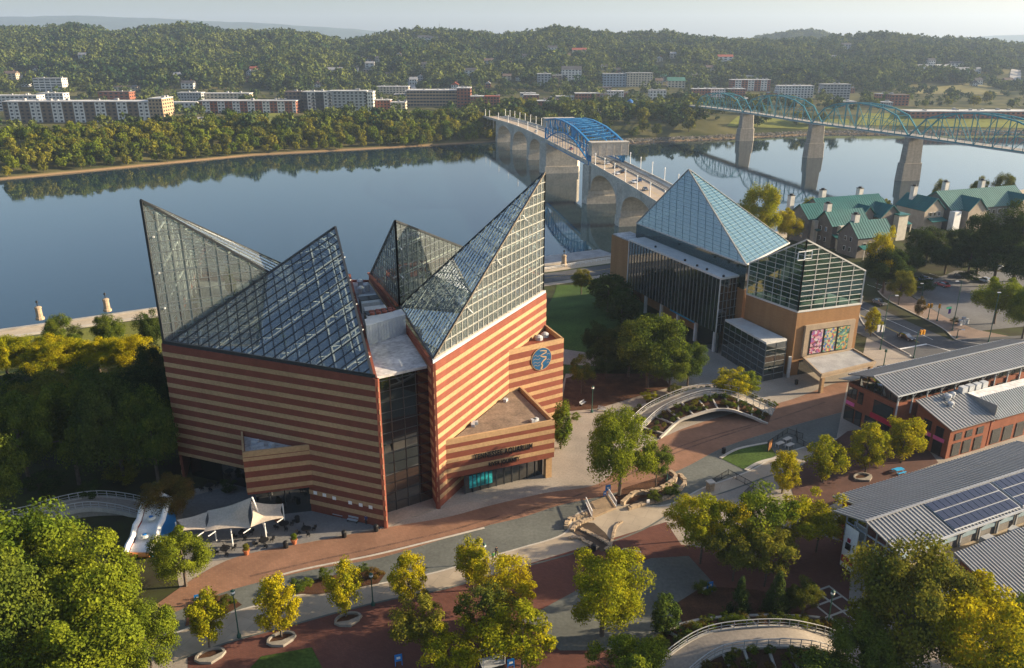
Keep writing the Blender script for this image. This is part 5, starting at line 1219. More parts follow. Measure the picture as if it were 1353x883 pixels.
def bin_(px, py, label, m=None, r_=.38, h=1.05):
    p = g(px, py, 0); T = thing('litter_bin', label, 'bin', p)
    MB().lathe(p, [(r_ * .9, 0), (r_, .1), (r_, h - .2), (r_ * 1.08, h - .18), (r_ * 1.08, h - .1)], 10).build('drum', m or M_black, T); MB().lathe(p, [(r_ * 1.05, h - .1), (r_ * .8, h + .08), (r_ * .3, h + .14)], 10).build('lid', m or M_black, T)
for px, py, lab in ((766, 735, 'black bin in the trio by the dry pool, nearest the pale pool rim'), (775, 732, 'black bin in the trio by the dry pool, middle one'), (784, 728, 'black bin in the trio by the dry pool, next to the stone edge'), (497, 702, 'black bin at the corner of the striped wall'), (455, 710, 'black bin at the court edge'), (393, 690, 'black bin below the shade sail tip'), (378, 724, 'tall black bin next to the terracotta pot'), (956, 599, 'black bin at the tip of the small plaza lawn'), (1052, 508, 'black bin by the low glass box')):
    bin_(px, py, lab)
def pot(px, py, lf, label):
    p = g(px, py, 0); T = thing('plant_pot', label, 'planter', p)
    MB().lathe(p, [(.3, 0), (.48, .75), (.54, .78), (.54, .88), (.42, .86)], 12).build('pot', M_terra, T)
    me_, _ = PROTO['bushtree'][0]; c = inst('plant', me_, T, (0, 0, .6), 0, (.22, .22, .13)); c.material_slots[0].link = 'OBJECT'; c.material_slots[0].material = LEAF[lf]
pot(389, 719, 'lime', 'terracotta pot with upright green plant on the court edge'); pot(326, 733, 'olive', 'terracotta pot with brown plant near the shade sails'); pot(367, 690, 'rust', 'terracotta pot under the shade sail tip')
def table_set(px, py, label, n=4):
    p = g(px, py, 0); T = thing('cafe_table', label, 'table', p)
    tp = MB().lathe(p, [(.75, .72), (.75, .77)], 16).build('table_top', M_black, T); MB().lathe(p, [(.35, 0), (.06, .08), (.05, .72)], 8).build('pedestal', M_black, T)
    for k in range(n):
        a = 6.2832 * k / n + .5; q = Vector((p.x + 1.15 * math.cos(a), p.y + 1.15 * math.sin(a), 0)); C = thing('cafe_chair', 'black metal chair set around a cafe table on the court', 'chair', q, group='black cafe chairs on the court')
        MB().obox((q.x, q.y, .42), (.48, .48, .06), a).build('seat', M_black, C); e = Vector((math.cos(a), math.sin(a), 0)); MB().bar(q + e * .24 + Z3 * .45, q + e * .3 + Z3 * .95, .46, .05, (-e.y, e.x, 0)).build('backrest', M_black, C)
        for sx_ in (-.2, .2):
            for sy_ in (-.2, .2): MB().bar((q.x + sx_, q.y + sy_, 0), (q.x + sx_, q.y + sy_, .42), .05).build('leg', M_black, C)
for px, py, lab in ((322, 709, 'black cafe table under the shade sails'), (349, 719, 'black cafe table by the terracotta pots'), (376, 697, 'black cafe table beside the sail tip'), (405, 704, 'black cafe table nearest the striped wall'), (298, 730, 'black cafe table by the lime tree'), (277, 646, 'black cafe table in the shaded court recess')):
    table_set(px, py, lab)
def bench(px, py, rz, label):
    p = g(px, py, 0); T = local('bench', label, 'bench', p, rz)
    for k in range(3): MB().box(-.9, .9, -.25 + .17 * k, -.12 + .17 * k, .42, .47).build('slat', M_metal, T)
    for k in range(2): MB().box(-.9, .9, .27, .31, .58 + .18 * k, .70 + .18 * k).build('slat', M_metal, T)
    for x in (-.8, .8): MB().box(x - .04, x + .04, -.25, .28, 0, .42).build('leg', M_black, T)
bench(447, 683, -.35, 'grey slatted bench against the striped wall, nearer the dark recess'); bench(466, 690, -.35, 'grey slatted bench against the striped wall, nearer the corner'); bench(770, 535, .9, 'bench by the lantern on the emblem path'); bench(795, 543, -.5, 'bench facing the curved mound')
def sign(px, py, label, m, w_=.9, h=1.7, legs=True, rz=.3):
    p = g(px, py, 0); T = local('standing_sign', label, 'sign', p, rz)
    MB().box(-w_ / 2, w_ / 2, -.05, .05, h * .42, h).build('panel', m, T)
    for x in (-w_ / 2 + .05, w_ / 2 - .05): MB().box(x - .04, x + .04, -.04, .04, 0, h).build('leg', m, T)
    MB().box(-w_ * .25, w_ * .25, -.06, -.052, h * .62, h * .82).build('print', M_white, T)
for px, py, lab in ((803, 653, 'blue standing sign beside the green plaza tree'), (263, 800, 'blue standing sign at the grove edge'), (675, 886, 'blue standing sign next to the vendor cart'), (937, 783, 'blue standing sign below the golden corner tree'), (527, 880, 'blue sign on the red brick plaza')):
    sign(px, py, lab, M_bluepaint)
for px, py, lab in ((856, 668, 'small white sign by the round shrubs'), (930, 785, 'small white sign beside the blue one'), (799, 657, 'small blue marker at the footbridge')): sign(px, py, lab, M_white if 'white' in lab else M_bluepaint, .5, 1.1)
# tree pits with stone seats
def tree_pit(px, py, label):
    p = g(px, py, 0); T = local('tree_pit_bench', label, 'bench', p, .43); T.scale = (.8, .8, .8)
    mb = MB(); k = 14
    for i in range(k):
        a, b = math.pi * i / k, math.pi * (i + 1) / k
        mb.prism([(2.2 * math.cos(a), 1.6 * math.sin(a)), (2.2 * math.cos(b), 1.6 * math.sin(b)), (1.85 * math.cos(b), 1.3 * math.sin(b)), (1.85 * math.cos(a), 1.3 * math.sin(a))], 0, .45)
    M_pit = mat('pit_stone', (.24, .215, .18), .9, .15, .8); mb.build('curved_rim', M_pit, T); MB().prism([(-2.3, -.1), (-1.6, -1.0), (0, -1.8), (1.6, -1.0), (2.3, -.1), (0, -.6)], 0, .5).build('stone_seat', M_pit, T)
    MB().prism([(1.8 * math.cos(6.28 * i / 14), 1.2 * math.sin(6.28 * i / 14)) for i in range(14)], .05, .12).build('soil', M_mulch, T)
tree_pit(372, 846, 'stone seat round a yellow street tree beside the plaza lawn'); tree_pit(460, 820, 'stone seat round the yellow street tree next to the shrub bed'); tree_pit(278, 868, 'stone seat round the yellow street tree by the grove'); tree_pit(1140, 632, 'stone seat round the street tree before the brick shops')
# shade sails
def sails():
    T = thing('shade_sails', 'three beige tensile shade sails on white masts over the court', 'canopy', g(310, 715, 0))
    zt = 3.6
    def sail(c, name='sail'):
        """four or five corners; edges pulled in"""
        c = [Vector(q) for q in c]; k = len(c); cen = sum(c, Vector()) / k; pts = []
        for i in range(k):
            a, b = c[i], c[(i + 1) % k]
            for j in range(5):
                t = j / 5; q = a.lerp(b, t); pts.append(q.lerp(cen, .14 * math.sin(math.pi * t)))
        mb = MB(); n = len(pts); ring2 = [q.lerp(cen, .5) + Z3 * -.12 for q in pts]
        mb.v = [tuple(q) for q in pts + ring2 + [cen - Z3 * .15]]
        for i in range(n): j = (i + 1) % n; mb.f += [(i, j, n + j, n + i), (n + i, n + j, 2 * n)]
        mb.build(name, M_canvas, T, smooth=True)
        return c
    hi = ay(333, 656, 106); hi = g(333, 657, 7.2)
    A = sail([g(274, 675, 3.4), hi, g(331, 698, 3.2), g(269, 703, 2.9)]); B = sail([hi.lerp(g(330, 668, 4.2), .5), g(373, 666, 3.6), g(375, 684, 3.4), g(331, 697, 3.2)]); C = sail([g(233, 687, 3.4), g(275, 676, 3.6), g(273, 700, 3.0), g(240, 702, 3.0)])
    for (px, py, top) in ((308, 722, 697), (352, 712, 690), (335, 690, 0), (376, 690, 0), (286, 715, 0), (236, 715, 0)):
        p = g(px, py, 0); MB().tube([p, p + Vector((0, 0, 3.3 if top == 0 else 3.0))], .1, 8).build('mast', M_white, T)
    p = hi; MB().tube([(p.x + 1.0, p.y + 1.5, 0), p], .12, 8).build('mast', M_white, T)
    for px, py in ((331, 698), (285, 702), (375, 684), (269, 703)): p = g(px, py, 3.1); MB().bar(p, p + Vector((-.8, -.9, -.25)), .12).build('tie_arm', M_white, T)
sails()
def slide():
    T = thing('inflatable_slide', 'white inflatable slide with blue sides beside the grove', 'inflatable', g(186, 735, 0))
    o = g(183, 737, 0); Wd = 1.8; L_ = 8.5; d = Vector((.02, 1, 0)).normalized(); n = Vector((d.y, -d.x, 0)); zt = 4.6
    prof = [(0, .3), (.12, .9), (.3, 1.2), (.45, 2.4), (.6, 2.6), (.8, 4.0), (1, 4.2)]
    mb = MB(); A = [o + d * L_ * t - n * Wd * .8 + Z3 * z for t, z in prof]; B = [o + d * L_ * t + n * Wd * .8 + Z3 * z for t, z in prof]; k = len(A)
    mb.v = [tuple(q) for q in A + B] + [(q.x, q.y, 0) for q in A + B]; mb.f = [(i, k + i, k + i + 1, i + 1) for i in range(k - 1)] + [(k - 1, 2 * k - 1, 4 * k - 1, 3 * k - 1)]
    mb.build('slide_bed', M_white, T)
    for s_ in (-1, 1):
        MB().tube([o + d * L_ * t + n * s_ * Wd + Z3 * (z + .5) for t, z in prof], .42, 8).build('side_tube', M_white, T)
        mb = MB()
        for (t0, z0), (t1, z1) in zip(prof[:-1], prof[1:]): mb.prism([v2(o + d * L_ * t0 + n * s_ * (Wd + .25)), v2(o + d * L_ * t1 + n * s_ * (Wd + .25)), v2(o + d * L_ * t1 + n * s_ * (Wd - .25)), v2(o + d * L_ * t0 + n * s_ * (Wd - .25))], 0, [z0 + .3, z1 + .3, z1 + .3, z0 + .3])
        mb.build('side_wall', M_bluepaint if s_ > 0 else mat('red_vinyl', (.45, .05, .04), .5, .1, 2), T)
    for t in (.32, .62): p = o + d * L_ * t + Z3 * (1.6 if t < .5 else 3.0); MB().lathe((p.x, p.y, p.z), [(.55, 0), (.75, .25), (.55, .5)], 12).build('bumper', mat('pale_vinyl', (.55, .56, .50), .5, .1, 2), T); MB().lathe((p.x, p.y, p.z + .4), [(.3, 0), (.3, .15), (.1, .2)], 10).build('bumper_cap', M_bluepaint, T)
    MB().tube([o + d * L_ - n * Wd + Z3 * 4.6, o + d * L_ * 1.02 + Z3 * 5.4, o + d * L_ + n * Wd + Z3 * 4.6], .35, 8).build('top_arch', M_white, T); MB().tube([o - n * Wd + Z3 * .5, o + n * Wd + Z3 * .5], .35, 8).build('front_tube', mat('orange_vinyl', (.60, .22, .05), .5, .1, 2), T)
slide()
# fenced terrace, stone post and dining corner on the plaza
def fence(pts, label, h=1.1, m=None, posts=1.6):
    P = [g(a, b, 0) for a, b in pts]; T = thing('plaza_fence', label, 'fence', P[0]); m = m or M_black
    for a, b in zip(P[:-1], P[1:]):
        r_ = MB().bar(a + Z3 * h, b + Z3 * h, .07).build('rail', m, T); MB().bar(a + Z3 * .15, b + Z3 * .15, .05).build('rail', m, T)
        n = max(1, int((b - a).length / posts))
        for k in range(n + 1): p = a.lerp(b, k / n); MB().bar(p, p + Z3 * (h + .05), .08).build('post', m, T)
        bal = MB(); n = int((b - a).length / .22)
        for k in range(n): p = a.lerp(b, k / n); bal.bar(p + Z3 * .15, p + Z3 * h, .025)
        bal.build('balusters', m, T)
fence([(935, 644), (962, 628), (995, 646), (980, 660)], 'black picket fence round the sunken court on the plaza')
fence([(1014, 590), (1040, 573), (1060, 580)], 'black fence round the dining corner near the small lawn'); fence([(1052, 572), (1053, 585), (1078, 600)], 'black fence between dining corner and shop trees')
T = thing('stone_post', 'square tan stone post at the sunken court corner', 'post', g(938, 648, 0)); p = g(938, 648, 0); MB().obox(p, (1.0, 1.0, 1.5), .4).build('shaft', M_sand, T); MB().obox((p.x, p.y, 1.5), (1.25, 1.25, .22), .4).build('cap', M_kerb, T)
T = local('timber_screen', 'orange timber screen beside the small plaza lawn', 'screen', g(1017, 595, 0), .9)
for k in range(6): MB().box(-.9, .9, -.04, .04, .2 + .3 * k, .44 + .3 * k).build('board', mat('orange_timber', (.34, .15, .05), .8, .2, 2), T)
for x in (-.9, .9): MB().box(x - .06, x + .06, -.06, .06, 0, 2.1).build('post', M_black, T)
for px, py, lab in ((1030, 590, 'pale dining table near the orange timber screen'), (1043, 592, 'pale dining table in the middle of the dining corner'), (1040, 584, 'pale dining table by the black fence')):
    p = g(px, py, 0); T = local('dining_table', lab, 'table', p, .6); MB().box(-.9, .9, -.45, .45, .7, .76).build('table_top', M_kerb, T)
    for x in (-.8, .8):
        for y in (-.35, .35): MB().box(x - .04, x + .04, y - .04, y + .04, 0, .7).build('leg', M_metal, T)
T = local('picnic_table', 'bright blue picnic table under the shop street tree', 'table', g(1187, 625, 0), .4); mbl = mat('bright_blue', (.03, .33, .62), .5, .1, 2)
MB().box(-.9, .9, -.4, .4, .72, .78).build('table_top', mbl, T)
for y in (-.75, .75): MB().box(-.9, .9, y - .15, y + .15, .42, .47).build('seat', mbl, T)
for x in (-.7, .7): MB().bar((x, -.8, 0), (x, .2, .74), .07).build('leg', mbl, T); MB().bar((x, .8, 0), (x, -.2, .74), .07).build('leg', mbl, T)
# vendor cart
T = local('vendor_cart', 'dark vendor cart with white awning frame under the yellowing tree', 'cart', g(650, 885, 0), .35)
MB().box(-1.3, 1.3, -.8, .8, .45, 1.15).build('body', M_black, T); MB().box(-1.4, 1.4, -.9, .9, 1.16, 1.22).build('counter', M_metal, T)
for x in (-1.35, 1.35):
    for y in (-.85, .85): MB().bar((x, y, 1.2), (x, y, 2.5), .06).build('frame_post', M_white, T)
    MB().bar((x, -.85, 2.5), (x, .85, 2.5), .08).build('frame_rail', M_white, T); MB().tube([(x * .8, -.95, .4), (x * .8, -.82, .4)], .4, 12).build('wheel', M_black, T)
for y in (-.85, .85): MB().bar((-1.35, y, 2.5), (1.35, y, 2.5), .08).build('frame_rail', M_white, T)
# brick grid paving: brick panels in pale frames
for i in range(4):
    for j in range(3):
        a = Vector(g2(1078, 842)) + Vector((.907, .42)) * (2.3 * i) + Vector((-.42, .907)) * (2.3 * j)
        q = [a, a + Vector((.907, .42)) * 1.95, a + Vector((.907, .42)) * 1.95 + Vector((-.42, .907)) * 1.95, a + Vector((-.42, .907)) * 1.95]
        tag(MB().prism([tuple(x) for x in q], .0, .10).build('brick_panel', MATS['dark_red_paving']), kind='structure')
sheet('panel_frame', [tuple(Vector(g2(1078, 842)) + Vector((.907, .42)) * a + Vector((-.42, .907)) * b) for a, b in ((-.35, -.35), (9.2, -.35), (9.2, 6.9), (-.35, 6.9))], .065, M_kerb, False)
# ---- cars
def car_proto(col, name, van=False):
    T = local('parked_car', 'x', 'car'); m = mat('car_' + name, col, .28, .04, 1, spec=.6); gl = M_dark
    def loft(secs, nm, m_):
        mb = MB(); k = len(secs[0]); mb.v = [tuple(v) for s_ in secs for v in s_]
        for i in range(len(secs) - 1):
            for j in range(k): a = i * k + j; b = i * k + (j + 1) % k; mb.f.append((a, b, b + k, a + k))
        mb.f += [tuple(range(k - 1, -1, -1)), tuple(range((len(secs) - 1) * k, len(secs) * k))]; return mb.build(nm, m_, T)
    def sec(x, w_, z0, z1): return [(x, -w_, z0), (x, w_, z0), (x, w_ * 1.02, (z0 + z1) / 2), (x, w_ * .9, z1), (x, -w_ * .9, z1), (x, -w_ * 1.02, (z0 + z1) / 2)]
    loft([sec(-2.3, .72, .35, .75), sec(-2.1, .86, .28, .88), sec(-1.0, .9, .25, .93), sec(.9, .9, .25, .92), sec(1.9, .86, .27, .80), sec(2.3, .7, .35, .65)], 'body', m)
    zt = 1.75 if van else 1.45
    cab = loft([sec(-1.95 if van else -1.75, .74, .9, .95), sec(-1.35, .76, .9, zt - .03), sec(.1, .76, .9, zt), sec(1.05, .74, .88, .93)], 'cabin_glass', gl)
    loft([sec(-1.3, .68, zt - .05, zt + .02), sec(.05, .68, zt - .03, zt + .04)], 'roof', m)
    for x in (-1.4, 1.4):
        for y in (-.82, .82): w_ = MB().tube([(x, y - .1, .33), (x, y + .1, .33)], .33, 12).build('wheel', M_black, T); MB().tube([(x, y - .11, .33), (x, y + .11, .33)], .19, 10).build('rim', M_metal, w_)
    for y in (-.6, .6): MB().obox((2.22, y, .58), (.12, .3, .14)).build('headlight', M_white, T); MB().obox((-2.24, y, .68), (.1, .3, .14)).build('tail_light', mat('tail_red', (.35, .01, .01), .4, .05, 2), T)
    return T
CARS = {}
def car(px, py, rz, col, label, z=0.0, van=False, loc=None, group=None):
    key = (col, van); cols = {'black': (.012, .013, .015), 'white': (.72, .72, .72), 'silver': (.42, .44, .46), 'red': (.32, .02, .02), 'blue': (.03, .08, .2), 'grey': (.12, .125, .13)}
    if key not in CARS: CARS[key] = car_proto(cols[col], col, van); o = CARS[key]
    else: o = copy_tree(CARS[key])
    p = loc if loc is not None else g(px, py, z); o.location = p; o.rotation_euler = (0, 0, rz)
    o['label'] = label; o['category'] = 'car'
    if group: o['group'] = group
    return o
car(1197, 448, -1.15, 'black', 'black saloon car waiting at the crossing', .08)
car(1288, 352, .2, 'silver', 'silver car by the parking lot entrance', .06)
car(1222, 371, .4, 'blue', 'dark blue car behind the hedge', .03); car(1205, 372, .4, 'black', 'black car behind the hedge', .03); car(1270, 366, 1.9, 'grey', 'grey car on the parking lot beside the island hedge', .06); car(1320, 356, .3, 'grey', 'grey car at the edge of the dark trees', .06)
for px, py, rz, c, lab in ((1300, 372, 1.9, 'white', 'white car parked on the lot before the dark trees'), (1245, 378, 1.9, 'red', 'red car parked near the island hedge'), (1340, 392, .35, 'silver', 'silver car parked beside the round lot tree'), (1330, 470, .3, 'white', 'white car on the cross street behind the shop roof'), (1162, 402, -1.3, 'grey', 'grey car driving up towards the bridge')):
    car(px, py, rz, c, lab, .08)
# ---- traffic signals, banners and street poles
def signal(px, py, top, label, arm=None):
    p = g(px, py, 0); h = ay(px, top, p.y).z; T = thing('traffic_signal', label, 'signal', p)
    MB().lathe(p, [(.3, 0), (.2, .4), (.12, .6), (.09, h)], 8).build('pole', M_lampg, T)
    ym = mat('signal_yellow', (.55, .26, .02), .5, .1, 2)
    for (dx, dz) in arm or [(.5, -.6)]:
        q = p + Vector((.907 * dx, .42 * dx, h + dz)); bx = MB().obox((q.x, q.y, q.z - .55), (.42, .42, 1.15), .4).build('signal_head', ym, T)
        for k, c in enumerate(((.3, .02, .02), (.3, .2, .02), (.02, .2, .05))): MB().obox((q.x - .06, q.y - .22, q.z + .25 - .34 * k), (.22, .06, .22), .4).build('lens', mat('lens_%d' % k, c, .3, .05, 2), bx)
        MB().bar(p + Z3 * (h + dz), q, .08).build('arm', M_lampg, T)
signal(1207, 473, 438, 'green pole with two yellow traffic signals at the museum crossing', [(1.0, -.4), (2.0, -.5)]); signal(1226, 422, 402, 'pole with yellow traffic signals on the parking lot verge', [(-.7, -.4), (.5, -.5)])
signal(1238, 424, 405, 'pole with one yellow traffic signal on the street verge', [(0, .1)])
def pole(px, py, top, label, arm=1.6, m=None):
    p = g(px, py, 0); h = ay(px, top, p.y).z; T = thing('street_lamp', label, 'lamp', p)
    MB().lathe(p, [(.28, 0), (.16, .5), (.11, .8), (.08, h)], 8).build('post', m or M_lampg, T); q = p + Vector((-arm, 0, h + .1)); MB().bar(p + Z3 * h, q, .08).build('arm', m or M_lampg, T); MB().obox((q.x, q.y, q.z - .12), (.8, .3, .16)).build('lamp_head', M_white, T)
for px, py, top, lab, ar in ((1264, 447, 436, 'short street lamp at the crossing', -1.2), (1258, 437, 372, 'tall green street lamp with purple banner on the verge', 1.2), (1163, 462, 391, 'tall street lamp with white banners on the museum corner', -1.8), (1306, 452, 387, 'tall green pole near the round lot tree', 0), (1217, 397, 375, 'thin lamp post in front of the parking lot', .6), (1265, 352, 328, 'lamp post by the apartment drive', .4)):
    pole(px, py, top, lab, ar)
for px, py, z, m, lab in ((1255, 410, 4.5, mat('banner_purple', (.10, .04, .22), .8, .1, 2), 'purple street banner on the tall green lamp'), (1161, 434, 4.0, M_white, 'white street banner on the museum corner lamp, street side'), (1167, 434, 4.0, M_white, 'white street banner on the museum corner lamp, museum side'), (1254, 407, 7.4, mat('street_sign_green', (.02, .30, .18), .6, .1, 2), 'green street name plate by the tall lamp')):
    p = g(px, py, z); T = local('street_banner', lab, 'banner', p, .3); w_, h = (.8, 1.9) if 'banner' in lab else (1.6, .5); MB().box(-w_ / 2, w_ / 2, -.02, .02, -h / 2, h / 2).build('cloth', m, T); MB().box(-w_ / 2, w_ / 2, -.05, .05, h / 2, h / 2 + .06).build('rod', M_lampg, T)
T = thing('utility_cabinet', 'green post with dark base at the museum canopy', 'post', g(1167, 486, 0)); p = g(1167, 486, 0); MB().obox(p, (2.2, 1.4, .3), .3).build('base', M_black, T); MB().lathe(p, [(.2, .3), (.12, 1), (.1, 3.8), (.3, 3.9), (.25, 4.5)], 8).build('post', M_lampg, T)
T = thing('news_boxes', 'pale kiosk boxes at the street corner', 'kiosk', g(1268, 430, 0)); p = g(1268, 430, 0)
for k in range(3): MB().obox((p.x + 1.1 * k, p.y + .5 * k, 0), (.9, .8, 1.5 + .6 * (k == 1)), .4).build('box', M_metal, T)
# ------------------------------------------------------------------ shop blocks, solar roofed hall, green roofed apartments
EX = Vector((.907, .421, 0)).normalized(); EY = Vector((-EX.y, EX.x, 0))
M_shopbrick = brick_mat('shop_brick', (.25, .085, .045), (.21, .07, .037), (.16, .075, .05), 1.0, .4, .14, var=.14, ms=.012, wall=True)
M_tin = mat('grey_tin_roof', (.235, .235, .23), .5, .16, .25, metal=.2, spec=.5); M_rib = mat('tin_rib', (.27, .27, .265), .45, .08, .5, metal=.2, spec=.5)
M_signred = mat('sign_red', (.36, .015, .05), .5, .08, 2); M_signpink = mat('sign_pink', (.62, .12, .30), .5, .08, 2)
class Fr:
    """local frame: x along the ridge, y towards the river"""
    def __init__(s, o, ex=EX): s.o = Vector((o[0], o[1], 0)); s.ex = ex; s.ey = Vector((-ex.y, ex.x, 0)); s.a = math.atan2(ex.y, ex.x)
    def p(s, x, y, z=0.0): q = s.o + s.ex * x + s.ey * y; return Vector((q.x, q.y, z))
    def p2(s, x, y): q = s.p(x, y); return (q.x, q.y)
    def prism(s, x0, x1, y0, y1, z0, z1): return MB().prism([s.p2(x0, y0), s.p2(x1, y0), s.p2(x1, y1), s.p2(x0, y1)], z0, z1)
def roof_slope(T, f, x0, x1, ya, za, yb, zb, m=None, ribs=.75, name='roof', th=.18, rm=None):
    """one slope from (ya,za) to (yb,zb) with standing ribs"""
    r_ = MB().slab([f.p(x0, ya, za), f.p(x1, ya, za), f.p(x1, yb, zb), f.p(x0, yb, zb)], th).build(name, m or M_tin, T)
    if ribs:
        n = int((x1 - x0) / ribs); a, b = f.p(x0, ya, za + .04), f.p(x0, yb, zb + .04); me = MB().bar(a, b, .16, .14).mesh('rib', rm or M_rib, tuple(T['_org']))
        for k in range(n + 1): o = bpy.data.objects.new('rib', me); COL.objects.link(o); o.parent = r_; o.location = f.ex * ((x1 - x0) * k / n)
    return r_
def window_on(T, f, x, y, z, w_, h, axis, m=None, frame=None):
    """window block let into a wall; axis 'x' = wall runs along x"""
    sx_, sy_ = (w_, .12) if axis == 'x' else (.12, w_)
    fr_ = MB().obox(f.p(x, y, z), (sx_ + (.16 if axis == 'x' else 0), sy_ + (.16 if axis == 'y' else 0), h), f.a).build('window', frame or M_black, T)
    MB().obox(f.p(x + (0 if axis == 'x' else math.copysign(.04, -1)), y - (.04 if axis == 'x' else 0), z + .08), (sx_, sy_, h - .16), f.a).build('pane', m or M_dark, fr_)
    return fr_
def shop_text(T, txt, f, x, y, z, size, rot, m):
    cu = bpy.data.curves.new('lettering', 'FONT'); cu.body = txt; cu.size = size; cu.extrude = .03; cu.align_x = 'CENTER'
    to = bpy.data.objects.new('lettering', cu); COL.objects.link(to); dg = bpy.context.evaluated_depsgraph_get(); me = bpy.data.meshes.new_from_object(to.evaluated_get(dg)); bpy.data.objects.remove(to)
    me.materials.clear(); me.materials.append(m); o = bpy.data.objects.new('lettering', me); COL.objects.link(o); o.parent = T; o.location = f.p(x, y, z) - Vector(T['_org']); o.rotation_euler = (R(90), 0, f.a + rot)
def shops():
    f = Fr((67.7, 136.5)); T = thing('brick_shop_hall', 'red brick shop hall with long grey ribbed gable roof', 'building', f.p(20, 0))
    ze, zr = 10.3, 12.0
    hall = MB(); 
    f.prism(1.2, 44, -4.6, 6.8, -.2, 7.9).build('brick_wall', M_shopbrick, T)
    MB().prism([f.p2(1.6, -4.2), f.p2(43.6, -4.2), f.p2(43.6, 4.6), f.p2(1.6, 4.6)], 7.9, 9.9).build('clerestory_glazing', M_dark, T)
    mb = MB(); mb.poly([f.p(1.7, -4.2, 9.9), f.p(1.7, 4.6, 9.9), f.p(1.7, .2, 11.7)]); mb.build('gable_glazing', M_dark, T)
    for k in range(12):
        MB().obox(f.p(1.0 + k * 3.8, -4.75, 5.5), (.22, .22, ze - 5.3), f.a).build('eave_post', M_metal, T); a, b = f.p(1.0 + k * 3.8, -4.75, 8.6), f.p(1.0 + k * 3.8, -5.5, ze - .25); MB().bar(a, b, .12).build('bracket', M_metal, T)
    for k in range(6): MB().bar(f.p(1.55, -4.2 + 1.75 * k, 7.9), f.p(1.55, -4.2 + 1.75 * k, ze - .1 + 1.5 * (1 - abs(-4.2 + 1.75 * k) / 5.6)), .12).build('mullion', M_dkframe, T)
    roof_slope(T, f, -.6, 44.5, 0, zr, -5.7, ze); roof_slope(T, f, -.6, 44.5, 0, zr, 5.7, ze); MB().bar(f.p(-.6, 0, zr + .08), f.p(44.5, 0, zr + .08), .4, .12).build('ridge_cap', M_rib, T)
    for y in (-5.7, 5.7): MB().bar(f.p(-.6, y, ze - .06), f.p(44.5, y, ze - .06), .2, .25).build('eave_gutter', M_metal, T)
    MB().slab([f.p(-.4, 4.9, 9.3), f.p(16, 4.9, 9.3), f.p(16, 8.0, 8.5), f.p(-.4, 8.0, 8.5)], .15).build('side_roof', M_tin, T)
    for (y, w_, z, h) in ((-1.8, 4.2, 4.3, 2.6), (5.0, .9, 5.0, 2.2), (6.1, .9, 5.0, 2.2), (3.5, 1.0, 4.6, 2.4)): window_on(T, f, 1.15, y, z, w_, h, 'y')
    for (y, w_) in ((5.6, 2.2), (3.4, 1.4), (-2.6, 2.6), (.6, 2.4)): window_on(T, f, 1.15, y, .1, w_, 2.9, 'y')
    MB().obox(f.p(1.05, -1.8, 3.2), (.14, 5.0, .95), f.a).build('shop_sign', M_signred, T); MB().obox(f.p(1.05, 5.6, 3.5), (.14, 2.0, .7), f.a).build('shop_sign', M_signpink, T)
    for k in range(9):
        x = 5 + k * 4.2
        if x > 20: window_on(T, f, x, -4.62, 5.0, 2.4, 2.0, 'x')
    # lean-to shop
    T2 = thing('brick_shop_wing', 'lower brick shop wing with ribbed lean-to roof and roof vents', 'building', f.p(10, -9)); g_ = f
    MB().prism([f.p2(4.9, -6.0), f.p2(4.9, -13.2), f.p2(15.5, -13.2), f.p2(15.5, -6.0)], -.2, [8.2, 6.0, 6.0, 8.2]).build('brick_wall', M_shopbrick, T2)
    roof_slope(T2, f, 4.1, 16.0, -5.9, 8.75, -14.0, 6.2)
    for (y, z, w_, h) in ((-8.6, 3.9, 1.5, 1.9), (-11.2, 3.6, 1.4, 1.9), (-8.6, .1, 1.7, 2.6), (-11.2, .1, 1.7, 2.6)): window_on(T2, f, 4.85, y, z, w_, h, 'y')
    MB().obox(f.p(4.78, -8.6, 2.85), (.12, 2.2, .7), f.a).build('shop_sign', M_signpink, T2); MB().obox(f.p(4.78, -11.3, 2.85), (.12, 2.2, .7), f.a).build('shop_sign', M_signpink, T2)
    for (x, z, w_, h) in ((7.2, .2, 2, 2.6), (10.0, .2, 2, 2.6), (13, .2, 2, 2.6), (7.2, 3.4, 1.6, 1.4), (10, 3.4, 1.6, 1.4), (13, 3.4, 1.6, 1.4)): window_on(T2, f, x, -13.22, z, w_, h, 'x')
    for (x, y, r_, h) in ((10.5, -7.6, .45, 1.2), (12.3, -7.2, .35, 1.0), (9.6, -9.0, .4, .9)): p = f.p(x, y, 8.75 - (-(y + 5.9)) * .315 - .1); MB().lathe(p, [(r_, 0), (r_, h * .6), (r_ * 1.5, h * .65), (r_ * 1.4, h), (.1, h + .15)], 10).build('roof_vent', M_metal, T2)
    for k in range(4): MB().obox(f.p(15.8 + 1.9 * k, -6.6, 8.3), (1.4, 1.0, 1.3), f.a).build('air_conditioner', M_metal, T2)
    # white flat roofed shop
    T3 = thing('flat_roofed_shop', 'white flat roofed shop with slate grey metal skirt', 'building', f.p(22, -10))
    f.prism(16.2, 34, -13.0, -6.1, -.2, 6.4).build('brick_wall', M_shopbrick, T3)
    roof_slope(T3, f, 16.3, 34, -9.6, 8.5, -13.9, 5.9, ribs=.6, name='metal_skirt', m=mat('slate_tin', (.20, .225, .24), .45, .1, .4, metal=.2, spec=.5), rm=MATS.get('slate_tin'))
    f.prism(16.3, 34, -9.5, -7.2, 6.4, 8.45).build('flat_roof', mat('white_roof', (.66, .65, .62), .8, .2, .3, scale2=1.5, var2=.2), T3)
    f.prism(16.15, 16.29, -13.4, -7.2, 5.2, 8.5).build('end_panel', M_tin, T3)
    for (x) in (18.2, 21.5, 25): window_on(T3, f, x, -13.02, .2, 2.4, 3.0, 'x')
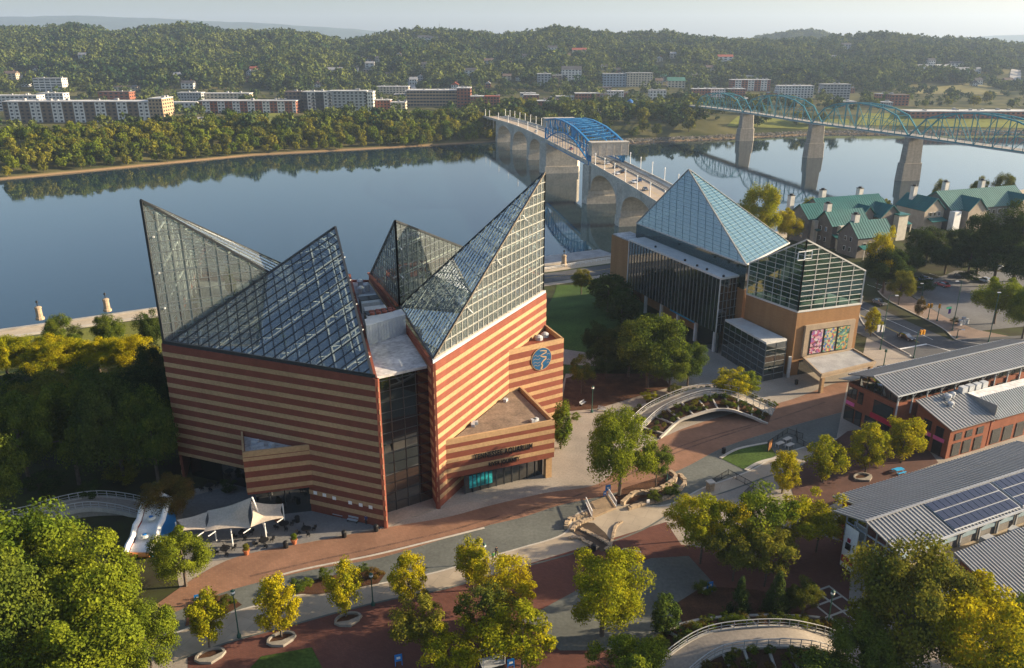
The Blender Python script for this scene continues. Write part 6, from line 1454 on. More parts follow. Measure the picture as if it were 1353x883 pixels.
    # solar roofed hall
    f = Fr((47.6, 91.4)); T4 = thing('solar_roofed_hall', 'long grey ribbed hall roof carrying dark solar panels', 'building', f.p(16, 0)); ze, zr = 8.8, 10.2
    f.prism(1.5, 46, -4.2, 4.6, -.2, 8.4).build('brick_wall', mat('hall_grey_wall', (.22, .21, .20), .8, .15, .5), T4)
    mb = MB(); mb.poly([f.p(1.45, -4.2, 4.0), f.p(1.45, 4.6, 4.0), f.p(1.45, 4.6, 8.7), f.p(1.45, 0, 9.9), f.p(1.45, -4.2, 8.7)]); mb.build('gable_glazing', M_dark, T4)
    for k in range(6): y = -4.0 + 1.7 * k; MB().bar(f.p(1.4, y, 4), f.p(1.4, y, 9.8 - abs(y) * .26), .12).build('mullion', M_metal, T4)
    for z in (5.5, 7.0): MB().bar(f.p(1.38, -4.2, z), f.p(1.38, 4.6, z), .1).build('mullion', M_metal, T4)
    sl1 = roof_slope(T4, f, -.5, 46, 0, zr, -5.6, ze, ribs=.68); roof_slope(T4, f, -.5, 46, 0, zr, 5.3, ze, ribs=.68); MB().bar(f.p(-.5, 0, zr + .08), f.p(46, 0, zr + .08), .4, .12).build('ridge_cap', M_rib, T4)
    MB().bar(f.p(-.5, -5.65, ze - .08), f.p(46, -5.65, ze - .08), .22, .3).build('eave_gutter', M_metal, T4)
    for k in range(11):
        x = 1.5 + 3.9 * k; MB().obox(f.p(x, -4.4, 4.2), (.25, .25, 4.5), f.a).build('eave_post', M_metal, T4); MB().bar(f.p(x, -4.4, 6.9), f.p(x, -5.4, ze - .3), .14).build('bracket', M_dkframe, T4); MB().bar(f.p(x, -4.4, 7.8), f.p(x, -4.9, ze - .5), .10).build('bracket', M_dkframe, T4)
        window_on(T4, f, x + 1.9, -4.24, 6.2, 2.8, 1.6, 'x', m=mat('pale_blue_panel', (.30, .40, .46), .5, .1, 1))
    # lower roof on the lane side
    f.prism(6, 46, 4.7, 9.4, -.2, 6.6).build('lane_wall', M_shopbrick, T4); roof_slope(T4, f, 4.6, 46, 4.8, 8.3, 10.2, 7.1, ribs=.68, name='lane_roof')
    # panels
    pm = nodes_of('solar_cell'); m_, t_, b_ = pm; b_.inputs['Base Color'].default_value = (.022, .028, .055, 1); b_.inputs['Roughness'].default_value = .16; b_.inputs['Specular IOR Level'].default_value = .6
    sl_n = Vector((0, 0, 0)); dy = (ze - zr) / -5.6
    def pan(x, r0, r1, dz, w_):
        def P_(xx, yy): return f.p(xx, yy, zr + yy * ((zr - ze) / 5.6) + dz)
        return [P_(x, -r0), P_(x + w_, -r0), P_(x + w_, -r1), P_(x, -r1)]
    base = MB().slab(pan(10.2, .35, 5.35, .22, 13.4), .06); bo = base.build('panel_rack', M_metal, T4); base = MB().slab(pan(24.2, .35, 5.35, .22, 16), .06); bo2 = base.build('panel_rack', M_metal, T4)
    me_c = {}
    for (x0, nc, par) in ((10.3, 11, bo), (24.4, 13, bo2)):
        for r_ in range(3):
            r0 = .45 + 1.64 * r_
            key = r_; me = MB().slab(pan(0, r0, r0 + 1.5, .30, 1.08), .05).mesh('solar_panel', m_, tuple(T4['_org'])); 
            for c in range(nc): o = bpy.data.objects.new('solar_panel', me); COL.objects.link(o); o.parent = par; o.location = f.ex * (x0 + 1.2 * c)
    # banner board on the gable
    sb = f.prism(.6, .75, 1.6, 3.8, .6, 7.2).build('sign_board', M_white, T4)
    MB().obox(f.p(.55, 2.7, 1.4), (.1, 2.0, 1.0), f.a).build('sign_band', M_signred, sb); MB().obox(f.p(.55, 2.9, 3.6), (.1, .9, 1.0), f.a).build('sign_mark', M_black, sb); MB().obox(f.p(.55, 2.9, 4.8), (.1, .5, .6), f.a).build('sign_mark', M_signred, sb)
    # terrace with plant between the roofs
    f.prism(3, 46, -8.0, -4.3, -.2, 5.0).build('service_deck', mat('deck_tan', (.34, .28, .2), .9, .2, .5), T4)
    for k, (x, y, s_) in enumerate(((16.5, -6.3, (1.8, 1.5, 1.7)), (9.0, -6.4, (1.6, 1.2, .5)), (12.4, -6.8, (1.3, 1.1, .9)), (22, -6.3, (1.8, 1.5, 1.5)), (6.4, -6.6, (2.4, 1.8, .25)))): MB().obox(f.p(x, y, 5.0), s_, f.a + .1 * k).build('air_conditioner', M_metal, T4)
    # corner lean-to roof
    T5 = thing('corrugated_roof_shop', 'corner shop under a broad corrugated sloping roof', 'building', f.p(20, -12))
    MB().prism([f.p2(7.5, -8.6), f.p2(7.5, -15.6), f.p2(40, -15.6), f.p2(40, -8.6)], -.2, [8.1, 5.8, 5.8, 8.1]).build('brick_wall', M_shopbrick, T5); roof_slope(T5, f, 6.5, 40, -8.2, 8.5, -16.4, 6.0, ribs=.55)
    for k in range(7): window_on(T5, f, 10 + 4 * k, -15.62, .4, 2.6, 3.2, 'x')
    MB().obox(f.p(7.2, -11, .5), (.12, 2.4, 2.6), f.a).build('shop_door', M_dark, T5)
    # white tent awning in front
    T6 = thing('white_awning', 'white peaked awning between the big tree and corrugated roof', 'awning', f.p(5, -9))
    a = MB(); c = f.p(5.2, -8.6, 5.6); q = [f.p(2.6, -6.2, 4.2), f.p(6.9, -6.2, 4.2), f.p(6.9, -11, 4.2), f.p(2.6, -11, 4.2)]
    for i in range(4): a.poly([q[i], q[(i + 1) % 4], c])
    a.build('cloth', M_white, T6)
    for x in q: MB().bar((x.x, x.y, 0), x, .1).build('post', M_metal, T6)
shops()

M_teal = mat('green_metal_roof', (.008, .105, .10), .5, .16, .25, spec=.4); M_tealrib = mat('green_roof_rib', (.010, .115, .11), .5, .1, .5, spec=.4)
M_shingle = mat('grey_shingle', (.155, .14, .125), .9, .15, .8, scale2=4, var2=.15); M_cream = mat('cream_panel', (.52, .48, .40), .85, .12, .6)
def gable_block(T, f, x0, x1, yc, half, z0, ze, zr, wm, rm=None, ov=.5, ribs=1.1, name='wing'):
    wl = MB(); P = [f.p(x0, yc - half, z0), f.p(x0, yc + half, z0), f.p(x0, yc + half, ze), f.p(x0, yc, zr - .15), f.p(x0, yc - half, ze)]; Q = [p + f.ex * (x1 - x0) for p in P]
    n = 0; wl.v = [tuple(p) for p in P + Q]; wl.f = [(0, 1, 2, 3, 4)[::-1], (5, 6, 7, 8, 9), (0, 1, 6, 5), (1, 2, 7, 6), (2, 3, 8, 7), (3, 4, 9, 8), (4, 0, 5, 9)]
    w_ = wl.build('wall', wm, T); k = (zr - ze) / half
    roof_slope(T, f, x0 - ov, x1 + ov, yc, zr + .1, yc - half - ov, ze + .1 - k * ov, rm or M_teal, ribs, rm=M_tealrib, th=.22); roof_slope(T, f, x0 - ov, x1 + ov, yc, zr + .1, yc + half + ov, ze + .1 - k * ov, rm or M_teal, ribs, rm=M_tealrib, th=.22)
    return w_
def chimney(T, f, x, y, z0, h, s_=1.9):
    c = MB().obox(f.p(x, y, z0), (s_, s_, h), f.a).build('chimney', mat('chimney_stucco', (.52, .50, .46), .85, .15, .6), T); MB().obox(f.p(x, y, z0 + h), (s_ * 1.1, s_ * 1.1, .18), f.a).build('chimney_cap', M_black, c)
    MB().obox(f.p(x, y, z0 + h + .18), (s_ * .6, s_ * .6, .5), f.a + .6).build('cowl', M_black, c)
def apartments():
    ex = Vector((.94, .34, 0)).normalized(); U1 = g(1058, 270, 14); f = Fr((U1.x, U1.y), ex)
    T = thing('green_roofed_apartments', 'grey shingled apartment block with green metal roofs beside the glass museum', 'building', f.p(15, -5))
    gable_block(T, f, 0, 38, 0, 5.5, -3, 9.6, 14, M_shingle); gable_block(T, f, 8, 38, 2.5, 8.0, -3, 9.6, 15.2, M_shingle)
    u2 = g(1091, 279, 13); x2 = (u2 - f.o).dot(f.ex); y2 = (u2 - f.o).dot(f.ey); gable_block(T, f, x2, x2 + 16, y2, 4.6, -2, 8.6, 13, M_shingle)
    u3 = g(1124, 293, 12); x3 = (u3 - f.o).dot(f.ex); y3 = (u3 - f.o).dot(f.ey); gable_block(T, f, x3, x3 + 15, y3, 4.8, -2, 7.4, 12, M_shingle)
    # cross gables towards the street
    f2 = Fr(f.p2(0, 0), -f.ey)   # ridge runs towards the viewer
    for (x, yo, half, ze, zr, ln) in ((34, 2, 4.8, 9.0, 13.2, 12), (25.5, -.5, 2.6, 10.2, 12.9, 7)):
        q = f.p(x, yo); ff = Fr((q.x, q.y), -f.ey); gable_block(T, ff, 0, ln, 0, half, -2, ze, zr, M_shingle)
    # cream stair towers and bays
    for (x, y, w_, dd, z1) in ((2.2, -6.2, 1.6, 2.2, 9), (x2 + 4, y2 - 5.4, 3.6, 2.0, 8.4), (37.8, -10.5, 4.4, 4.0, 9.6)): MB().obox(f.p(x, y, -2), (w_, dd, z1 + 2), f.a).build('stair_tower', M_cream, T)
    MB().obox(f.p(37.8, -10.5, 9.6), (5.2, 4.8, .4), f.a).build('tower_roof', M_teal, T)
    for (x, y, w_, z) in ((3.8, -7.0, 4.5, 5.6), (x2 + 2.2, y2 - 6.5, 5.0, 4.4), (x3 + 3, y3 - 6.0, 5.0, 3.6), (42, -9, 5, 5.5)): MB().slab([f.p(x - w_ / 2, y + 1.6, z + 1), f.p(x + w_ / 2, y + 1.6, z + 1), f.p(x + w_ / 2, y - 1.6, z), f.p(x - w_ / 2, y - 1.6, z)], .2).build('porch_roof', M_teal, T); MB().obox(f.p(x - w_ / 2 + .3, y - 1.4, -2), (.25, .25, z + 2), f.a).build('porch_post', M_cream, T); MB().obox(f.p(x + w_ / 2 - .3, y - 1.4, -2), (.25, .25, z + 2), f.a).build('porch_post', M_cream, T)
    chimney(T, f, .5, 6.3, 8, 8.2); chimney(T, f, x2 + 1.2, y2 + .6, 11, 4.6, 2.0); chimney(T, f, x3 + 2.2, y3 + .4, 10, 4.4, 2.0); chimney(T, f, 16, 7.5, 11, 6.2); chimney(T, f, 33, 6.5, 11, 6.0)
    for (x, y, z) in ((0, -2.4, 6), (0, 1.5, 6), (0, -2.4, 2), (0, 1.5, 2), (x2, y2 - 1.4, 5.8), (x2, y2 + 1.4, 5.8), (x2, y2 - 1.4, 2), (x2, y2 + 1.4, 2), (x3, y3 - 1.3, 5.2), (x3, y3 + 1.3, 5.2), (x3, y3 - 1.3, 1.6), (x3, y3 + 1.3, 1.6)): window_on(T, f, x - .02, y, z, .9, 1.6, 'y', frame=M_white)
    for k in range(4): window_on(T, f, x2 + 3 + 2.8 * k, y2 - 4.62, 4.6, 1.2, 1.6, 'x', frame=M_white); window_on(T, f, x3 + 3 + 2.8 * k, y3 - 4.82, 3.6, 1.2, 1.6, 'x', frame=M_white); window_on(T, f, 27 + 2.6 * k, -5.55, 6.2, 1.2, 1.6, 'x', frame=M_white)
    ridge_l = g(1238, 253, 14); f = Fr((ridge_l.x, ridge_l.y), ex)
    T = thing('green_roofed_apartments', 'farther grey apartment block with pale green roof and tan gables above dark trees', 'building', f.p(15, -5))
    pale = mat('weathered_green_roof', (.10, .20, .17), .6, .12, .2, spec=.3)
    M_beige = mat('beige_siding', (.36, .30, .235), .9, .12, .6)
    gable_block(T, f, 0, 42, 0, 8.5, -2, 8.2, 14, M_shingle, pale)
    q = f.p(-6.5, 1); gable_block(T, Fr((q.x, q.y), -f.ey), -7, 7.5, 0, 5.0, -2, 8.2, 12.6, M_beige)
    q = f.p(10.5, 0); gable_block(T, Fr((q.x, q.y), -f.ey), 0, 11.5, 0, 4.6, -2, 8.0, 12.4, M_beige); q = f.p(36, 0); gable_block(T, Fr((q.x, q.y), -f.ey), 0, 11.5, 0, 4.6, -2, 8.0, 12.4, M_beige)
    chimney(T, f, -8, 4, 9, 7.0); chimney(T, f, 9, 4.5, 11, 5.6); chimney(T, f, 29, 4.5, 11, 5.2)
    for k in range(6): window_on(T, f, 17 + 3 * k, -8.55, 5.0, 1.6, 1.8, 'x', frame=M_white)
    for k in range(3): window_on(T, f, 3 + 2.6 * k, -8.55, 5.0, 1.4, 1.8, 'x', frame=M_white); window_on(T, f, -8.5 + 2.2 * k, -6.56, 5.6, 1.2, 1.6, 'x', frame=M_white)
    MB().slab([f.p(-10, -6.6, 5), f.p(-2, -6.6, 5), f.p(-2, -9.6, 4), f.p(-10, -9.6, 4)], .2).build('porch_roof', M_teal, T)
    MB().obox(f.p(1.2, -9.6, -2), (3.4, 2.6, 9.6), f.a).build('stair_tower', M_white, T)
apartments()
# ------------------------------------------------------------------ road bridge with blue bascule span
M_bconc = mat('bridge_concrete', (.47, .42, .345), .9, .22, .08, scale2=.8, var2=.2)
M_bdeck = mat('bridge_deck', (.36, .29, .22), .9, .12, .1, scale2=1.2)
M_blue = mat('bridge_blue', (.015, .19, .42), .5, .12, .3, spec=.4)
BD = Vector((-.163, .987, 0)).normalized(); BR = Vector((BD.y, -BD.x, 0)); BO = Vector((72.0, 320.0, 0))
def bz(s_): return float(np.interp(s_, [-60, -30, 0, 60, 125, 240, 370, 500, 560], [2.0, 5.2, 7.4, 8.6, 9.0, 8.4, 7.0, 4.6, 3.0]))
def bp(s_, r_, z): q = BO + BD * s_ + BR * (r_ - 15 * float(smooth01((s_ - 300) / 260))); return Vector((q.x, q.y, z))
def road_bridge():
    T = thing('road_bridge', 'concrete arch road bridge with a blue steel bascule span over the river', 'bridge', bp(120, 0, WATER_Z))
    HW = 10.0; S = list(np.arange(-60, 561, 10.0))
    def lane(r0, r1, dz, name, m, th=.9, s0_=-60, s1_=560):
        mb = MB(); ss = [s_ for s_ in S if s0_ <= s_ <= s1_]; k = len(ss); mb.v = [tuple(bp(s_, r_, bz(s_) + dz)) for r_ in (r0, r1) for s_ in ss] + [tuple(bp(s_, r_, bz(s_) + dz - th)) for r_ in (r0, r1) for s_ in ss]
        for i in range(k - 1): mb.f += [(i, i + 1, k + i + 1, k + i), (2 * k + i, 3 * k + i, 3 * k + i + 1, 2 * k + i + 1), (i, 2 * k + i, 2 * k + i + 1, i + 1), (k + i, k + i + 1, 3 * k + i + 1, 3 * k + i)]
        return mb.build(name, m, T)
    lane(-HW, HW, 0, 'deck', M_bconc, 1.0); lane(-HW + 1.2, 2.6, .06, 'road_surface', M_bdeck, .05); lane(2.9, 7.0, .06, 'road_surface', M_asph, .05); lane(7.2, HW - .5, .16, 'footway', M_bconc, .1)
    for r_ in (-HW + .15, HW - .15, 2.75): lane(r_ - .18, r_ + .18, .95 if r_ != 2.75 else .55, 'parapet', M_bconc, .9)
    lane(-3.75, -3.55, .075, 'lane_line', M_painty, .012); lane(4.85, 5.0, .075, 'lane_line', M_paintw, .012)
    def pier(s_, w_, th, z0, top=None):
        q = [bp(s_ + a * th / 2, b * w_ / 2, 0) for a, b in ((-1, -1), (-1, 1), (1, 1), (1, -1))]; nose = bp(s_, -w_ / 2 - th * .25, 0), bp(s_, w_ / 2 + th * .25, 0)
        p_ = MB().prism([v2(q[0]), v2(q[1]), v2(nose[1]), v2(q[2]), v2(q[3]), v2(nose[0])], z0, (bz(s_) - 1.0) if top is None else top).build('pier', M_bconc, T)
        MB().prism([v2(bp(s_ + a * (th / 2 + .8), b * (w_ / 2 + .8), 0)) for a, b in ((-1, -1), (-1, 1), (1, 1), (1, -1))], z0, -8.5).build('pier_base', M_bconc, p_)
    def arch(s0_, s1_, zs, rise_top):
        n = 18; mb = MB()
        for i in range(n):
            a, b = s0_ + (s1_ - s0_) * i / n, s0_ + (s1_ - s0_) * (i + 1) / n
            def low(s_): t = (s_ - s0_) / (s1_ - s0_) * 2 - 1; return zs + (rise_top - zs) * math.sqrt(max(0, 1 - t * t))
            za, zb = low(a), low(b); ta, tb = bz(a) - 1.0, bz(b) - 1.0
            A = [bp(a, -HW + .6, za), bp(a, HW - .6, za), bp(b, HW - .6, zb), bp(b, -HW + .6, zb)]; B = [bp(a, -HW + .6, ta), bp(a, HW - .6, ta), bp(b, HW - .6, tb), bp(b, -HW + .6, tb)]
            k = len(mb.v); mb.v += [tuple(q) for q in A + B]; mb.f += [(k, k + 1, k + 2, k + 3), (k, k + 3, k + 7, k + 4), (k + 1, k + 5, k + 6, k + 2)]
        ar = mb.build('arch', M_bconc, T)
        for r_ in (-HW + .55, HW - .55):
            rib = MB()
            for i in range(n):
                a, b = s0_ + (s1_ - s0_) * i / n, s0_ + (s1_ - s0_) * (i + 1) / n; t = lambda s_: zs + (rise_top - zs) * math.sqrt(max(0, 1 - ((s_ - s0_) / (s1_ - s0_) * 2 - 1) ** 2)); rib.bar(bp(a, r_, t(a) + .5), bp(b, r_, t(b) + .5), .35, 1.0)
            rib.build('arch_rib', M_bconc, ar)
    piers = [(8, 19, 6), (66, 19, 6), (126, 21, 9), (240, 22, 13), (306, 19, 6), (368, 19, 6), (424, 19, 5)]
    for s_, w_, th in piers: pier(s_, w_, th, -16)
    for a, b in ((-48, 5), (11, 63), (69, 121), (248, 303), (309, 365), (371, 421)): arch(a, b, -5.5, min(bz(a), bz(b)) - 2.6)
    for k in range(10):
        s_ = 436 + 13 * k
        for r_ in (-7, 0, 7): q = bp(s_, r_, 0); MB().obox((q.x, q.y, -10), (1.2, 1.2, bz(s_) - 1 + 10), 0).build('column', M_bconc, T)
    pier(-52, 19, 5, -9)
    # bascule trusses
    s0_, s1_ = 124, 243; n = 16
    def top(t): return float(np.interp(t, [0, .1, .3, .55, .75, .9, 1], [10.5, 12.6, 15.6, 17.0, 16.4, 14.6, 13.2]))
    def low(t): return float(np.interp(t, [0, .12, .3, .5, .7, .88, 1], [.2, 3.5, 8.2, 10.2, 8.8, 4.0, .2]))
    for r_ in (-HW + .5, HW - .5):
        tr = MB()
        for i in range(n):
            a, b = i / n, (i + 1) / n; sa, sb = s0_ + (s1_ - s0_) * a, s0_ + (s1_ - s0_) * b; za, zb = bz(sa), bz(sb)
            tr.bar(bp(sa, r_, za + top(a)), bp(sb, r_, zb + top(b)), 1.1, .9); tr.bar(bp(sa, r_, za + low(a)), bp(sb, r_, zb + low(b)), .8, .7)
            tr.bar(bp(sa, r_, za + low(a)), bp(sa, r_, za + top(a)), .5); tr.bar(bp(sa, r_, za), bp(sa, r_, za + low(a)), .28)
            if i % 2: tr.bar(bp(sa, r_, za + low(a)), bp(sb, r_, zb + top(b)), .4)
            else: tr.bar(bp(sa, r_, za + top(a)), bp(sb, r_, zb + low(b)), .4)
            tr.bar(bp(sa, r_, za - .6), bp(sb, r_, zb - .6), .9, 2.0)
        tr.bar(bp(s1_, r_, bz(s1_) - 1), bp(s1_, r_, bz(s1_) + 13.4), 1.2); tr.bar(bp(s0_, r_, bz(s0_) - 1), bp(s0_, r_, bz(s0_) + 10.5), 1.6); tr.bar(bp(s0_ + 5, r_, bz(s0_)), bp(s0_ + 1, r_, bz(s0_) + 10), .9)
        t_ = tr.build('bascule_truss', M_blue, T)
    for i in range(1, n + 1, 1):
        a = i / n; sa = s0_ + (s1_ - s0_) * a; MB().bar(bp(sa, -HW + .5, bz(sa) + top(a)), bp(sa, HW - .5, bz(sa) + top(a)), .7 if i % 2 == 0 else .35).build('top_strut', M_blue, T)
    lat = MB()
    for i in range(1, n):
        a, b = i / n, (i + 1) / n; sa, sb = s0_ + (s1_ - s0_) * a, s0_ + (s1_ - s0_) * b; lat.bar(bp(sa, -HW + .5, bz(sa) + top(a)), bp(sb, HW - .5, bz(sb) + top(b)), .25); lat.bar(bp(sa, HW - .5, bz(sa) + top(a)), bp(sb, -HW + .5, bz(sb) + top(b)), .25)
    lat.build('lattice_bracing', M_blue, T)
    for s_, z0, z1 in ((121, 4.6, 11.2), (245, 8.5, 14.0)):
        cw = MB().prism([v2(bp(s_ - 3.2, -HW - .4, 0)), v2(bp(s_ - 3.2, HW + .4, 0)), v2(bp(s_ + 3.2, HW + .4, 0)), v2(bp(s_ + 3.2, -HW - .4, 0))], bz(s_) + z0, bz(s_) + z1).build('counterweight', mat('counterweight_concrete', (.50, .44, .36), .9, .2, .15, scale2=1, var2=.2), T)
        for k in range(6): q = bp(s_ - 3.3, -HW + 4.0 * k, 0); MB().obox((q.x, q.y, bz(s_) + z0), (.3, .25, z1 - z0), math.atan2(BR.y, BR.x)).build('form_rib', M_bconc, cw)
        MB().prism([v2(bp(s_ - 3.6, -HW - .8, 0)), v2(bp(s_ - 3.6, HW + .8, 0)), v2(bp(s_ + 3.6, HW + .8, 0)), v2(bp(s_ + 3.6, -HW - .8, 0))], bz(s_) + z1, bz(s_) + z1 + .5).build('weight_cap', M_kerb, cw)
    for k in range(30):
        s_ = -50 + 18 * k
        if 112 < s_ < 255: continue
        for r_ in (-HW + .4, HW - .4):
            if r_ < 0 and 255 < s_ < 470 and k % 2: continue
            q = bp(s_, r_, bz(s_) + .9); lp_ = thing('bridge_lamp', 'white lamp column standing on the road bridge parapet', 'lamp', q, group='white lamp columns on the road bridge'); MB().lathe(q, [(.28, 0), (.22, .3), (.2, 5.2), (.3, 5.3), (.3, 5.9), (.1, 6.1)], 8).build('column', M_white, lp_)
road_bridge()
a0 = math.atan2(BD.y, BD.x)
for s_, r_, c, back, lab in ((118, -1.2, 'white', 0, 'white car under the counterweight of the blue span'), (104, -1.0, 'black', 0, 'black car just before the counterweight'), (84, -5.6, 'white', 1, 'white car on the road bridge with a dark car ahead'), (88, -2.2, 'black', 0, 'dark car beside the white one on the bridge'), (62, -1.6, 'blue', 0, 'dark blue car in the far lane of the bridge'), (58, -5.2, 'white', 1, 'white car passing the dark blue one on the bridge'), (40, -5.6, 'grey', 1, 'dark grey car leading down the bridge'), (300, -5.0, 'silver', 1, 'silver car beyond the blue span'), (186, -5.2, 'red', 1, 'red car inside the blue span')):
    car(0, 0, a0 + (math.pi if back else 0), c, lab, loc=bp(s_, r_, bz(s_) + .08))

# ------------------------------------------------------------------ blue-green truss footbridge on stone piers
M_wteal = mat('truss_teal', (.045, .21, .25), .55, .12, .3, spec=.3)
M_stone = brick_mat('pier_stone', (.30, .27, .225), (.24, .215, .18), (.17, .15, .13), 1.0, 1.5, .7, var=.2, ms=.03, wall=True)
WP = [Vector((323, 188, 16)), Vector((301, 299, 17)), Vector((279, 410, 17)), Vector((257, 521, 15.6)), Vector((235, 632, 13.6)), Vector((213, 746, 12.8)), Vector((193, 852, 10.5)), Vector((172, 962, 6.5)), Vector((150, 1075, 3))]
def foot_bridge():
    T = thing('truss_footbridge', 'blue-green camelback truss footbridge on tall stone piers', 'bridge', (235, 632, WATER_Z)); hw = 4.2
    d0 = (WP[5] - WP[3]); d0.z = 0; d0.normalize(); r0 = Vector((d0.y, -d0.x, 0)); ang = math.atan2(r0.y, r0.x)
    mb = MB(); ss = WP
    for a, b in zip(WP[:-1], WP[1:]):
        mbd = MB(); th = .8
        mbd.v = [tuple(q + r0 * s_ * hw + Z3 * z) for q in (a, b) for s_ in (-1, 1) for z in (0, -th)]; mbd.f = [(0, 4, 6, 2), (1, 3, 7, 5), (0, 1, 5, 4), (2, 6, 7, 3)]
        dk_ = mbd.build('deck', mat('footbridge_deck', (.42, .38, .32), .9, .12, .2), T)
        rl = MB()
        for s_ in (-1, 1):
            rl.bar(a + r0 * s_ * hw + Z3 * 1.2, b + r0 * s_ * hw + Z3 * 1.2, .12); rl.bar(a + r0 * s_ * hw + Z3 * .5, b + r0 * s_ * hw + Z3 * .5, .10); rl.bar(a + r0 * s_ * hw - Z3 * 1.0, b + r0 * s_ * hw - Z3 * 1.0, .35, .9)
            for k in range(38): q = a.lerp(b, k / 38) + r0 * s_ * hw; rl.bar(q, q + Z3 * 1.2, .07)
        rl.build('railing', mat('rail_grey', (.35, .38, .38), .6, .1, 1), T)
    for i in range(1, 6):
        a, b = WP[i], WP[i + 1]; n = 8; hs = [0, 11.5, 15.2, 16.8, 17.4, 16.8, 15.2, 11.5, 0]
        if i == 5: hs = [h * .85 for h in hs]
        for s_ in (-1, 1):
            tr = MB(); bot = [a.lerp(b, k / n) + r0 * s_ * (hw + .15) - Z3 * .5 for k in range(n + 1)]; tp = [q + Z3 * h for q, h in zip(bot, hs)]
            for k in range(n):
                if k == 0: tr.bar(bot[0], tp[1], .75)
                elif k == n - 1: tr.bar(tp[n - 1], bot[n], .75)
                else: tr.bar(tp[k], tp[k + 1], .75)
                tr.bar(bot[k], bot[k + 1], .5)
                if 0 < k < n: tr.bar(bot[k], tp[k], .42)
                if 0 < k < n - 1:
                    tr.bar(tp[k], bot[k + 1], .28) if k < n / 2 else tr.bar(bot[k], tp[k + 1], .28)
                    m1, m2 = bot[k].lerp(tp[k], .5), bot[k + 1].lerp(tp[k + 1], .5); tr.bar(m1, m2, .22)
                mid = bot[k].lerp(bot[k + 1], .5); mt = (tp[k].lerp(tp[k + 1], .5)); tr.bar(mid, mid.lerp(mt, .5), .22)
            tr.build('truss', M_wteal, T)
        br = MB()
        for k in range(1, n):
            p, q = a.lerp(b, k / n) + r0 * (hw + .15) + Z3 * (hs[k] - .5), a.lerp(b, k / n) - r0 * (hw + .15) + Z3 * (hs[k] - .5); br.bar(p, q, .35)
            if k < n - 1: q2 = a.lerp(b, (k + 1) / n) - r0 * (hw + .15) + Z3 * (hs[k + 1] - .5); p2 = a.lerp(b, (k + 1) / n) + r0 * (hw + .15) + Z3 * (hs[k + 1] - .5); br.bar(p, q2, .18); br.bar(q, p2, .18)
        br.build('top_bracing', M_wteal, T)
    for i in range(1, 8):
        w_ = WP[i]; k = 6.5; zt = w_.z - 1.4; z0 = -16 if 1 < i < 6 else -8
        def ring(hx, hy, z): return [w_ + r0 * x * hx + d0 * y * hy + Z3 * (z - w_.z) for x, y in ((-1, -1), (-1.35, 0), (-1, 1), (1, 1), (1.35, 0), (1, -1))]
        p_ = MB(); lv = [ring(6.8, 3.6, z0), ring(6.3, 3.3, -2), ring(5.6, 3.0, -1.9), ring(5.0, 2.5, zt)]
        p_.v = [tuple(q) for L_ in lv for q in L_]
        for j in range(3):
            for e in range(6): x = j * 6 + e; y = j * 6 + (e + 1) % 6; p_.f.append((x, x + 6, y + 6, y))
        p_.f.append(tuple(range(18, 24))); p_.build('stone_pier', M_stone, T)
    return T
foot_bridge()
# ------------------------------------------------------------------ the town across the river
SITES = []; ROADS = []
WM = {'tan': mat('tan_wall', (.36, .26, .16), .9, .12, .2), 'white': mat('pale_wall', (.60, .58, .54), .85, .1, .2), 'grey': mat('grey_wall', (.30, .31, .32), .85, .1, .2), 'brick': mat('town_brick', (.26, .095, .055), .9, .15, .3), 'brown': mat('brown_wall', (.17, .125, .09), .9, .12, .2), 'cream': mat('cream_wall', (.50, .43, .32), .85, .1, .2), 'blue': mat('blue_grey_wall', (.26, .31, .36), .8, .1, .2), 'dark': mat('dark_wall', (.07, .07, .075), .8, .1, .2)}
RM = {'white': mat('white_flat_roof', (.48, .47, .455), .85, .15, .1), 'grey': mat('grey_flat_roof', (.30, .30, .30), .9, .15, .1), 'brown': mat('brown_roof', (.14, .10, .08), .9, .15, .2), 'green': mat('green_house_roof', (.06, .17, .13), .8, .12, .2), 'blue': mat('blue_roof', (.02, .12, .36), .5, .1, .3), 'dark': mat('dark_roof', (.07, .07, .075), .9, .15, .2), 'red': mat('red_roof', (.30, .08, .05), .9, .12, .2)}
WINM = mat('window_dark', (.03, .036, .045), .25, .1, .5, spec=.6)
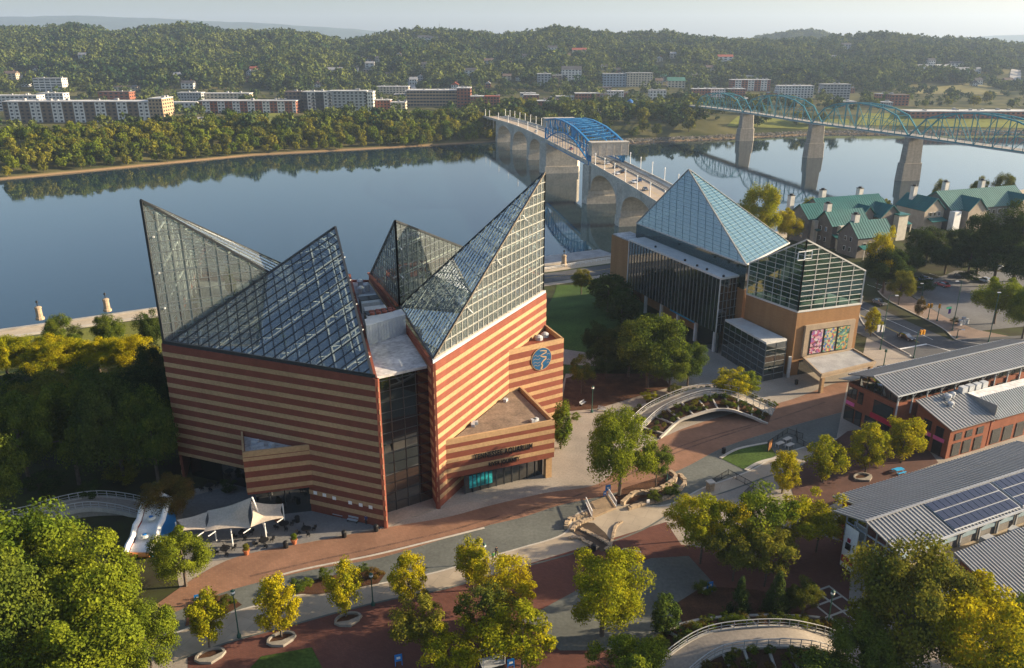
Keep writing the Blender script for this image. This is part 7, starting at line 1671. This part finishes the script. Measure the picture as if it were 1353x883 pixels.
def block(pl, pr, yb, yt, depth, wall, roof, label, name='town_building', bays=None, win='dark', gable=False, trim=None, wk=.5, yaw=0.0, group=None, balc=False):
    """building from its picture outline: left, right, foot and top of the river front"""
    f0 = hitfar((pl + pr) / 2, yb); Y = f0.y; a = ay(pl, yb, Y); b = ay(pr, yb, Y); W_ = b.x - a.x; zt = ay((pl + pr) / 2, yt, Y).z; z0 = f0.z; H_ = max(3.0, zt - z0)
    T = local(name, label, 'building' if not gable else 'house', ((a.x + b.x) / 2, Y, z0), yaw, group); SITES.append(((a.x + b.x) / 2, Y + depth / 2, max(W_, depth) * .55 + 7)); 
    for k in range(max(1, int(W_ / 16))): SITES.append((a.x + (k + .5) * W_ / max(1, int(W_ / 16)), Y - 12, 12)); SITES.append((a.x + (k + .5) * W_ / max(1, int(W_ / 16)), Y - 28, 11 if H_ > 5 else 5)); SITES.append((a.x + (k + .5) * W_ / max(1, int(W_ / 16)), Y + depth * .5, depth * .5 + 8))
    if gable:
        for q_, r_ in ((18, 13), (34, 12), (50, 9)): SITES.append(((a.x + b.x) / 2 * (Y - q_) / Y, Y - q_, r_))
    hx = W_ / 2
    wl = MB().box(-hx, hx, 0, depth, -4, H_).build('wall', WM[wall], T)
    if gable:
        rh = min(W_, depth) * .32; mb = MB()
        if W_ >= depth: mb.v = [(-hx - .5, -.5, H_ - .2), (hx + .5, -.5, H_ - .2), (hx + .5, depth + .5, H_ - .2), (-hx - .5, depth + .5, H_ - .2), (-hx - .5, depth / 2, H_ + rh), (hx + .5, depth / 2, H_ + rh)]; mb.f = [(0, 1, 5, 4), (2, 3, 4, 5), (0, 4, 3), (1, 2, 5), (3, 2, 1, 0)]
        else: mb.v = [(-hx - .5, -.5, H_ - .2), (hx + .5, -.5, H_ - .2), (hx + .5, depth + .5, H_ - .2), (-hx - .5, depth + .5, H_ - .2), (0, -.5, H_ + rh), (0, depth + .5, H_ + rh)]; mb.f = [(0, 1, 4), (2, 3, 5), (0, 4, 5, 3), (1, 2, 5, 4), (3, 2, 1, 0)]
        r_ = mb.build('roof', RM[roof], T); MB().box(hx * .4, hx * .4 + .9, depth * .5, depth * .5 + .9, H_, H_ + rh + 1.2).build('chimney', WM['brick'], r_)
    else:
        r_ = MB().box(-hx - .4, hx + .4, -.4, depth + .4, H_, H_ + .7).build('roof', RM[roof], T)
        rr = random.Random(int(pl * 7 + yt))
        for k in range(max(2, int(W_ / 14))): x = rr.uniform(-hx * .85, hx * .85); y = rr.uniform(depth * .25, depth * .8); s_ = rr.uniform(1.5, 3.2); MB().box(x, x + s_, y, y + s_, H_ + .7, H_ + .7 + rr.uniform(.9, 2.0)).build('roof_plant', RM['grey'], r_)
    fl = max(1, int(round(H_ / 3.3))); n = bays or max(2, int(W_ / 4.2)); n = min(n, 30); fh = H_ / fl; bw = W_ / n
    me = unit(WINM); mt = unit(WM[trim]) if trim else None
    for k in range(n):
        if trim and (k % 4 in (1, 2)): o = inst('bay_panel', mt, wl, (-hx + bw * (k + .5), -.12, .6), 0, (bw * .92, .3, H_ - .9))
        for j in range(fl):
            o = inst('window', me, wl, (-hx + bw * (k + .5), -.2 if trim else -.05, fh * j + fh * .28), 0, (bw * wk, .24, fh * .5))
            if balc and k % 2 == 0: inst('balcony', unit(RM['dark']), wl, (-hx + bw * (k + .5), -.9, fh * j), 0, (bw * .9, 1.6, .9))
    nd = max(1, int(depth / 5))
    for sd in (-1, 1):
        if (sd < 0) != (a.x + W_ / 2 > 0): continue
        for k in range(nd):
            for j in range(fl): inst('window', me, wl, (sd * (hx + .05), depth * (k + .5) / nd, fh * j + fh * .28), 0, (.24, depth / nd * .45, fh * .5))
    return T
block(8, 200, 163, 135, 20, 'brown', 'white', 'very long apartment block with tan and white bays above the river wood', bays=27, trim='white', wk=.45)
block(200, 218, 163, 131, 26, 'tan', 'white', 'tan end pavilion of the very long apartment block', bays=4)
block(-30, 52, 147, 127, 16, 'white', 'white', 'white modern apartment row behind the very long block', bays=14, wk=.6)
block(22, 40, 146, 128, 14, 'blue', 'white', 'pale blue front in the white apartment row', bays=4)
block(52, 86, 142, 124, 14, 'white', 'white', 'white apartment house closing the apartment row', bays=7, wk=.6)
block(46, 84, 121, 104, 16, 'white', 'grey', 'white terraced condominium on the lower hillside', bays=5, wk=.8)
block(131, 172, 134, 122, 18, 'brick', 'brown', 'red brick warehouse behind the very long block', bays=6)
block(150, 180, 122, 115, 18, 'cream', 'brown', 'low cream building behind the brick warehouse', bays=5)
block(236, 267, 135, 123, 14, 'grey', 'white', 'grey and white townhouse row', bays=8)
block(216, 262, 146, 136, 16, 'white', 'white', 'low white shop before the townhouse row', bays=8)
block(264, 392, 150, 134, 18, 'brick', 'white', 'long brick and white apartment building by the river lawn', bays=26, trim='white')
block(268, 330, 134, 124, 16, 'cream', 'white', 'pale stepped apartments behind the long brick building', bays=12)
block(378, 404, 148, 122, 18, 'brown', 'brown', 'brown brick apartment tower next to the grey apartments', bays=5)
block(402, 440, 149, 122, 18, 'dark', 'white', 'dark grey five storey apartments with balconies', bays=7, trim='white', balc=True)
block(436, 486, 149, 121, 18, 'grey', 'white', 'pale grey five storey apartments', bays=9)
block(484, 494, 149, 122, 16, 'white', 'white', 'white end bay of the pale grey apartments', bays=3)
block(494, 516, 148, 133, 14, 'brick', 'white', 'small brick building beside the pale grey apartments', bays=5)
block(516, 536, 148, 136, 14, 'cream', 'white', 'small cream shop by the bridge approach', bays=4)
block(538, 606, 141, 120, 26, 'tan', 'white', 'tan parking garage with dark open decks', bays=16, wk=.85)
block(604, 622, 142, 117, 26, 'brick', 'cream' if 'cream' in RM else 'white', 'brick corner tower of the parking garage', bays=4)
block(622, 640, 143, 128, 16, 'brick', 'white', 'low brick shop at the bridge end', bays=5)
block(640, 660, 143, 128, 16, 'brick', 'red', 'brick shop with reddish roof at the bridge end', bays=5)
block(498, 540, 124, 115, 16, 'cream', 'white', 'flat white school building below the hill', bays=10)
block(480, 500, 98, 92, 14, 'tan', 'grey', 'tan house block on the hillside', bays=5)
block(692, 712, 134, 126, 14, 'brick', 'white', 'brick row behind the bridge lamps', bays=5)
block(735, 758, 136, 128, 14, 'grey', 'white', 'long low grey shed by the park', bays=6)
block(760, 792, 136, 124, 16, 'brick', 'white', 'red brick riverside shop block', bays=8)
block(803, 824, 134, 121, 14, 'white', 'white', 'white three storey riverside building', bays=6)
block(858, 880, 132, 120, 14, 'white', 'grey', 'white villa behind the carousel', bays=5)
block(710, 728, 114, 98, 14, 'grey', 'white', 'grey apartment cube on the hillside', bays=4)
block(730, 742, 112, 100, 14, 'brown', 'grey', 'brown apartment cube on the hillside', bays=3)
block(742, 768, 108, 92, 16, 'white', 'dark', 'white hillside mansion with dark roof', bays=6, gable=True)
block(797, 830, 115, 98, 22, 'blue', 'grey', 'blue-grey terraced apartments on the hillside', bays=8)
block(828, 862, 115, 97, 20, 'cream', 'grey', 'cream terraced apartments on the hillside', bays=9)
block(882, 905, 116, 107, 16, 'cream', 'green', 'cream lodge with green hipped roof', bays=5, gable=True)
block(915, 938, 132, 118, 14, 'brick', 'white', 'brick townhouses at the footbridge end', bays=6)
block(936, 960, 131, 118, 14, 'white', 'white', 'white townhouses at the footbridge end', bays=7)
block(958, 984, 131, 118, 14, 'brick', 'white', 'second brick townhouse row beside the white ones', bays=7)
block(966, 1017, 121, 106, 18, 'brick', 'white', 'red and white apartments behind the townhouses', bays=12, trim='white')
block(978, 996, 108, 101, 14, 'cream', 'white', 'cream penthouse over the red and white apartments', bays=4)
block(1028, 1074, 130, 114, 18, 'white', 'white', 'white office building behind the footbridge', bays=11)
block(1086, 1122, 132, 112, 18, 'grey', 'grey', 'grey concrete office behind the footbridge', bays=8, wk=.7)
block(1176, 1200, 140, 126, 16, 'brick', 'brown', 'brick house near the open field', bays=5)
block(1202, 1400, 158, 148, 24, 'brick', 'white', 'long white roofed pavilion with red posts on the field', bays=30)
hs = [(430, 456, 101, 92, 'white', 'grey'), (541, 551, 112, 105, 'white', 'grey'), (614, 630, 102, 93, 'white', 'dark'), (552, 566, 57, 49, 'white', 'dark'), (565, 580, 57, 50, 'white', 'dark'), (478, 490, 82, 77, 'grey', 'brown'), (326, 334, 100, 95, 'white', 'grey'), (6, 22, 106, 97, 'cream', 'brown'), (240, 256, 118, 110, 'white', 'dark'), (330, 340, 97, 91, 'white', 'red'), (690, 700, 80, 74, 'white', 'dark'), (724, 736, 72, 63, 'white', 'dark'), (756, 775, 76, 66, 'cream', 'red'), (948, 968, 86, 75, 'white', 'red'), (988, 996, 90, 83, 'white', 'grey'), (1208, 1226, 97, 88, 'white', 'grey'), (1225, 1234, 95, 80, 'white', 'dark'), (1234, 1256, 97, 88, 'brick', 'white'), (1255, 1272, 92, 84, 'white', 'dark'), (1262, 1280, 103, 92, 'white', 'grey'), (1170, 1178, 62, 57, 'white', 'dark'), (1112, 1124, 66, 59, 'grey', 'dark'), (596, 606, 120, 112, 'white', 'red'), (870, 880, 108, 101, 'white', 'green'), (668, 676, 93, 86, 'white', 'dark'), (280, 290, 88, 82, 'white', 'brown'), (1288, 1298, 112, 106, 'white', 'dark'), (640, 652, 88, 80, 'grey', 'brown')]
words = {'white': 'white', 'grey': 'grey', 'cream': 'cream', 'brick': 'brick', 'tan': 'tan'}
spots = ['low on the slope above the grey apartments', 'above the parking garage', 'below the crest above the bridge end', 'on the skyline ridge, first of a pair', 'on the skyline ridge, second of a pair', 'high in the valley', 'on the slope behind the long brick building', 'at the foot of the hill behind the white condominium', 'behind the townhouse row', 'above the pale stepped apartments', 'high above the grey apartment cube', 'near the crest above the bridge', 'under the knob of the hill', 'on the slope above the footbridge', 'in the woods above the red and white apartments', 'with a flat side in the hilltop cluster', 'tall and narrow in the hilltop cluster', 'of brick in the hilltop cluster', 'at the upper end of the hilltop cluster', 'at the lower end of the hilltop cluster', 'on the far crest', 'half hidden below the crest', 'above the garage corner tower', 'behind the green hipped lodge', 'in the woods above the bridge lamps', 'alone in the woods above the townhouses', 'at the field edge', 'in the woods left of the cubes'.replace('left of', 'beside')]
for (pl, pr, yb, yt, wl, rf), sp in zip(hs, spots):
    block(pl, pr, yb, yt, 11, wl, rf, '%s house with %s roof %s' % (words[wl], rf, sp), 'hillside_house', bays=3, gable=True)
rr_ = random.Random(21)
for k in range(46):                    # small houses showing among the trees
    px = rr_.uniform(10, 1340); py = rr_.uniform(76, 118); w_ = rr_.uniform(6, 12); wl = rr_.choice(['white', 'white', 'grey', 'cream', 'brick']); rf = rr_.choice(['grey', 'dark', 'brown'])
    block(px, px + w_, py, py - rr_.uniform(4.5, 6.5), 10, wl, rf, 'small %s house with %s roof scattered among the hillside trees' % (wl, rf), 'hillside_house', bays=2, gable=True, group='small %s houses with %s roofs among the trees' % (wl, rf))
for k in range(34):                    # low shops and sheds on the flats
    px = rr_.uniform(400, 1180); py = rr_.uniform(121, 143); w_ = rr_.uniform(10, 22); wl = rr_.choice(['white', 'brick', 'brick', 'grey', 'cream', 'tan']); rf = rr_.choice(['white', 'white', 'grey', 'brown'])
    block(px, px + w_, py, py - rr_.uniform(5, 8), 14, wl, rf, 'low %s shop building with flat %s roof on the town flats' % (wl, rf), 'town_building', bays=4, group='low %s shops with flat %s roofs' % (wl, rf))
# carousel pavilion with blue roof
p = hitfar(832, 146); T = thing('carousel_pavilion', 'round pavilion with bright blue two-tier roof in the far park', 'pavilion', p); SITES.append((p.x, p.y, 16))
MB().lathe(p, [(9.5, 4.2), (6, 7.0), (3.2, 8.2), (3.2, 9.4), (3.8, 9.5), (.3, 12.5)], 12).build('roof', RM['blue'], T)
for k in range(12): a = 6.283 * k / 12; MB().obox((p.x + 8.6 * math.cos(a), p.y + 8.6 * math.sin(a), p.z), (.5, .5, 4.4), a).build('column', WM['white'], T)
p = hitfar(793, 152); T = thing('white_sculpture', 'cluster of upright white fins in the far park', 'sculpture', p)
for k in range(7): MB().obox((p.x - 6 + 2 * k, p.y + (k % 3), p.z), (.7, .7, 5 + (k * 37 % 5)), .3 * k).build('fin', WM['white'], T)
# riprap bank on the far shore between the bridges
rp = MB(); rr = random.Random(5)
for k in range(5200):
    u = rr.uniform(815, 1400); uu = (u - 676.5) / 1119.5; s_ = float(np.interp(uu, us, s0)); d = rr.uniform(-1.5, 17); Y = s_ + d; x = uu * Y; z = float(far_h(x, Y)); r_ = rr.uniform(.5, 1.3)
    if z < -14: continue
    v = [(x + r_ * rr.uniform(-1, 1), Y + r_ * rr.uniform(-1, 1), z + r_ * rr.uniform(-.3, .7)) for _ in range(5)]
    k0 = len(rp.v); rp.v += v; rp.f += [(k0, k0 + 1, k0 + 2), (k0, k0 + 2, k0 + 3), (k0, k0 + 3, k0 + 4), (k0 + 1, k0 + 4, k0 + 2)]
tag(rp.build('riprap', mat('riprap_stone', (.27, .24, .21), .95, .25, .3)), 'grey riprap stones along the far shore', 'stones', kind='stuff')
# park lawns, roads and the highway cut
def far_sheet(name, px, m, dz=.4, n=14):
    P = [hitfar(*q) for q in px]
    # subdivide the quad so that it lies on the ground
    V = []; 
    for i in range(n + 1):
        for j in range(n + 1):
            a = P[0].lerp(P[1], j / n); b = P[3].lerp(P[2], j / n); q = a.lerp(b, i / n); V.append((q.x, q.y, float(far_h(q.x, q.y)) + dz))
    Q = np.array([(i * (n + 1) + j, i * (n + 1) + j + 1, (i + 1) * (n + 1) + j + 1, (i + 1) * (n + 1) + j) for i in range(n) for j in range(n)])
    me = fast_mesh(name, np.array(V), Q, m); o = bpy.data.objects.new(name, me); COL.objects.link(o)
    if me.polygons[0].normal.z < 0: me.flip_normals()
    c = sum(P, Vector()) / 4; SITES.append((c.x, c.y, (P[0] - P[1]).length * .4)); tag(o, kind='structure')
M_fl = mat('park_lawn', (.155, .165, .035), .95, .2, .02, spec=.1, scale2=.2, var2=.2)
far_sheet('park_lawn', [(328, 172), (392, 168), (378, 148), (345, 148)], M_fl); far_sheet('park_lawn', [(960, 168), (1130, 170), (1120, 158), (975, 155)], M_fl); far_sheet('park_lawn', [(1130, 166), (1400, 172), (1400, 155), (1140, 150)], M_fl); far_sheet('park_lawn', [(430, 158), (545, 160), (530, 148), (450, 148)], M_fl)
far_sheet('open_field', [(1200, 124), (1330, 126), (1330, 116), (1215, 118)], mat('dry_field', (.17, .15, .055), .95, .2, .02, spec=.1, scale2=.2))
M_road2 = mat('pale_road', (.30, .29, .28), .9, .15, .05)
far_sheet('hill_road', [(1330, 118), (1352, 118), (1346, 84), (1338, 84)], M_road2, .8); far_sheet('town_street', [(386, 116), (394, 116), (395, 93), (391, 93)], M_road2, .8); far_sheet('town_street', [(520, 126), (552, 126), (548, 104), (536, 104)], M_road2, .6); far_sheet('parking_ground', [(245, 170), (285, 168), (282, 155), (250, 156)], M_road2, .5)
for px in range(1335, 1352, 4):
    for py in range(86, 118, 4): q = hitfar(px, py); SITES.append((q.x, q.y, 16))
for py in range(92, 118, 3): q = hitfar(392, py); SITES.append((q.x, q.y, 9))
for py in range(104, 126, 3): q = hitfar(544, py); SITES.append((q.x, q.y, 10))
# cars on the far parking ground
for k in range(12):
    q = hitfar(250 + 2.9 * k, 158 + 4 * (k % 3)); car(0, 0, .2 + 1.57 * (k % 2), ['white', 'silver', 'black', 'grey'][k % 4], '%s car on the far parking ground beside the river wood' % ['white', 'silver', 'black', 'dark grey'][k % 4], loc=q + Z3 * .5, group='%s cars on the far parking ground' % ['white', 'silver', 'black', 'dark grey'][k % 4])
# two skyline masts
for px, py, top, lab in ((581, 46, 30, 'taller lattice mast on the far skyline'), (594, 46, 33, 'shorter lattice mast on the far skyline')):
    q = hitfar(px, py + 4); h = 30 if 'taller' in lab else 24; T = thing('radio_mast', lab, 'mast', q); m_ = MB()
    for s_ in ((-.8, -.8), (.8, -.8), (0, .9)): m_.bar((q.x + s_[0], q.y + s_[1], q.z - 3), (q.x + s_[0] * .3, q.y + s_[1] * .3, q.z + h), .3)
    m_.build('lattice', M_metal, T); MB().bar((q.x, q.y, q.z + h - 2), (q.x, q.y, q.z + h + 6), .25).build('antenna', M_metal, T)
# ------------------------------------------------------------------ the far wooded hills: one mass, instanced tree crowns on scattered points
def forest():
    rng = np.random.default_rng(11); pts = []; sc = []
    n = 90000
    u = rng.uniform(-120, 1480, n); t = rng.random(n)
    Y = 680 + 1470 * t ** .85; far2 = (rng.random(n) < .12); u = np.where(far2, rng.uniform(930, 1130, n), u); Y = np.where(far2, rng.uniform(2550, 3180, n), Y); x = (u - 676.5) / 1119.5 * Y
    z = far_h(x, Y)
    keep = np.ones(n, bool)
    for (bx, by, r_) in SITES: keep &= (x - bx) ** 2 + (Y - by) ** 2 > r_ * r_
    for (ax, ay_, bx, by, wd) in ROADS:
        L2 = (bx - ax) ** 2 + (by - ay_) ** 2; k = np.clip(((x - ax) * (bx - ax) + (Y - ay_) * (by - ay_)) / L2, 0, 1)
        keep &= (x - ax - k * (bx - ax)) ** 2 + (Y - ay_ - k * (by - ay_)) ** 2 > wd * wd
    d = Y - farshore(x)
    dens = np.where(z < 6, .055, np.where(z < 14, .32, 1.0)); inwood = (d > 50) & (d < 105) & (u < 690) & ~((u > 320) & (u < 400) & (d > 70)) & ~((u > 400) & (u < 540) & (d > 120)); dens = np.where(inwood, 1.0, dens * np.where(d < 105, 0.0, 1.0)); dens = np.where((u > 660) & (u < 960) & (d > 60) & (d < 200), .30, dens)
    # open ground near the right hand bridge end
    dens = np.where((u > 1010) & (Y < 1150), dens * .6, dens)
    keep &= rng.random(n) < dens
    x, Y, z = x[keep], Y[keep], z[keep]
    # thin to a grid so crowns do not pile up
    cell = {}; idx = []
    for i in range(len(x)):
        cs = 8.5 if Y[i] < 950 else 10.5; c = (int(x[i] // cs), int(Y[i] // cs), cs)
        if c not in cell: cell[c] = 1; idx.append(i)
    V = np.stack([x[idx], Y[idx], z[idx] - .5], 1)
    me = bpy.data.meshes.new('hill_forest'); me.vertices.add(len(V)); me.vertices.foreach_set('co', V.astype(np.float32).ravel())
    s_ = (.62 + 1.45 * rng.random(len(V)) ** 2.0) * np.where(V[:, 2] < 8, .82, 1.12)
    a = me.attributes.new('size', 'FLOAT', 'POINT'); a.data.foreach_set('value', s_.astype(np.float32))
    o = bpy.data.objects.new('hill_forest', me); COL.objects.link(o)
    tag(o, 'dense woods covering the far hills behind the town', 'forest', kind='stuff')
    pc = bpy.data.collections.new('hill_crown_forms')
    for i, (cm, tm) in enumerate(PROTO['hill']):
        c = bpy.data.objects.new('hill_crown', cm); cm.materials[0] = LEAF['hill']; pc.objects.link(c)
    ng = bpy.data.node_groups.new('scatter_trees', 'GeometryNodeTree')
    ng.interface.new_socket('Geometry', in_out='INPUT', socket_type='NodeSocketGeometry'); ng.interface.new_socket('Geometry', in_out='OUTPUT', socket_type='NodeSocketGeometry')
    N = ng.nodes; L = ng.links; gi = N.new('NodeGroupInput'); go_ = N.new('NodeGroupOutput')
    ip = N.new('GeometryNodeInstanceOnPoints'); ci = N.new('GeometryNodeCollectionInfo'); ci.inputs['Collection'].default_value = pc
    ci.inputs['Separate Children'].default_value = True; ci.inputs['Reset Children'].default_value = True
    ip.inputs['Pick Instance'].default_value = True
    na = N.new('GeometryNodeInputNamedAttribute'); na.data_type = 'FLOAT'; na.inputs['Name'].default_value = 'size'
    rv = N.new('FunctionNodeRandomValue'); rv.data_type = 'FLOAT_VECTOR'; rv.inputs['Min'].default_value = (0, 0, 0); rv.inputs['Max'].default_value = (.1, .1, 6.28)
    L.new(gi.outputs[0], ip.inputs['Points']); L.new(ci.outputs[0], ip.inputs['Instance']); L.new(na.outputs[0], ip.inputs['Scale']); L.new(rv.outputs[0], ip.inputs['Rotation'])
    L.new(ip.outputs[0], go_.inputs[0])
    md = o.modifiers.new('scatter', 'NODES'); md.node_group = ng
    print('forest trees', len(V))
forest()
# ------------------------------------------------------------------ air
def haze():
    m = bpy.data.materials.new('haze_air'); m.use_nodes = True; N = m.node_tree.nodes; N.remove(N['Principled BSDF'])
    v = N.new('ShaderNodeVolumePrincipled'); v.inputs['Color'].default_value = (.56, .73, 1.0, 1); v.inputs['Density'].default_value = 8.8e-5; v.inputs['Anisotropy'].default_value = .2
    m.node_tree.links.new(v.outputs[0], N['Material Output'].inputs['Volume'])
    o = MB().box(-14500, 14500, -2000, 11000, -26, 420).build('haze', m); tag(o, 'thin pale air over the whole valley', 'haze', kind='stuff')
haze()
